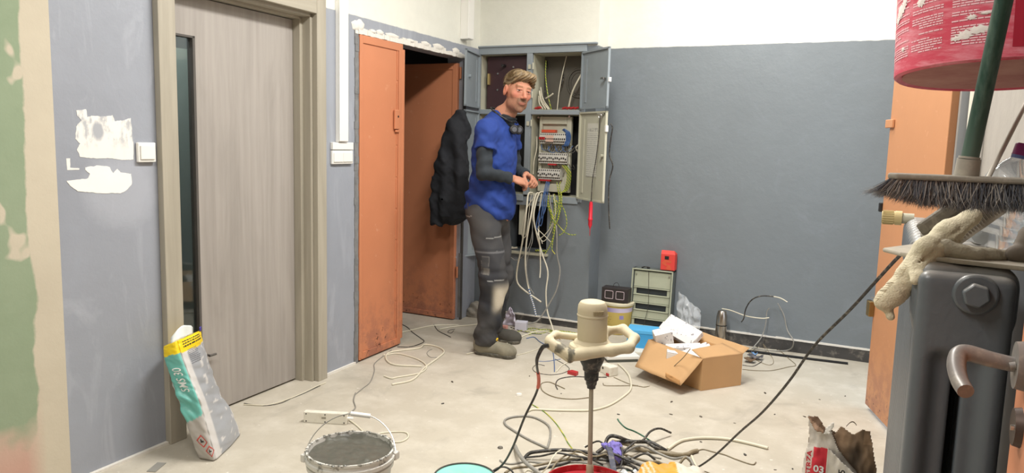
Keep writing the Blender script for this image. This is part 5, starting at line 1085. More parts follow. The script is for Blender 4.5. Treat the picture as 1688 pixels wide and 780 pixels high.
f = fl((-2.46, 5.13, 0), (.9, .2)); o = MB(f).box((-.045, -.035, 0), (.045, .035, .065)).build('small_box', simple('lavender_white_card', lin(204, 202, 214), .5), None, bevel=.003); tag(o, 'small pale box on the floor below the cabinet by the far boot', 'box')
o = MB(fl((-2.60, 5.06, 0), (.9, .1))).box((-.06, -.02, .001), (.05, .02, .03)).build('pink_scrap', simple('pink_scrap_card', lin(206, 150, 140), .6), None, bevel=.004); tag(o, 'small pink scrap under the white plastic wrap behind the far boot', 'scrap')
o = MB(fl((-2.742, 2.085, 0), (-.4, .9))).box((-.045, -.02, 0), (.045, .02, .003)).build('floor_patch', simple('grey_metal_flake', lin(140, 138, 132), .7), None); tag(o, 'thin grey flat offcut on the floor at the wall foot left of the bag', 'offcut')

# teal lid, films, rag, orange bag
b = MB(); b.lathe([(0, .022), (.125, .022), (.135, .026), (.138, .020), (.138, .004), (.132, .0), (0, .0)], 40, (-1.512, 2.635, 0)); o = b.build('bucket_lid', simple('teal_lid', lin(140, 208, 196), .5, dust=.2), None, smooth=40); tag(o, 'pale teal round lid lying on the floor at the bottom edge near the mixer cord', 'lid')
MB().ring([(-1.512+.131*math.cos(a), 2.635+.131*math.sin(a), .027) for a in [2*math.pi*i/40 for i in range(40)]], .0035, 6, True).build('lid_rim', M_dk, o, smooth=60)
o = sheet('white_film', lambda u, v: Vector((-1.03+.16*u, 2.90+.12*v+.03*u, .02+.03*nz((u*5, v*5, 1)))), 20, 16, simple('pale_film', lin(214, 216, 218), .35), .0015, None, 40); tag(o, 'crumpled white film among cables behind the red bucket', 'plastic wrap')
o = sheet('white_film', lambda u, v: Vector((-.88+.10*u, 2.98+.12*v+.05*u, .01+.03*nz((u*4, v*5, 7)))), 16, 12, simple('pale_grey_film', lin(176, 180, 184), .4), .0015, None, 40); tag(o, 'crumpled grey film right of the dark strap in the cable heap', 'plastic wrap')
st = sheet('strap', lambda u, v: Vector((-1.065, 3.19, .06)).lerp(Vector((-.925, 2.88, .065)), v)+Vector((.022*(u-.5), .012*(u-.5), .02*math.sin(v*3.1)+.004*nz((u, v*6, 1)))), 5, 16, simple('dark_webbing', lin(72, 74, 88), .7, dust=.3), .005); tag(st, 'dark grey folded strap with a dusty surface in the cable heap', 'strap')
def ragf(P): return smin(smin(s_ell(P, (-1.025, 3.175, .06), (.032, .03, .03)), s_ell(P, (-1.005, 3.14, .035), (.03, .03, .035)), .02), s_ell(P, (-1.065, 3.19, .055), (.03, .018, .014)), .015)+.006*wob(P, 90)+.004*wob(P, 190, 3)
o = sdf_obj('rag', ragf, (-1.13, 3.07, -.01), (-.93, 3.25, .12), .004, simple('purple_blue_cloth', lin(126, 116, 190), .85, var=.15, sc=40, bump=.4)); tag(o, 'purple blue crumpled rag on top of the cable heap right of the mixer shaft', 'rag')
def obag(P): return smin(s_box(P, (-.68, 2.92, .062), (.135, .11, .066), .05, R=np.array([[.93, -.37, 0], [.37, .93, 0], [0, 0, 1.]])), s_ell(P, (-.80, 2.88, .06), (.05, .06, .055)), .03)+.010*wob(P, 26)+.004*wob(P, 80, 2)
def obagc(v):
    u = (v[:, 0]+.68)*.93-(v[:, 1]-2.92)*-.37; st_ = (np.sin((v[:, 0]*1.0+v[:, 1]*.6)*260) > .2)
    c = np.where((u < .01)[:, None], lin(222, 158, 60), lin(212, 204, 190)); return np.where(((u < -.085) & st_)[:, None], lin(224, 200, 172), c)
o = sdf_obj('plaster_bag', obag, (-.95, 2.72, -.02), (-.5, 3.08, .15), .006, vcol('orange_white_sack', .6, 20, .2, .06), None, obagc); tag(o, 'orange and white sack lying crumpled in front of the cable heap', 'bag')

# torn sack lower right
ts = empty('torn_sack', (-.09, 2.95, 0), 'torn white and red paper sack with brown lining standing open at the lower right', 'sack')
M_sack = vcol('sack_paper', .7, 22, .3, .08, .006)
RED = lin(206, 48, 62)
def inside(x, z, poly):
    c = False; n = len(poly)
    for i in range(n):
        (x1, z1), (x2, z2) = poly[i], poly[i-1]
        if (z1 > z) != (z2 > z) and x < (x2-x1)*(z-z1)/(z2-z1)+x1: c = not c
    return c
def polysheet(name, poly, yf, par, col, mat=M_sack, g=.0035, th=.0014):
    x0, x1 = min(p[0] for p in poly), max(p[0] for p in poly); z0, z1 = min(p[1] for p in poly), max(p[1] for p in poly)
    vid = {}; vs = []; fs = []; cs = []
    def vert(i, j):
        if (i, j) not in vid:
            x = x0+i*g; z = z0+j*g; vid[(i, j)] = len(vs); vs.append(tuple(wm(par).inverted() @ Vector((x+.006*nz((x*30, z*30, 2))*0, yf(x, z), z)))); cs.extend(list(col(x, z))+[1])
        return vid[(i, j)]
    for i in range(int((x1-x0)/g)+1):
        for j in range(int((z1-z0)/g)+1):
            if inside(x0+(i+.5)*g, z0+(j+.5)*g, poly): fs.append((vert(i, j), vert(i+1, j), vert(i+1, j+1), vert(i, j+1)))
    me = bpy.data.meshes.new(name); me.from_pydata(vs, [], fs); a = me.color_attributes.new('Col', 'FLOAT_COLOR', 'POINT'); a.data.foreach_set('color', cs)
    o = link(name, me, mat, par, 180); m = o.modifiers.new('thick', 'SOLIDIFY'); m.thickness = th; m.offset = 0; return o
OL = [(-0.193, 0.466), (-0.165, 0.427), (-0.134, 0.42), (-0.128, 0.437), (-0.112, 0.427), (-0.1, 0.4), (-0.077, 0.349), (-0.046, 0.323), (-0.009, 0.286), (-0.2, 0.241), (-0.195, 0.303), (-0.183, 0.369)]
OL = OL[:9]+[(-.015, .0), (-.215, .0)]+OL[9:]
BR = [(-0.1, 0.399), (-0.077, 0.443), (-0.061, 0.438), (-0.032, 0.429), (-0.008, 0.454), (0.017, 0.452), (0.028, 0.411), (0.039, 0.355), (0.052, 0.3), (-0.009, 0.286), (-0.046, 0.323), (-0.077, 0.349)]
BR = BR[:9]+[(.065, .0), (-.02, .0)]+BR[9:]
FD = [(-0.193, 0.466), (-0.16, 0.474), (-0.128, 0.437), (-0.134, 0.42), (-0.165, 0.427)]
TW = [(-0.133, 0.418), (-0.122, 0.447), (-0.104, 0.47), (-0.101, 0.454), (-0.114, 0.43), (-0.112, 0.421)]
def wr_(x, z, k, a): return a*(nz((x*28, z*9, k))+.5*nz((x*60, z*26, k+4)))
BRN = lin(92, 74, 56)
REDP = [(-.163, .352), (-.117, .355), (-.115, .308), (-.113, .2), (-.176, .2), (-.167, .296)]
yl = lambda x, z: 2.90+4.5*(x+.125)**2+wr_(x, z, 1, .010)
yb = lambda x, z: 2.89+5.0*(x-.0)**2+wr_(x, z, 7, .014)
polysheet('sack_paper', OL, yl, ts, lambda x, z: RED if inside(x, z, REDP) else tuple(c*(.93+.12*nz((x*30, z*8, 3))) for c in lin(214, 207, 197)))
polysheet('paper_lining', BR, yb, ts, lambda x, z: tuple(c*max(.45, 1+1.3*nz((x*20, z*11, 8))+(.9 if x > .0 and z > .40 else 0)) for c in BRN))
polysheet('sack_paper', [(-.115, .36), (-.02, .29), (.065, .24), (.07, 0), (-.12, 0)], lambda x, z: 2.875+2*(x+.02)**2+wr_(x, z, 12, .01), ts, lambda x, z: lin(206, 200, 190))
polysheet('paper_lining', FD, lambda x, z: 2.885+wr_(x, z, 21, .01)+.4*(z-.45), ts, lambda x, z: lin(92, 66, 44) if z > .445-.6*(x+.16) else lin(150, 120, 96))
polysheet('paper_twist', TW, lambda x, z: 2.872+wr_(x, z, 31, .006), ts, lambda x, z: lin(226, 222, 214))
polysheet('sack_paper', [(-.185, .435), (-.14, .40), (-.05, .36), (.025, .38), (.05, 0), (-.20, 0)], lambda x, z: 3.02-3.0*(x+.07)**2+wr_(x, z, 41, .01), ts, lambda x, z: BRN)
sheet('torn_strip', lambda u, v: Vector((-.062+.034*u, 2.93, .440+.022*math.sin(u*2.6)+.004*v)), 10, 2, M_sack, .001, ts, col=lambda u, v: BRN)
text_mesh('03', .036, lambda x, y: Vector((-.160+x*1.05, yl(-.14, .27)-.006, .262+y)), M_prW, ts, bold=.001)
text_mesh('25', .034, lambda x, y: Vector((-.052-y*.9, 2.868, .262+x*1.1)), M_prK, ts, bold=.0008)
text_mesh('STRZA', .030, lambda x, y: Vector((-.170-y*.8-.25*(x)*0, yl(-.18, .3)-.008, .235+x*1.1)), simple('sack_red', RED, .6), ts, bold=.001)

# ------------------------------------------------------------------ radiator
rx, ry0, RZ0, RZ1 = .128, 1.40, .0, 1.268; npc = 17; pit = .060
t = NT('radiator_grey_paint'); n1 = t.noise(60, 3, .5); n2 = t.noise(5, 4); geo = t.n.new('ShaderNodeNewGeometry'); nx, ny_, nz_ = t.xyz(geo.outputs['Normal'])
dustf = t.math('MULTIPLY', t.ramp(nz_, .35, .9, 0, .8), t.ramp(t.noise(18, 4), .3, .6, .5, 1))
M_rad = t.done(t.mix(dustf, t.mix(n2, lin(80, 85, 91), lin(102, 107, 112)), lin(158, 154, 148)), .38); t.bump(t.math('ADD', n1, t.math('MULTIPLY', n2, 2)), .22, .004)
Hh = RZ1-.10
def sect(P):
    z0, z1 = .10, RZ1; zc = (z0+z1)/2; hh = (z1-z0)/2
    d = smin(s_box(P, (-.041, 0, zc), (.028, .0285, hh-.012), .022), s_box(P, (.041, 0, zc), (.028, .0285, hh-.012), .022), .012)
    d = smin(d, s_box(P, (0, 0, z1-.05), (.069, .0285, .05), .022), .03); d = smin(d, s_box(P, (0, 0, z0+.05), (.069, .0285, .05), .022), .03)
    web = s_box(P, (0, 0, zc), (.03, .012, hh-.08), .006); slot = s_box(P, (0, 0, zc-.01), (.0075, .05, hh-.105), .007)
    d = smin(d, web, .012); return smax(d, -slot, .006)
sm = sdf_obj('radiator_section', sect, (-.08, -.04, .08), (.08, .04, RZ1+.02), .004, M_rad, mesh_only=True)
rd_ = empty('radiator', (rx, ry0, 0), 'old dark grey cast iron column radiator seen end on in the right foreground', 'radiator')
for k in range(npc):
    o = bpy.data.objects.new('radiator_section', sm); COL.objects.link(o); o.parent = rd_; o.location = (0, .03+k*pit, 0)
def end_cap(P):
    d = s_box(P, (0, -.004, (RZ1+.1)/2), (.069, .020, (RZ1-.1)/2-.008), .018)
    arch = s_box(P, (0, -.03, (RZ1+.1)/2-.055), (.040, .018, (RZ1-.1)/2-.085), .016); slot2 = s_box(P, (0, -.02, (RZ1+.1)/2-.062), (.0075, .05, (RZ1-.1)/2-.105), .007); return smax(smax(d, -arch, .012), -slot2, .004)
o = sdf_obj('end_section_face', lambda P: end_cap(P-V3(rx, ry0, 0)), (rx-.09, ry0-.05, .05), (rx+.09, ry0+.04, RZ1+.03), .005, M_rad, rd_)
b = MB(); pc = (rx+.012, ry0-.022, RZ1-.038)
b.cyl(pc, (pc[0], pc[1]-.010, pc[2]), .034, .031, 32); b.cyl((pc[0], pc[1]-.010, pc[2]), (pc[0], pc[1]-.024, pc[2]), .0215, .020, 6); pg = b.build('blanking_plug', M_rad, rd_, smooth=35, bevel=.003)
b = MB()
for y in (ry0+.03, ry0+.95):
    for x in (-.045, .045): b.cyl((rx+x, y, .0), (rx+x, y, .13), .014, .02)
b.build('radiator_foot', M_rad, rd_, smooth=40)
b = MB(); 
for k in range(2): MB().cyl((rx-.0+.0, ry0-.022, .9-.35*k), (rx, ry0-.03, .9-.35*k), .0035).build('bolt', M_chrome, rd_)
M_val = simple('yellowed_plastic', lin(206, 188, 138), .45)
vk = MB(); vy = 2.36
vk.cyl((.045, vy, 1.268), (.028, vy, 1.268), .020, .020, 20); vk.cyl((.028, vy, 1.268), (-.006, vy, 1.268), .0185, .017, 20); vo = vk.build('valve_knob', M_val, rd_, smooth=40)
b = MB()
for i in range(18): a = 2*math.pi*i/18; b.bc((.010, vy+.0185*math.cos(a), 1.268+.0185*math.sin(a)), (.028, .003, .003))
b.build('knob_rib', M_val, vo)
b = MB(); b.cyl((.045, vy, 1.268), (.075, vy, 1.268), .015); b.build('valve_pipe', M_cream, rd_, smooth=50)

# ------------------------------------------------------------------ things lying on the radiator
tp = RZ1+.003
M_board = simple('dusty_board', lin(170, 162, 148), .85, var=.1, sc=20, dust=.4)
b = MB(); pts = [(.002, 1.50), (.03, 1.455), (.10, 1.418), (.20, 1.395), (.29, 1.39), (.31, 1.5), (.27, 1.62), (.15, 1.66), (.05, 1.60)]
b.prism(pts, tp, tp+.008); o = b.build('hardboard', M_board, None, bevel=.003); tag(o, 'dusty flat board lying across the near end of the radiator', 'board')
ng = empty('notched_trowel', (.10, 1.50, tp+.008), 'grey ribbed notched trowel leaning on top of the radiator under the cream glove', 'trowel')
A = Vector((.083, 1.49, tp+.012)); Bv = Vector((.185, 1.60, tp+.092)); dd = (Bv-A); L = dd.length; dd.normalize(); sd_ = Vector((.35, -.93, .25)).normalized(); nn = dd.cross(sd_).normalized(); sd_ = nn.cross(dd)
f = lambda p: A+dd*p.x+sd_*p.y+nn*p.z
b = MB(f); b.box((0, -.002, -.018), (L, .002, .018)); b.build('trowel_blade', simple('dusty_blade', lin(168, 160, 146), .6, var=.1, dust=.4), ng)
b = MB(f)
for i in range(22): b.bc((.004+i*L/22.5, .002, -.004), (.0035, .004, .026))
b.build('blade_notches', simple('notch_grey', lin(128, 120, 108), .7), ng)
b = MB(f); b.box((.02, -.03, -.05), (L*.9, -.012, -.024)); b.build('trowel_grip', simple('dark_dusty_grip', lin(104, 98, 88), .8, dust=.5), ng, bevel=.006)
b = MB(); b.cyl((.114, 1.47, tp+.035), (.235, 1.80, 1.56), .0042, .0042, 10); o = b.build('stick', simple('white_rod', lin(200, 194, 182), .6), None, smooth=50); tag(o, 'thin white rod standing on the radiator and leaning right behind the broom', 'rod')
# gloves
def chain(P, pts, k=.012, sq=None):
    d = None
    for (a, ra), (b_, rb) in zip(pts[:-1], pts[1:]):
        e = s_cap(P, a, b_, ra, rb, sq); d = e if d is None else smin(d, e, k)
    return d
def glove1(P):
    d = chain(P, [((.013, 1.43, 1.192), .0165), ((.028, 1.435, 1.210), .0165), ((.052, 1.44, 1.248), .0195), ((.074, 1.45, 1.283), .0225), ((.100, 1.475, 1.315), .0190), ((.137, 1.50, 1.346), .0140)], .02)
    d = smin(d, chain(P, [((.07, 1.45, 1.285), .012), ((.066, 1.425, 1.265), .010), ((.063, 1.408, 1.246), .0095)], .01), .008)
    d = smin(d, s_cap(P, (.020, 1.43, 1.180), (.024, 1.426, 1.170), .008), .006)
    d = smin(d, s_cap(P, (.052, 1.425, 1.262), (.055, 1.404, 1.238), .0085), .006)
    d = smax(d, -s_cap(P, (.085, 1.432, 1.300), (.135, 1.475, 1.340), .004, .004), .004); d = smax(d, -s_cap(P, (.055, 1.418, 1.262), (.080, 1.425, 1.288), .003, .003), .004)
    return d+.0016*wob(P, 75)+.0008*wob(P, 240, 2)
M_gl1 = simple('cream_cotton', lin(208, 198, 172), .95, var=.06, sc=60, bump=.6)
o = sdf_obj('work_glove', glove1, (-.03, 1.37, 1.16), (.17, 1.54, 1.38), .0028, M_gl1); tag(o, 'cream cotton work glove hanging over the left edge of the radiator', 'glove')
b = MB()
for i in range(26):
    random.seed(i+60); tq = random.random(); p = Vector((.012, 1.425, 1.19)).lerp(Vector((.06, 1.43, 1.26)), tq)+Vector((-.012, -.008, .004)); b.ring([p, p+Vector((-.006-.008*random.random(), -.003, .004*(random.random()-.5)))], .0004, 3)
b.build('loose_threads', M_gl1, o, kind='stuff')
def glove2(P):
    d = chain(P, [((.082, 1.452, 1.296), .013), ((.10, 1.445, 1.292), .0135), ((.122, 1.44, 1.287), .012), ((.143, 1.438, 1.285), .011)], .01)
    d = smin(d, chain(P, [((.14, 1.44, 1.287), .010), ((.165, 1.45, 1.287), .009), ((.19, 1.47, 1.285), .009)], .01), .01)
    return smax(d+.0012*wob(P, 160)+.0008*wob(P, 330, 1), -s_cap(P, (.076, 1.455, 1.303), (.066, 1.455, 1.306), .006), .004)
o = sdf_obj('glove_finger', glove2, (.05, 1.41, 1.268), (.22, 1.5, 1.33), .0025, simple('grey_dusty_cotton', lin(176, 168, 150), .95, var=.12, sc=50, bump=.5)); tag(o, 'grey dusty glove lying curled on the board at the radiator end', 'glove')
def glove3(P):
    d = chain(P, [((.205, 1.46, 1.288), .015), ((.225, 1.47, 1.315), .022), ((.25, 1.48, 1.345), .026)], .02)
    return smin(d, s_cap(P, (.195, 1.455, 1.292), (.212, 1.46, 1.288), .012), .01)+.0015*wob(P, 120)
o = sdf_obj('glove', glove3, (.17, 1.41, 1.266), (.29, 1.53, 1.39), .003, simple('brown_grey_leather', lin(120, 110, 100), .8, var=.15, sc=20), None); tag(o, 'dark grey brown glove at the right edge of the view on the radiator board', 'glove')
def knob2(P): return chain(P, [((.095, 1.75, 1.275), .012), ((.10, 1.76, 1.31), .010), ((.11, 1.75, 1.332), .011)], .01)
def glove4(P): return smin(chain(P, [((.080, 1.70, 1.290), .013), ((.100, 1.70, 1.325), .013), ((.118, 1.72, 1.345), .010)], .01), chain(P, [((.125, 1.70, 1.352), .013), ((.155, 1.72, 1.34), .016), ((.175, 1.75, 1.29), .02)], .012), .004)+.0015*wob(P, 130)
o = sdf_obj('grey_glove', glove4, (.05, 1.66, 1.265), (.21, 1.80, 1.39), .003, simple('pale_grey_cotton', lin(164, 158, 150), .95, var=.1, sc=50, bump=.4)); tag(o, 'pale grey glove behind the broom bristles on top of the radiator', 'glove')
# water bottle
bt = empty('water_bottle', (.195, 1.66, tp+.006), 'clear plastic water bottle with a purple cap leaning on the radiator behind the broom', 'bottle')
axb = Vector((.035, .0, .175)).normalized(); Rb = axb.to_track_quat('Z', 'Y').to_matrix()
fb = lambda p: Vector((.183, 1.66, tp+.010))+Rb @ p
t = NT('clear_bottle'); M_bot = t.done((.86, .91, .96), .06, Transmission_Weight=.75, IOR=1.25, Alpha=.75)
prof = [(0, 0), (.040, .0), (.045, .008)]
for i in range(6): z = .02+i*.017; prof += [(.045, z), (.042, z+.005), (.045, z+.010)]
prof += [(.045, .125), (.040, .140), (.026, .158), (.015, .168), (.0135, .174)]
b = MB(fb); b.lathe(prof, 32); b.build('bottle_body', M_bot, bt, smooth=50)
b = MB(fb); b.lathe([(0, .196), (.013, .196), (.0155, .193), (.0155, .176), (.0165, .174), (0, .174)], 24); b.build('bottle_cap', simple('purple_cap', lin(138, 44, 116), .4), bt, smooth=40)
b = MB(fb); b.lathe([(.0155, .174), (.0155, .168)], 24); b.build('neck_ring', simple('blue_ring', lin(96, 110, 170), .4), bt)
b = MB(fb); b.lathe([(.0456, .100), (.0456, .122)], 32, a0=-2.6, a1=-.4); b.build('bottle_label', simple('pale_label', lin(176, 186, 206), .4), bt)

# ------------------------------------------------------------------ broom
br = empty('broom', (.12, 1.36, 1.37), 'grey bristled broom with dark green handle standing on the radiator', 'broom')
M_blk = simple('dusty_broom_block', lin(132, 126, 116), .8, var=.12, sc=30, dust=.4)
y0 = 1.36; b = MB(); n = 20; pts = []
b.prism([(.0, y0-.016), (.012, y0-.027), (.31, y0-.027), (.318, y0+.027), (.012, y0+.027), (.0, y0+.016)], 1.4085, 1.4175); b.build('broom_block', M_blk, br, bevel=.003)
b = MB(); b.cyl((.1090, y0, 1.416), (.1105, y0-.002, 1.444), .0175, .0165, 20); b.cyl((.1105, y0-.002, 1.444), (.1108, y0-.002, 1.4475), .0150, .0150, 20); b.build('socket', simple('dusty_socket', lin(150, 144, 134), .8, dust=.4), br, smooth=40)
t = NT('green_painted_pole'); M_pole = t.done(t.mix(t.math('MAXIMUM', t.ramp(t.noise(30, 5, .7, stretch=(1, 1, .25)), .45, .75), t.ramp(t.xyz(t.pos())[2], 1.53, 1.45, 0, .8)), lin(26, 58, 48), lin(84, 104, 94)), .4)
b = MB(); b.cyl((.1105, y0-.002, 1.437), (.190, y0-.10, 2.35), .0125, .0118, 20); b.build('broom_handle', M_pole, br, smooth=60)
random.seed(9); b = MB(); tone = []
for i in range(6500):
    x = .004+.312*random.random(); yy = y0+(random.random()-.5)*.048; e = max(0, 1-(x-.004)/.05)
    L = .043+.012*random.random(); ln = Vector((-.020*e**1.5-.010*e+(random.random()-.5)*.030, (yy-y0)*.35+(random.random()-.5)*.022, -L*(1-.35*e)*(.8+.2*random.random())))
    p = Vector((x, yy, 1.409)); m = p+ln*.55+Vector(((random.random()-.5)*.010, (random.random()-.5)*.010, -.002)); q = p+ln+Vector(((random.random()-.5)*.008-.012*e*random.random(), (random.random()-.5)*.008, .004*random.random())); w_ = .0006
    k = len(b.v); b.v += [tuple(p+Vector((w_, 0, 0))), tuple(p+Vector((-w_*.5, w_, 0))), tuple(p+Vector((-w_*.5, -w_, 0))), tuple(m+Vector((w_, 0, 0))), tuple(m+Vector((-w_*.5, w_, 0))), tuple(m+Vector((-w_*.5, -w_, 0))), tuple(q)]
    b.f += [(k, k+1, k+4, k+3), (k+1, k+2, k+5, k+4), (k+2, k, k+3, k+5), (k+3, k+4, k+6), (k+4, k+5, k+6), (k+5, k+3, k+6)]; g = random.random(); tone += [g]*7; b.mi += [0]*6
o = b.build('bristles', vcol('bristle_grey', .6, 60, 0, .1), br, kind='stuff')
a_ = o.data.color_attributes.new('Col', 'FLOAT_COLOR', 'POINT'); cc = []
for g in tone: c_ = lin(96, 100, 110) if g < .45 else (lin(140, 140, 142) if g < .78 else lin(186, 182, 176)); cc += list(c_)+[1]
a_.data.foreach_set('color', cc)

# ------------------------------------------------------------------ red bucket hanging above
bkc = Vector((.166, 1.63, 1.592)); hbk = empty('hanging_bucket', bkc, 'large scuffed red bucket with printed instructions hanging upper right above the broom', 'bucket')
t = NT('red_printed_bucket'); gx, gy, gz = t.xyz(t.pos(True)); n = t.noise(11, 5, .7, obj=True)
base = t.mix(t.noise(6, 4, obj=True), lin(212, 82, 104), lin(198, 56, 82)); ang = t.math('ARCTAN2', gy, gx)
scr = t.noise(9, 6, .75, stretch=(1, 1, 6), obj=True)
base = t.mix(t.ramp(scr, .45, .66, 0, .75), base, lin(230, 160, 172))
M_hb = t.done(base, .38)
tiltR = Matrix.Rotation(math.radians(-4.5), 3, 'X') @ Matrix.Rotation(math.radians(-1.5), 3, 'Y')
fk = lambda p: bkc+tiltR @ p
b = MB(fk); b.lathe([(0, .006), (.158, .006), (.166, .0), (.171, .004), (.176, .30), (.186, .302), (.186, .312), (.176, .314), (.17, .29), (.162, .02), (0, .02)], 72); b.build('bucket_body', M_hb, hbk, smooth=40)
t = NT('dusty_bucket_base'); M_bb = t.done(t.mix(t.ramp(t.noise(8, 5, .65, obj=True), .35, .7), lin(150, 88, 84), lin(176, 128, 116)), .8)
b = MB(fk); b.lathe([(0, .003), (.157, .003), (.157, .007), (0, .007)], 60); b.build('bucket_base', M_bb, hbk)
def onb(a, z, off=.0006): r = .171+.005*z/.3+off; return fk(Vector((r*math.cos(a), r*math.sin(a), z)))
M_ink = simple('pale_print', lin(236, 190, 198), .5); M_dkr = simple('dark_red_print', lin(168, 24, 52), .45)
random.seed(4); LA = math.radians
b = MB()
for c0_, c1_ in ((-176, -151), (-148, -126), (-121, -96)):
    z = .024
    while z < .30:
        para = random.random() < .25
        if para: z += .006
        a = c0_+ (0 if random.random() < .8 else 6); end = c1_-(0 if random.random() < .7 else random.random()*16)
        while a < end:
            w_ = 1+random.random()*3.5; w_ = min(w_, end-a)
            n_ = 3; vs = [onb(LA(a+w_*i/n_), z) for i in range(n_+1)]+[onb(LA(a+w_*i/n_), z+.0022) for i in range(n_+1)]
            b.add(vs, [(i, i+1, n_+2+i, n_+1+i) for i in range(n_)]); a += w_+.45
        z += .0042
b.build('fine_print', M_ink, hbk)
def patch_b(a0, a1, z0, z1, mat, off, name, n_=10):
    b = MB(); vs = [onb(LA(a0+(a1-a0)*i/n_), z0, off) for i in range(n_+1)]+[onb(LA(a0+(a1-a0)*i/n_), z1, off) for i in range(n_+1)]; b.add(vs, [(i, i+1, n_+2+i, n_+1+i) for i in range(n_)]); return b.build(name, mat, hbk)
patch_b(-91, -45, .02, .30, M_dkr, .0004, 'label_panel'); patch_b(-86, -50, .052, .080, simple('navy_print', lin(34, 44, 110), .45), .0010, 'navy_label'); patch_b(-88, -50, .098, .100, M_ink, .001, 'label_line'); patch_b(-88, -50, .122, .131, M_ink, .001, 'label_line'); patch_b(-88, -87.5, .098, .124, M_ink, .001, 'label_line')
patch_b(-80, -68, .103, .117, simple('grey_print', lin(150, 130, 132), .5), .001, 'label_emblem')
for z in (.084, .088, .092): patch_b(-84, -56, z, z+.0018, M_ink, .001, 'label_line')
M_spl = simple('white_filler_splash', lin(232, 222, 218), .8, var=.05, bump=.4)
for a0, z0, sa, sz in ((-141, .118, 3.2, .008), (-163, .118, 4.5, .012), (-168, .105, 3, .007), (-158, .128, 3, .01), (-114, .046, 4.5, .007), (-107, .052, 5, .0065), (-118, .042, 3, .004), (-104, .078, 3, .0025), (-111, .074, 2.5, .004), (-157, .045, 1.8, .004)):
    b = MB(); n_ = 18; cen = onb(LA(a0), z0, .0022); vs = [onb(LA(a0+sa*math.cos(2*math.pi*i/n_)*(1+.4*math.sin(i*2.7+a0))), z0+sz*math.sin(2*math.pi*i/n_)*(1+.35*math.cos(i*3.3+a0)), .001) for i in range(n_)]+[cen]
    b.add(vs, [(i, (i+1) % n_, n_) for i in range(n_)]); b.build('filler_splash', M_spl, hbk, smooth=60)
bl = []
for i in range(21): a = math.pi*i/20; bl.append(fk(Vector((.186*math.cos(a), 0, .30+.20*math.sin(a)))))
MB().ring(bl, .0025, 6).build('bail', M_chrome, hbk, smooth=60)
b = MB(); hp = bl[10]; b.ring(spline([(.345, hp.y, hp.z+.03), (.25, hp.y, hp.z+.035), (hp.x, hp.y, hp.z+.025), (hp.x-.022, hp.y, hp.z+.008), (hp.x-.004, hp.y, hp.z-.007), (hp.x+.016, hp.y, hp.z+.004)], 5), .005, 8); o = b.build('wall_hook', M_chrome, None, smooth=60); tag(o, 'long steel hook on the right wall carrying the red bucket', 'hook')
# ------------------------------------------------------------------ black jacket on the cabinet door
def jacket(P):
    d = chain(P, [((-2.945, 4.945, 1.655), .035), ((-2.965, 4.94, 1.53), .075), ((-2.985, 4.93, 1.25), .105), ((-2.965, 4.93, 1.0), .115), ((-2.955, 4.93, .90), .115)], .06, ((.46, .89, 0), .9))
    d = smin(d, chain(P, [((-2.975, 4.90, 1.55), .05), ((-3.055, 4.88, 1.25), .055), ((-3.085, 4.87, 1.0), .048), ((-3.095, 4.87, .80), .045)], .03), .025)
    d = smin(d, chain(P, [((-2.92, 4.89, 1.5), .045), ((-2.875, 4.87, 1.2), .05), ((-2.86, 4.87, .95), .045)], .03), .025)
    fold = .007*np.sin((P[:, 0]*1.0+P[:, 1]*.4)*48+2.5*np.sin(P[:, 2]*4)+P[:, 2]*2)+.011*wob(P, 19)+.004*wob(P, 50, 2)
    d = d+fold; return smax(smax(d, P[:, 2]-1.69, .02), .775-P[:, 2]+.05*(P[:, 0] > -3.02)+.03*np.sin(P[:, 0]*30), .012)
t = NT('black_fleece'); n = t.noise(140, 3); M_jk = t.done(t.mix(n, lin(16, 17, 22), lin(34, 36, 42)), .9); t.bump(n, .3, .003)
o = sdf_obj('jacket', jacket, (-3.2, 4.78, .72), (-2.76, 5.07, 1.72), .009, M_jk); tag(o, 'black jacket hanging from the open left cabinet door beside the orange closet leaf', 'jacket')

# ------------------------------------------------------------------ the electrician
O = V3(-2.435, 4.585, 0); F = V3(.99, .14, 0); Lf = V3(-.14, .99, 0)
def W(f, l, z): return tuple(O+F*f+Lf*l+V3(0, 0, z))
PB = np.stack([F, Lf, V3(0, 0, 1)], 1)             # columns
root = empty('person', tuple(O), 'electrician in blue t-shirt, black sleeves and grey work trousers turning round from the open cabinet', 'person')
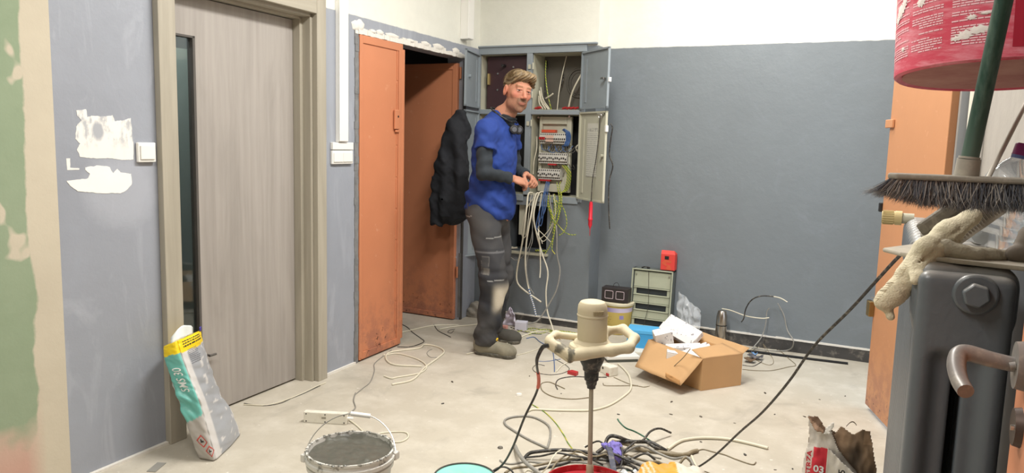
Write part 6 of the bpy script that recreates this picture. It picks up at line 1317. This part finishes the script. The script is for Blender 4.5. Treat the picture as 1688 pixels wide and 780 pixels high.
# head frame
hd = V3(.80, -.60, 0); hd = hd/np.linalg.norm(hd); up = V3(0, 0, 1); rt = np.cross(hd, up)      # rt = to his right
tilt = math.radians(9); side_ = rt*math.cos(tilt)+up*math.sin(tilt)*(1); up2 = np.cross(side_, hd); pit_ = math.radians(-4)
hd2 = hd*math.cos(pit_)+up2*math.sin(pit_); up3 = np.cross(side_, hd2)
HC = V3(*W(.152, -.02, 1.782)); HS = 1.14
HR = np.stack([side_, hd2, up3], 1)                # local x = his right, y = forward, z = up
def HL(P): return (P-HC) @ HR / HS
def HW(p): return Vector(HC+HR @ (V3(*p)*HS))
def head_sdf(P):
    q = HL(P)
    d = s_ell(q, (0, -.018, .036), (.074, .094, .084)); d = smin(d, s_ell(q, (0, .024, -.015), (.060, .068, .092)), .03)
    d = smin(d, s_ell(q, (0, .034, -.072), (.046, .046, .036)), .025); d = smin(d, s_ell(q, (0, .070, -.100), (.020, .016, .016)), .02)
    for s in (-1, 1):
        d = smin(d, s_ell(q, (s*.043, .056, -.014), (.020, .018, .018)), .018)
        d = smin(d, s_ell(q, (s*.047, .012, -.070), (.010, .028, .020)), .02)
    d = smin(d, s_cap(q, (-.040, .076, .034), (.040, .076, .034), .010), .014)
    for s in (-1, 1): d = smax(d, -s_ell(q, (s*.031, .101, .012), (.019, .020, .0115)), .010)
    d = smin(d, s_cap(q, (0, .084, .022), (0, .111, -.024), .0065, .0115), .010); d = smin(d, s_ell(q, (.011, .098, -.031), (.0085, .012, .007)), .006); d = smin(d, s_ell(q, (-.011, .098, -.031), (.0085, .012, .007)), .006)
    d = smin(d, s_ell(q, (0, .083, -.055), (.028, .012, .014)), .012)
    d = smin(d, s_ell(q, (0, .091, -.0585), (.020, .006, .0040)), .005); d = smin(d, s_ell(q, (0, .089, -.0670), (.017, .007, .0048)), .005)
    d = smax(d, -s_cap(q, (-.020, .103, -.063), (.020, .103, -.063), .0022), .003)
    for s in (-1, 1):                                # lids, ears
        d = smin(d, s_cap(q, (s*.019, .086, .0180), (s*.043, .081, .0165), .0046), .004); d = smin(d, s_cap(q, (s*.021, .086, .0045), (s*.041, .083, .0045), .0026), .005)
        ear = smax(s_ell(q, (s*.078, -.008, .0), (.009, .019, .033)), -s_ell(q, (s*.088, -.004, .003), (.008, .010, .020)), .006); d = smin(d, ear, .006)
    return d*HS
JT = dict(pel=W(0, 0, .98), chest=W(.005, 0, 1.32), nb=W(.06, 0, 1.565), shR=W(-.005, -.185, 1.525), shL=W(.03, .19, 1.53), elR=W(.01, -.255, 1.245), elL=W(.05, .27, 1.25), wrR=W(.155, -.105, 1.205), wrL=W(.20, .085, 1.225), hpR=W(-.045, -.095, .95), hpL=W(-.04, .095, .95), knR=W(.065, -.145, .49), knL=W(.01, .12, .50), anR=W(.035, -.21, .11), anL=W(-.05, .13, .11))
def vlen(a): return a/np.linalg.norm(a)
def hand_prims(wr, fwd, palm_n, s):
    # fwd: along the hand, palm_n: out of the palm, returns list of capsule chains
    wr = V3(*wr); fwd = vlen(V3(*fwd)); pn = V3(*palm_n); pn = vlen(pn-fwd*(pn@fwd)); ac = np.cross(fwd, pn)*s     # across, towards the thumb
    C = []; pc_ = wr+fwd*.055
    C.append(('ell', pc_, np.stack([fwd, ac, pn], 1), (.052, .042, .019)))
    for k, (o_, L) in enumerate(((.030, .072), (.010, .080), (-.010, .074), (-.029, .058))):
        a = wr+fwd*.092+ac*o_; b1 = a+vlen(fwd*.8+pn*.6+ac*o_*2)*L*.45; b2 = b1+vlen(fwd*.15+pn*1.0-ac*o_*3)*L*.32; b3 = b2+vlen(-fwd*.35+pn*.8)*L*.23
        C += [('cap', a, b1, .0105, .0098), ('cap', b1, b2, .0096, .0088), ('cap', b2, b3, .0088, .0078)]
    t0 = wr+fwd*.025+ac*.028; t1 = t0+vlen(fwd*.55+ac*.5+pn*.55)*.045; t2 = t1+vlen(fwd*.8+pn*.5-ac*.1)*.034; t3 = t2+vlen(fwd*.7+pn*.3-ac*.5)*.024
    C += [('cap', t0, t1, .015, .012), ('cap', t1, t2, .012, .0105), ('cap', t2, t3, .0103, .009)]
    return C
def eval_prims(P, C, k=.006):
    d = None
    for c_ in C:
        e = s_ell(P, c_[1], c_[3], c_[2]) if c_[0] == 'ell' else s_cap(P, c_[1], c_[2], c_[3], c_[4])
        d = e if d is None else smin(d, e, k if c_[0] == 'ell' or True else k)
    return d
fR = vlen(V3(*W(.26, -.02, 1.175))-V3(*JT['wrR'])); fL = vlen(V3(*W(.29, .02, 1.195))-V3(*JT['wrL']))
HRp = hand_prims(JT['wrR'], fR, (-.15, .55, -.8), 1); HLp = hand_prims(JT['wrL'], fL, (.1, -.6, -.75), -1)
TR = np.stack([F, Lf, V3(0, 0, 1)], 1)
def torso(P, g=0):
    d = s_ell(P, W(-.012, 0, 1.34), (.135+g, .185+g, .24+g), TR); d = smin(d, s_ell(P, W(-.025, 0, 1.08), (.140+g, .165+g, .20+g), TR), .08)
    d = smin(d, s_cap(P, JT['shR'], JT['shL'], .060+g), .07); d = smin(d, s_cap(P, W(-.015, 0, 1.47), W(.040, -.005, 1.640), .090+g, .058+g), .07); return d
def body(P):
    d = torso(P); d = smin(d, s_cap(P, W(.03, -.003, 1.56), tuple(HC+HR@V3(0, -.02, -.06)), .062, .056), .03)
    d = smin(d, head_sdf(P), .012)
    for s in ('R', 'L'):
        d = smin(d, s_cap(P, JT['sh'+s], JT['el'+s], .042, .034), .02); d = smin(d, s_cap(P, JT['el'+s], JT['wr'+s], .033, .026), .008)
        d = smin(d, s_cap(P, JT['pel'], JT['hp'+s], .11, .095), .05); d = smin(d, s_cap(P, JT['hp'+s], JT['kn'+s], .085, .055), .03); d = smin(d, s_cap(P, JT['kn'+s], JT['an'+s], .054, .038), .02)
        a = V3(*JT['an'+s]); d = smin(d, s_cap(P, a+V3(0, 0, -.05), a+F*.12+V3(0, 0, -.065), .035, .03), .02)
    d = smin(d, eval_prims(P, HRp), .008); d = smin(d, eval_prims(P, HLp), .008); return d
def skin_col(v):
    q = HL(v); n = len(v); c = np.tile(V3(*lin(176, 124, 100)), (n, 1)); inh = (np.abs(q[:, 0]) < .1) & (np.abs(q[:, 1]) < .13) & (np.abs(q[:, 2]) < .14)
    def blend(c, m, k): return c*(1-m[:, None])+V3(*k)*m[:, None]
    g = lambda cx, cy, cz, r: np.exp(-(((np.abs(q[:, 0])-cx)/r)**2+((q[:, 1]-cy)/r)**2+((q[:, 2]-cz)/r)**2))*inh
    c = blend(c, .55*g(.042, .07, -.018, .022), lin(198, 112, 96)); c = blend(c, .5*g(0, .115, -.02, .02), lin(204, 116, 98)); c = blend(c, .5*g(.078, -.005, 0, .03), lin(204, 116, 92))
    bm = inh & (q[:, 1] > -.005) & (q[:, 2] < -.034+.25*np.maximum(0, .03-np.abs(q[:, 0]))*0) & (q[:, 2] > -.125); jaw = np.where(np.abs(q[:, 0]) < .034, .72, .5)
    c = blend(c, np.clip(jaw*bm*(.8+.3*wob(q, 300)), 0, 1), lin(120, 92, 74)); mus = inh & (np.abs(q[:, 2]+.046) < .0085) & (np.abs(q[:, 0]) < .03) & (q[:, 1] > .07); c = blend(c, .75*mus, lin(108, 78, 58))
    got = inh & (q[:, 2] < -.078) & (np.abs(q[:, 0]) < .024) & (q[:, 1] > .055); c = blend(c, .45*got, lin(104, 76, 58))
    lip = inh & (q[:, 1] > .088) & (np.abs(q[:, 2]+.063) < .0085) & (np.abs(q[:, 0]) < .020); c = blend(c, .45*lip, lin(160, 92, 82))
    brow = inh & (np.abs(q[:, 2]-.034-.10*(np.abs(q[:, 0])-.03)) < .0045) & (np.abs(np.abs(q[:, 0])-.032) < .018) & (q[:, 1] > .06); c = blend(c, .65*brow, lin(122, 92, 62))
    c = blend(c, .5*np.exp(-((np.abs(q[:, 0])-.031)**2/.00028+(q[:, 2]-.008)**2/.00016))*inh*(q[:, 1] > .06), lin(164, 96, 84)); return c
M_skin = vcol('skin', .62, 120, .12, .05, .001, Specular_IOR_Level=.3, Subsurface_Weight=.12, Subsurface_Scale=.01)
sdf_obj('body', body, tuple(O+V3(-.45, -.45, .0)), tuple(O+V3(.5, .5, 2.02)), .0042, M_skin, root, skin_col)
# eyes
for s in (-1, 1):
    e = MB(HW); c_ = (s*.031, .0735, .0115); r = .0118
    vs = []; e.lathe([(0, -r)]+[(r*math.cos(a), r*math.sin(a)) for a in [-1.2, -.8, -.4, 0, .4, .8, 1.2]]+[(0, r)], 16, c_); eo = e.build('eye', simple('eye_white', lin(206, 196, 188), .2), root, smooth=180)
    b = MB(HW); b.cyl((c_[0]+.0010, c_[1]+.0104, c_[2]-.0010), (c_[0]+.0010, c_[1]+.0122, c_[2]-.0010), .0060, .0054, 14); b.build('iris', simple('iris_dark', lin(62, 52, 48), .15), eo)
# hair: swept cap plus strands
def hairf(P):
    q = HL(P); n = .0022*np.sin(q[:, 0]*330+q[:, 2]*260+2*np.sin(q[:, 1]*60))+.0035*wob(q, 70)
    d = s_ell(q, (0, -.026, .052), (.080, .098, .082)); d = smin(d, s_ell(q, (.0, .050, .104), (.056, .050, .026)), .03)
    d = smin(d, s_cap(q, (.05, .066, .088), (-.04, .082, .098), .018, .022), .02); d = smin(d, s_cap(q, (.052, .072, .080), (.068, .045, .048), .013, .008), .012); d = smin(d, s_cap(q, (-.04, .080, .096), (-.070, .052, .050), .018, .009), .012)
    d = d+n; cut = (q[:, 2]-.048+.45*np.maximum(0, -q[:, 1]+.0)*1.0)          # hair line
    front = s_ell(q, (0, .105, .000), (.072, .060, .062)); d = smax(d, -front, .008); d = smax(d, -(q[:, 2]+.038+1.2*np.minimum(0, q[:, 1]+.0)*.4), .01)
    ear = s_ell(q, (.085, -.002, -.01), (.03, .030, .034)); ear2 = s_ell(q, (-.085, -.002, -.01), (.03, .030, .034)); d = smax(smax(d, -ear, .005), -ear2, .005)
    low = s_box(q, (0, .06, -.03), (.2, .062, .05)); d = smax(d, -low, .006); return d*HS
def hair_col(v):
    q = HL(v); s = .5+.5*np.sin(q[:, 0]*170+q[:, 1]*90+3*np.sin(q[:, 2]*70)); top = np.clip((q[:, 2]-.02)/.07, 0, 1); k = np.clip(s*.5+.5*top, 0, 1)[:, None]; return V3(*lin(58, 46, 33))*(1-k)+V3(*lin(136, 114, 82))*k
M_hair = vcol('blond_brown_hair', .55, 200, .4, .2, .002)
hr = sdf_obj('hair', hairf, tuple(HC-.16), tuple(HC+.17), .0036, M_hair, root, hair_col)
random.seed(31); b = MB(HW); hc = []
for i in range(2600):
    th = random.random()*6.283; ph = random.random()**.7*1.35; nrm = Vector((math.sin(ph)*math.cos(th), math.sin(ph)*math.sin(th), math.cos(ph)))
    p = Vector((nrm.x*.079, -.026+nrm.y*.097, .054+nrm.z*.081))
    if p.y > .03: p = p+Vector((0, .0, .006))
    dirv = Vector((-.75+.5*random.random(), .25+.6*(nrm.y > 0)-.8*(nrm.y < -.2), -.35)); dirv = (dirv-nrm*dirv.dot(nrm)).normalized(); L = .02+.026*random.random()
    pts = [p, p+dirv*L*.5+nrm*.0045, p+dirv*L+nrm*.0005+Vector((0, 0, -.004))]
    if pts[-1].y > .055 and pts[-1].z < .062: continue
    b.ring(pts, .0010, 3, rf=lambda t: 1-.8*t)
    hc += [random.random()]*(9)
o = b.build('hair_strands', M_hair, hr, kind='stuff'); a_ = o.data.color_attributes.new('Col', 'FLOAT_COLOR', 'POINT'); cc = []
for g in hc: c_ = tuple(x*(.6+.6*g) for x in lin(132, 110, 78)); cc += list(c_)+[1]
a_.data.foreach_set('color', cc[:4*len(o.data.vertices)])
# t-shirt
def upper(P): z = P[:, 2]; q = (P-O) @ TR; return q, z
def shirt(P):
    q, z = upper(P); d = torso(P, .018)
    d = smin(d, s_ell(P, W(-.030, 0, .99), (.170, .172, .16), TR), .07)
    for s in ('R', 'L'):
        a = V3(*JT['sh'+s]); b_ = V3(*JT['el'+s]); m = a+(b_-a)*.46; m2 = a+(b_-a)*.62; e = smax(s_cap(P, a, m2, .068, .073), (P-m) @ vlen(b_-a), .004)+.004*np.sin((P-a) @ vlen(b_-a)*60+q[:, 0]*40); d = smin(d, e, .03)
    fold = .008*np.sin(q[:, 2]*44+q[:, 0]*36+2.5*np.sin(q[:, 1]*9+q[:, 2]*7))*np.clip((1.42-z)/.2, 0, 1)*(.6+.6*wob(q, 9, 4))+.005*wob(q, 20)+.003*wob(q, 45, 2)+.004*np.sin(q[:, 0]*60-q[:, 2]*20)*np.clip((1.2-z)/.15, 0, 1)
    d = d+fold; hem = .918+.045*(q[:, 0]*-1+.0)*1.2-.010*np.sin(q[:, 1]*20); d = smax(d, hem-z, .004)
    nk = s_cap(P, W(.03, -.003, 1.665), W(.16, -.01, 1.62), .066, .085); return smax(d, -nk, .012)
t = NT('royal_blue_cotton'); n = t.noise(300, 2); M_sh = t.done(t.mix(t.noise(8, 3), lin(24, 50, 118), lin(30, 62, 140)), .85); t.bump(t.math('ADD', n, t.noise(30, 3)), .2, .003)
sh = sdf_obj('t_shirt', shirt, tuple(O+V3(-.35, -.4, .84)), tuple(O+V3(.35, .42, 1.66)), .0062, M_sh, root)
# dark undershirt: sleeves and collar
def sleeves(P):
    d = None
    for s in ('R', 'L'):
        a = V3(*JT['sh'+s]); b_ = V3(*JT['el'+s]); c_ = V3(*JT['wr'+s]); ax_ = vlen(c_-b_)
        e = smin(s_cap(P, a+(b_-a)*.2, b_, .056, .052), s_cap(P, b_, c_, .050, .036), .02); q = P-b_
        e = e+.0035*np.sin((P-a) @ vlen(b_-a)*75+q[:, 0]*30)+.003*np.sin((q@ax_)*95+q[:, 2]*20); e = smax(e, (P-c_) @ ax_+.004, .004); d = e if d is None else np.minimum(d, e)
    return d
M_sl = simple('charcoal_knit', lin(38, 44, 50), .9, var=.15, sc=60, bump=.3)
sdf_obj('long_sleeves', sleeves, tuple(O+V3(-.35, -.42, 1.1)), tuple(O+V3(.4, .45, 1.62)), .0055, M_sl, root)
def collar(P):
    a = V3(*W(.045, -.003, 1.57)); b_ = tuple(HC+HR@V3(0, -.03, -.085)); d = s_cap(P, a, b_, .074, .064); d = smax(d, (P[:, 2]-1.655)+.45*((P-V3(*a)) @ F), .006); return smax(d, 1.50-P[:, 2], .01)+.002*np.sin(P[:, 2]*300)
sdf_obj('collar', collar, tuple(O+V3(-.12, -.15, 1.46)), tuple(O+V3(.25, .15, 1.72)), .005, M_sl, root)
# trousers
def trousers(P):
    q, z = upper(P); d = s_ell(P, W(-.045, 0, .97), (.160, .175, .15), TR)
    for s in ('R', 'L'):
        h, k, a = (V3(*JT[n_+s]) for n_ in ('hp', 'kn', 'an')); e = smin(s_cap(P, h, k, .112, .090), s_cap(P, k, a+V3(0, 0, -.03), .088, .080), .05); d = smin(d, e, .03 if s == 'R' else .03)
    leg = np.clip((.95-z)/.1, 0, 1); low = np.clip((.45-z)/.3, 0, 1)
    fold = leg*(.0045*wob(q, 20)+.004*np.sin(q[:, 2]*32+q[:, 0]*22+1.6*np.sin(q[:, 1]*25)))+low*(.007*np.sin(q[:, 2]*48-q[:, 0]*30+q[:, 1]*15)+.004*wob(q, 40, 3))
    kn = np.exp(-((z-.56)/.06)**2)*.004*np.sin(q[:, 2]*90); d = d+fold+kn; d = smax(d, z-1.03, .01); return smax(d, .075-z-.02*q[:, 0]*3, .006)
def trouser_col(v):
    q = (v-O) @ TR; z = v[:, 2]; n = len(v); base = V3(*lin(60, 60, 62)); dk = V3(*lin(32, 34, 39)); k = np.clip((.72-z)/.25, 0, 1)[:, None]; c = base*(1-k)+dk*k; du = np.clip(wob(q, 14)*.5+.2, 0, 1)[:, None]*.45; c = c*(1-du)+V3(*lin(108, 104, 98))*du
    f, l = q[:, 0], q[:, 1]
    def box(f0, f1, z0, z1, side=True): return (f > f0) & (f < f1) & (z > z0) & (z < z1) & (l < -.05)
    m = box(-.06, .12, .52, .73); c[m] = c[m]*.45+V3(*lin(44, 45, 50))*.55; m = box(-.06, .12, .70, .715); c[m] = V3(*lin(96, 96, 98)); m = box(-.005, .055, .56, .68); c[m] = V3(*lin(96, 95, 93)); m = box(.0, .05, .565, .675); c[m] = V3(*lin(64, 64, 66)); m = box(.01, .06, .555, .60); c[m] = c[m]*.5+V3(*lin(120, 117, 110))*.5
    for z0, f0, f1 in ((.80, .02, .13), (.515, .05, .15), (.935, -.17, -.09)): m = (np.abs(z-z0-.1*(f-f0)) < .003) & (f > f0) & (f < f1) & (l < 0); c[m] = V3(*lin(150, 150, 148))
    kp = np.exp(-(((f-.145)/.05)**4+((z-.395)/.085)**4))*(l < .0); c = c*(1-.9*kp[:, None])+V3(*lin(202, 192, 172))*.9*kp[:, None]; hem = np.clip((.2-z)/.12, 0, 1)[:, None]*.25; return c*(1-hem)+V3(*lin(110, 104, 96))*hem
M_tr = vcol('work_trouser_canvas', .9, 150, .25, .12, .002)
tr = sdf_obj('work_trousers', trousers, tuple(O+V3(-.3, -.35, .03)), tuple(O+V3(.3, .35, 1.08)), .0062, M_tr, root, trouser_col)
def pocket(f0, f1, z0, z1, l, name, flap):
    b = MB(lambda p: Vector(W(p.x, p.y, p.z))); b.box((f0, l, z0), (f1, l+.02, z1)); o = b.build(name, M_pk, root, bevel=.006); return o
M_pk = simple('pocket_canvas', lin(56, 57, 60), .9, var=.2, sc=30, bump=.3)
# boots
def boot(P, s):
    a = V3(*JT['an'+s]); fwd = vlen(F+Lf*(-.10 if s == 'R' else .05)); q = P-V3(a[0], a[1], 0); R = np.stack([fwd, np.cross(V3(0, 0, 1), fwd), V3(0, 0, 1)], 1); q = q @ R
    d = s_ell(q, (-.02, 0, .07), (.055, .046, .07)); d = smin(d, s_cap(q, (-.02, 0, .06), (.15, 0, .045), .050, .042, ((0, 0, 1), 1.0)), .03); d = smin(d, s_cap(q, (-.01, 0, .08), (.0, 0, .15), .052, .056), .03)
    d = smin(d, s_ell(q, (.165, 0, .042), (.062, .050, .044)), .02); d = smax(d, .022-q[:, 2], .006); return smax(d, q[:, 2]-.17, .01)-.006, q
def bootc(v): n = wob(v, 40)[:, None]*.25+.5; return V3(*lin(104, 100, 86))*(1-n)+V3(*lin(146, 140, 122))*n
M_boot = vcol('dusty_suede', .9, 60, .3, .15); M_sole = simple('grey_rubber_sole', lin(86, 84, 76), .8, dust=.4)
for s, cl in (('R', bootc), ('L', lambda v: np.tile(V3(*lin(74, 72, 66)), (len(v), 1)))):
    a = V3(*JT['an'+s]); lo = tuple(V3(a[0]-.16, a[1]-.16, -.01)); hi = tuple(V3(a[0]+.28, a[1]+.28, .2))
    bo = sdf_obj('work_boot', lambda P: boot(P, s)[0], lo, hi, .005, M_boot, root, cl)
    def sole(P):
        d, q = boot(P, s); g = smin(s_cap(q, (-.03, 0, .03), (.08, 0, .03), .053, .048), s_cap(q, (.08, 0, .03), (.172, 0, .03), .046, .056), .03); g = smax(g, q[:, 2]-.027, .002); return smax(g, .001-q[:, 2], .001)
    sdf_obj('sole', sole, lo, tuple(V3(hi[0], hi[1], .06)), .005, M_sole, bo)
a = V3(*JT['anR'])
b = MB(lambda p: Vector(tuple(a+F*p.x+Lf*p.y+V3(0, 0, p.z-.11))))
for i in range(3): b.ring([(.055+.022*i, -.035, .105-.012*i), (.065+.022*i, 0, .112-.012*i), (.055+.022*i, .035, .105-.012*i)], .004, 6)
b.build('laces', simple('yellow_laces', lin(216, 178, 52), .7), root, smooth=60)
b = MB(lambda p: Vector(tuple(a+F*p.x+Lf*p.y+V3(0, 0, p.z-.11)))); b.box((.05, -.03, .108), (.09, .012, .122)); b.build('boot_tongue_tab', simple('yellow_tab', lin(222, 186, 44), .6), root, bevel=.004)
# headphones round the neck: top level thing
hp = empty('headphones', W(.13, -.02, 1.58), 'black over ear headphones hung round the neck of the person', 'headphones')
nkc = V3(*W(.055, -.003, 1.615)); pts = []
for i in range(19): an = math.radians(35+i*290/18); pts.append(tuple(nkc+F*(.092*math.cos(an))+Lf*(.088*math.sin(an))+V3(0, 0, .012-.055*math.cos(an))))
MB().ring(pts, .006, 8).build('headband', M_black, hp, smooth=60)
for s, (ff, ll) in ((1, (.145, -.050)), (-1, (.15, .04))):
    p = V3(*W(ff, ll, 1.535)); b = MB(); b.cyl(tuple(p-V3(.5, -.6, 0)*.018), tuple(p+V3(.5, -.6, 0)*.018), .034, .028, 18); cu = b.build('ear_cup', M_black, hp, smooth=40, bevel=.004)
    b = MB(); b.cyl(tuple(p+V3(.5, -.6, 0)*.018), tuple(p+V3(.5, -.6, 0)*.022), .018, .016, 16); b.build('cup_disc', simple('grey_disc', lin(90, 92, 98), .35), cu)
# pale lever tool sticking up behind the head on the maroon board
lv = MB(); lv.cyl((-2.79, 5.58, 1.90), (-2.79, 5.56, 2.03), .006); lv.cyl((-2.80, 5.58, 1.90), (-2.78, 5.50, 1.89), .028, .024, 16); lv.build('lever', simple('pale_grey_lever', lin(170, 168, 164), .5), cb, smooth=40)
print('OBJECTS', len(bpy.data.objects), 'TRIS', sum(len(o.data.polygons)*2 for o in bpy.data.objects if o.type == 'MESH'))
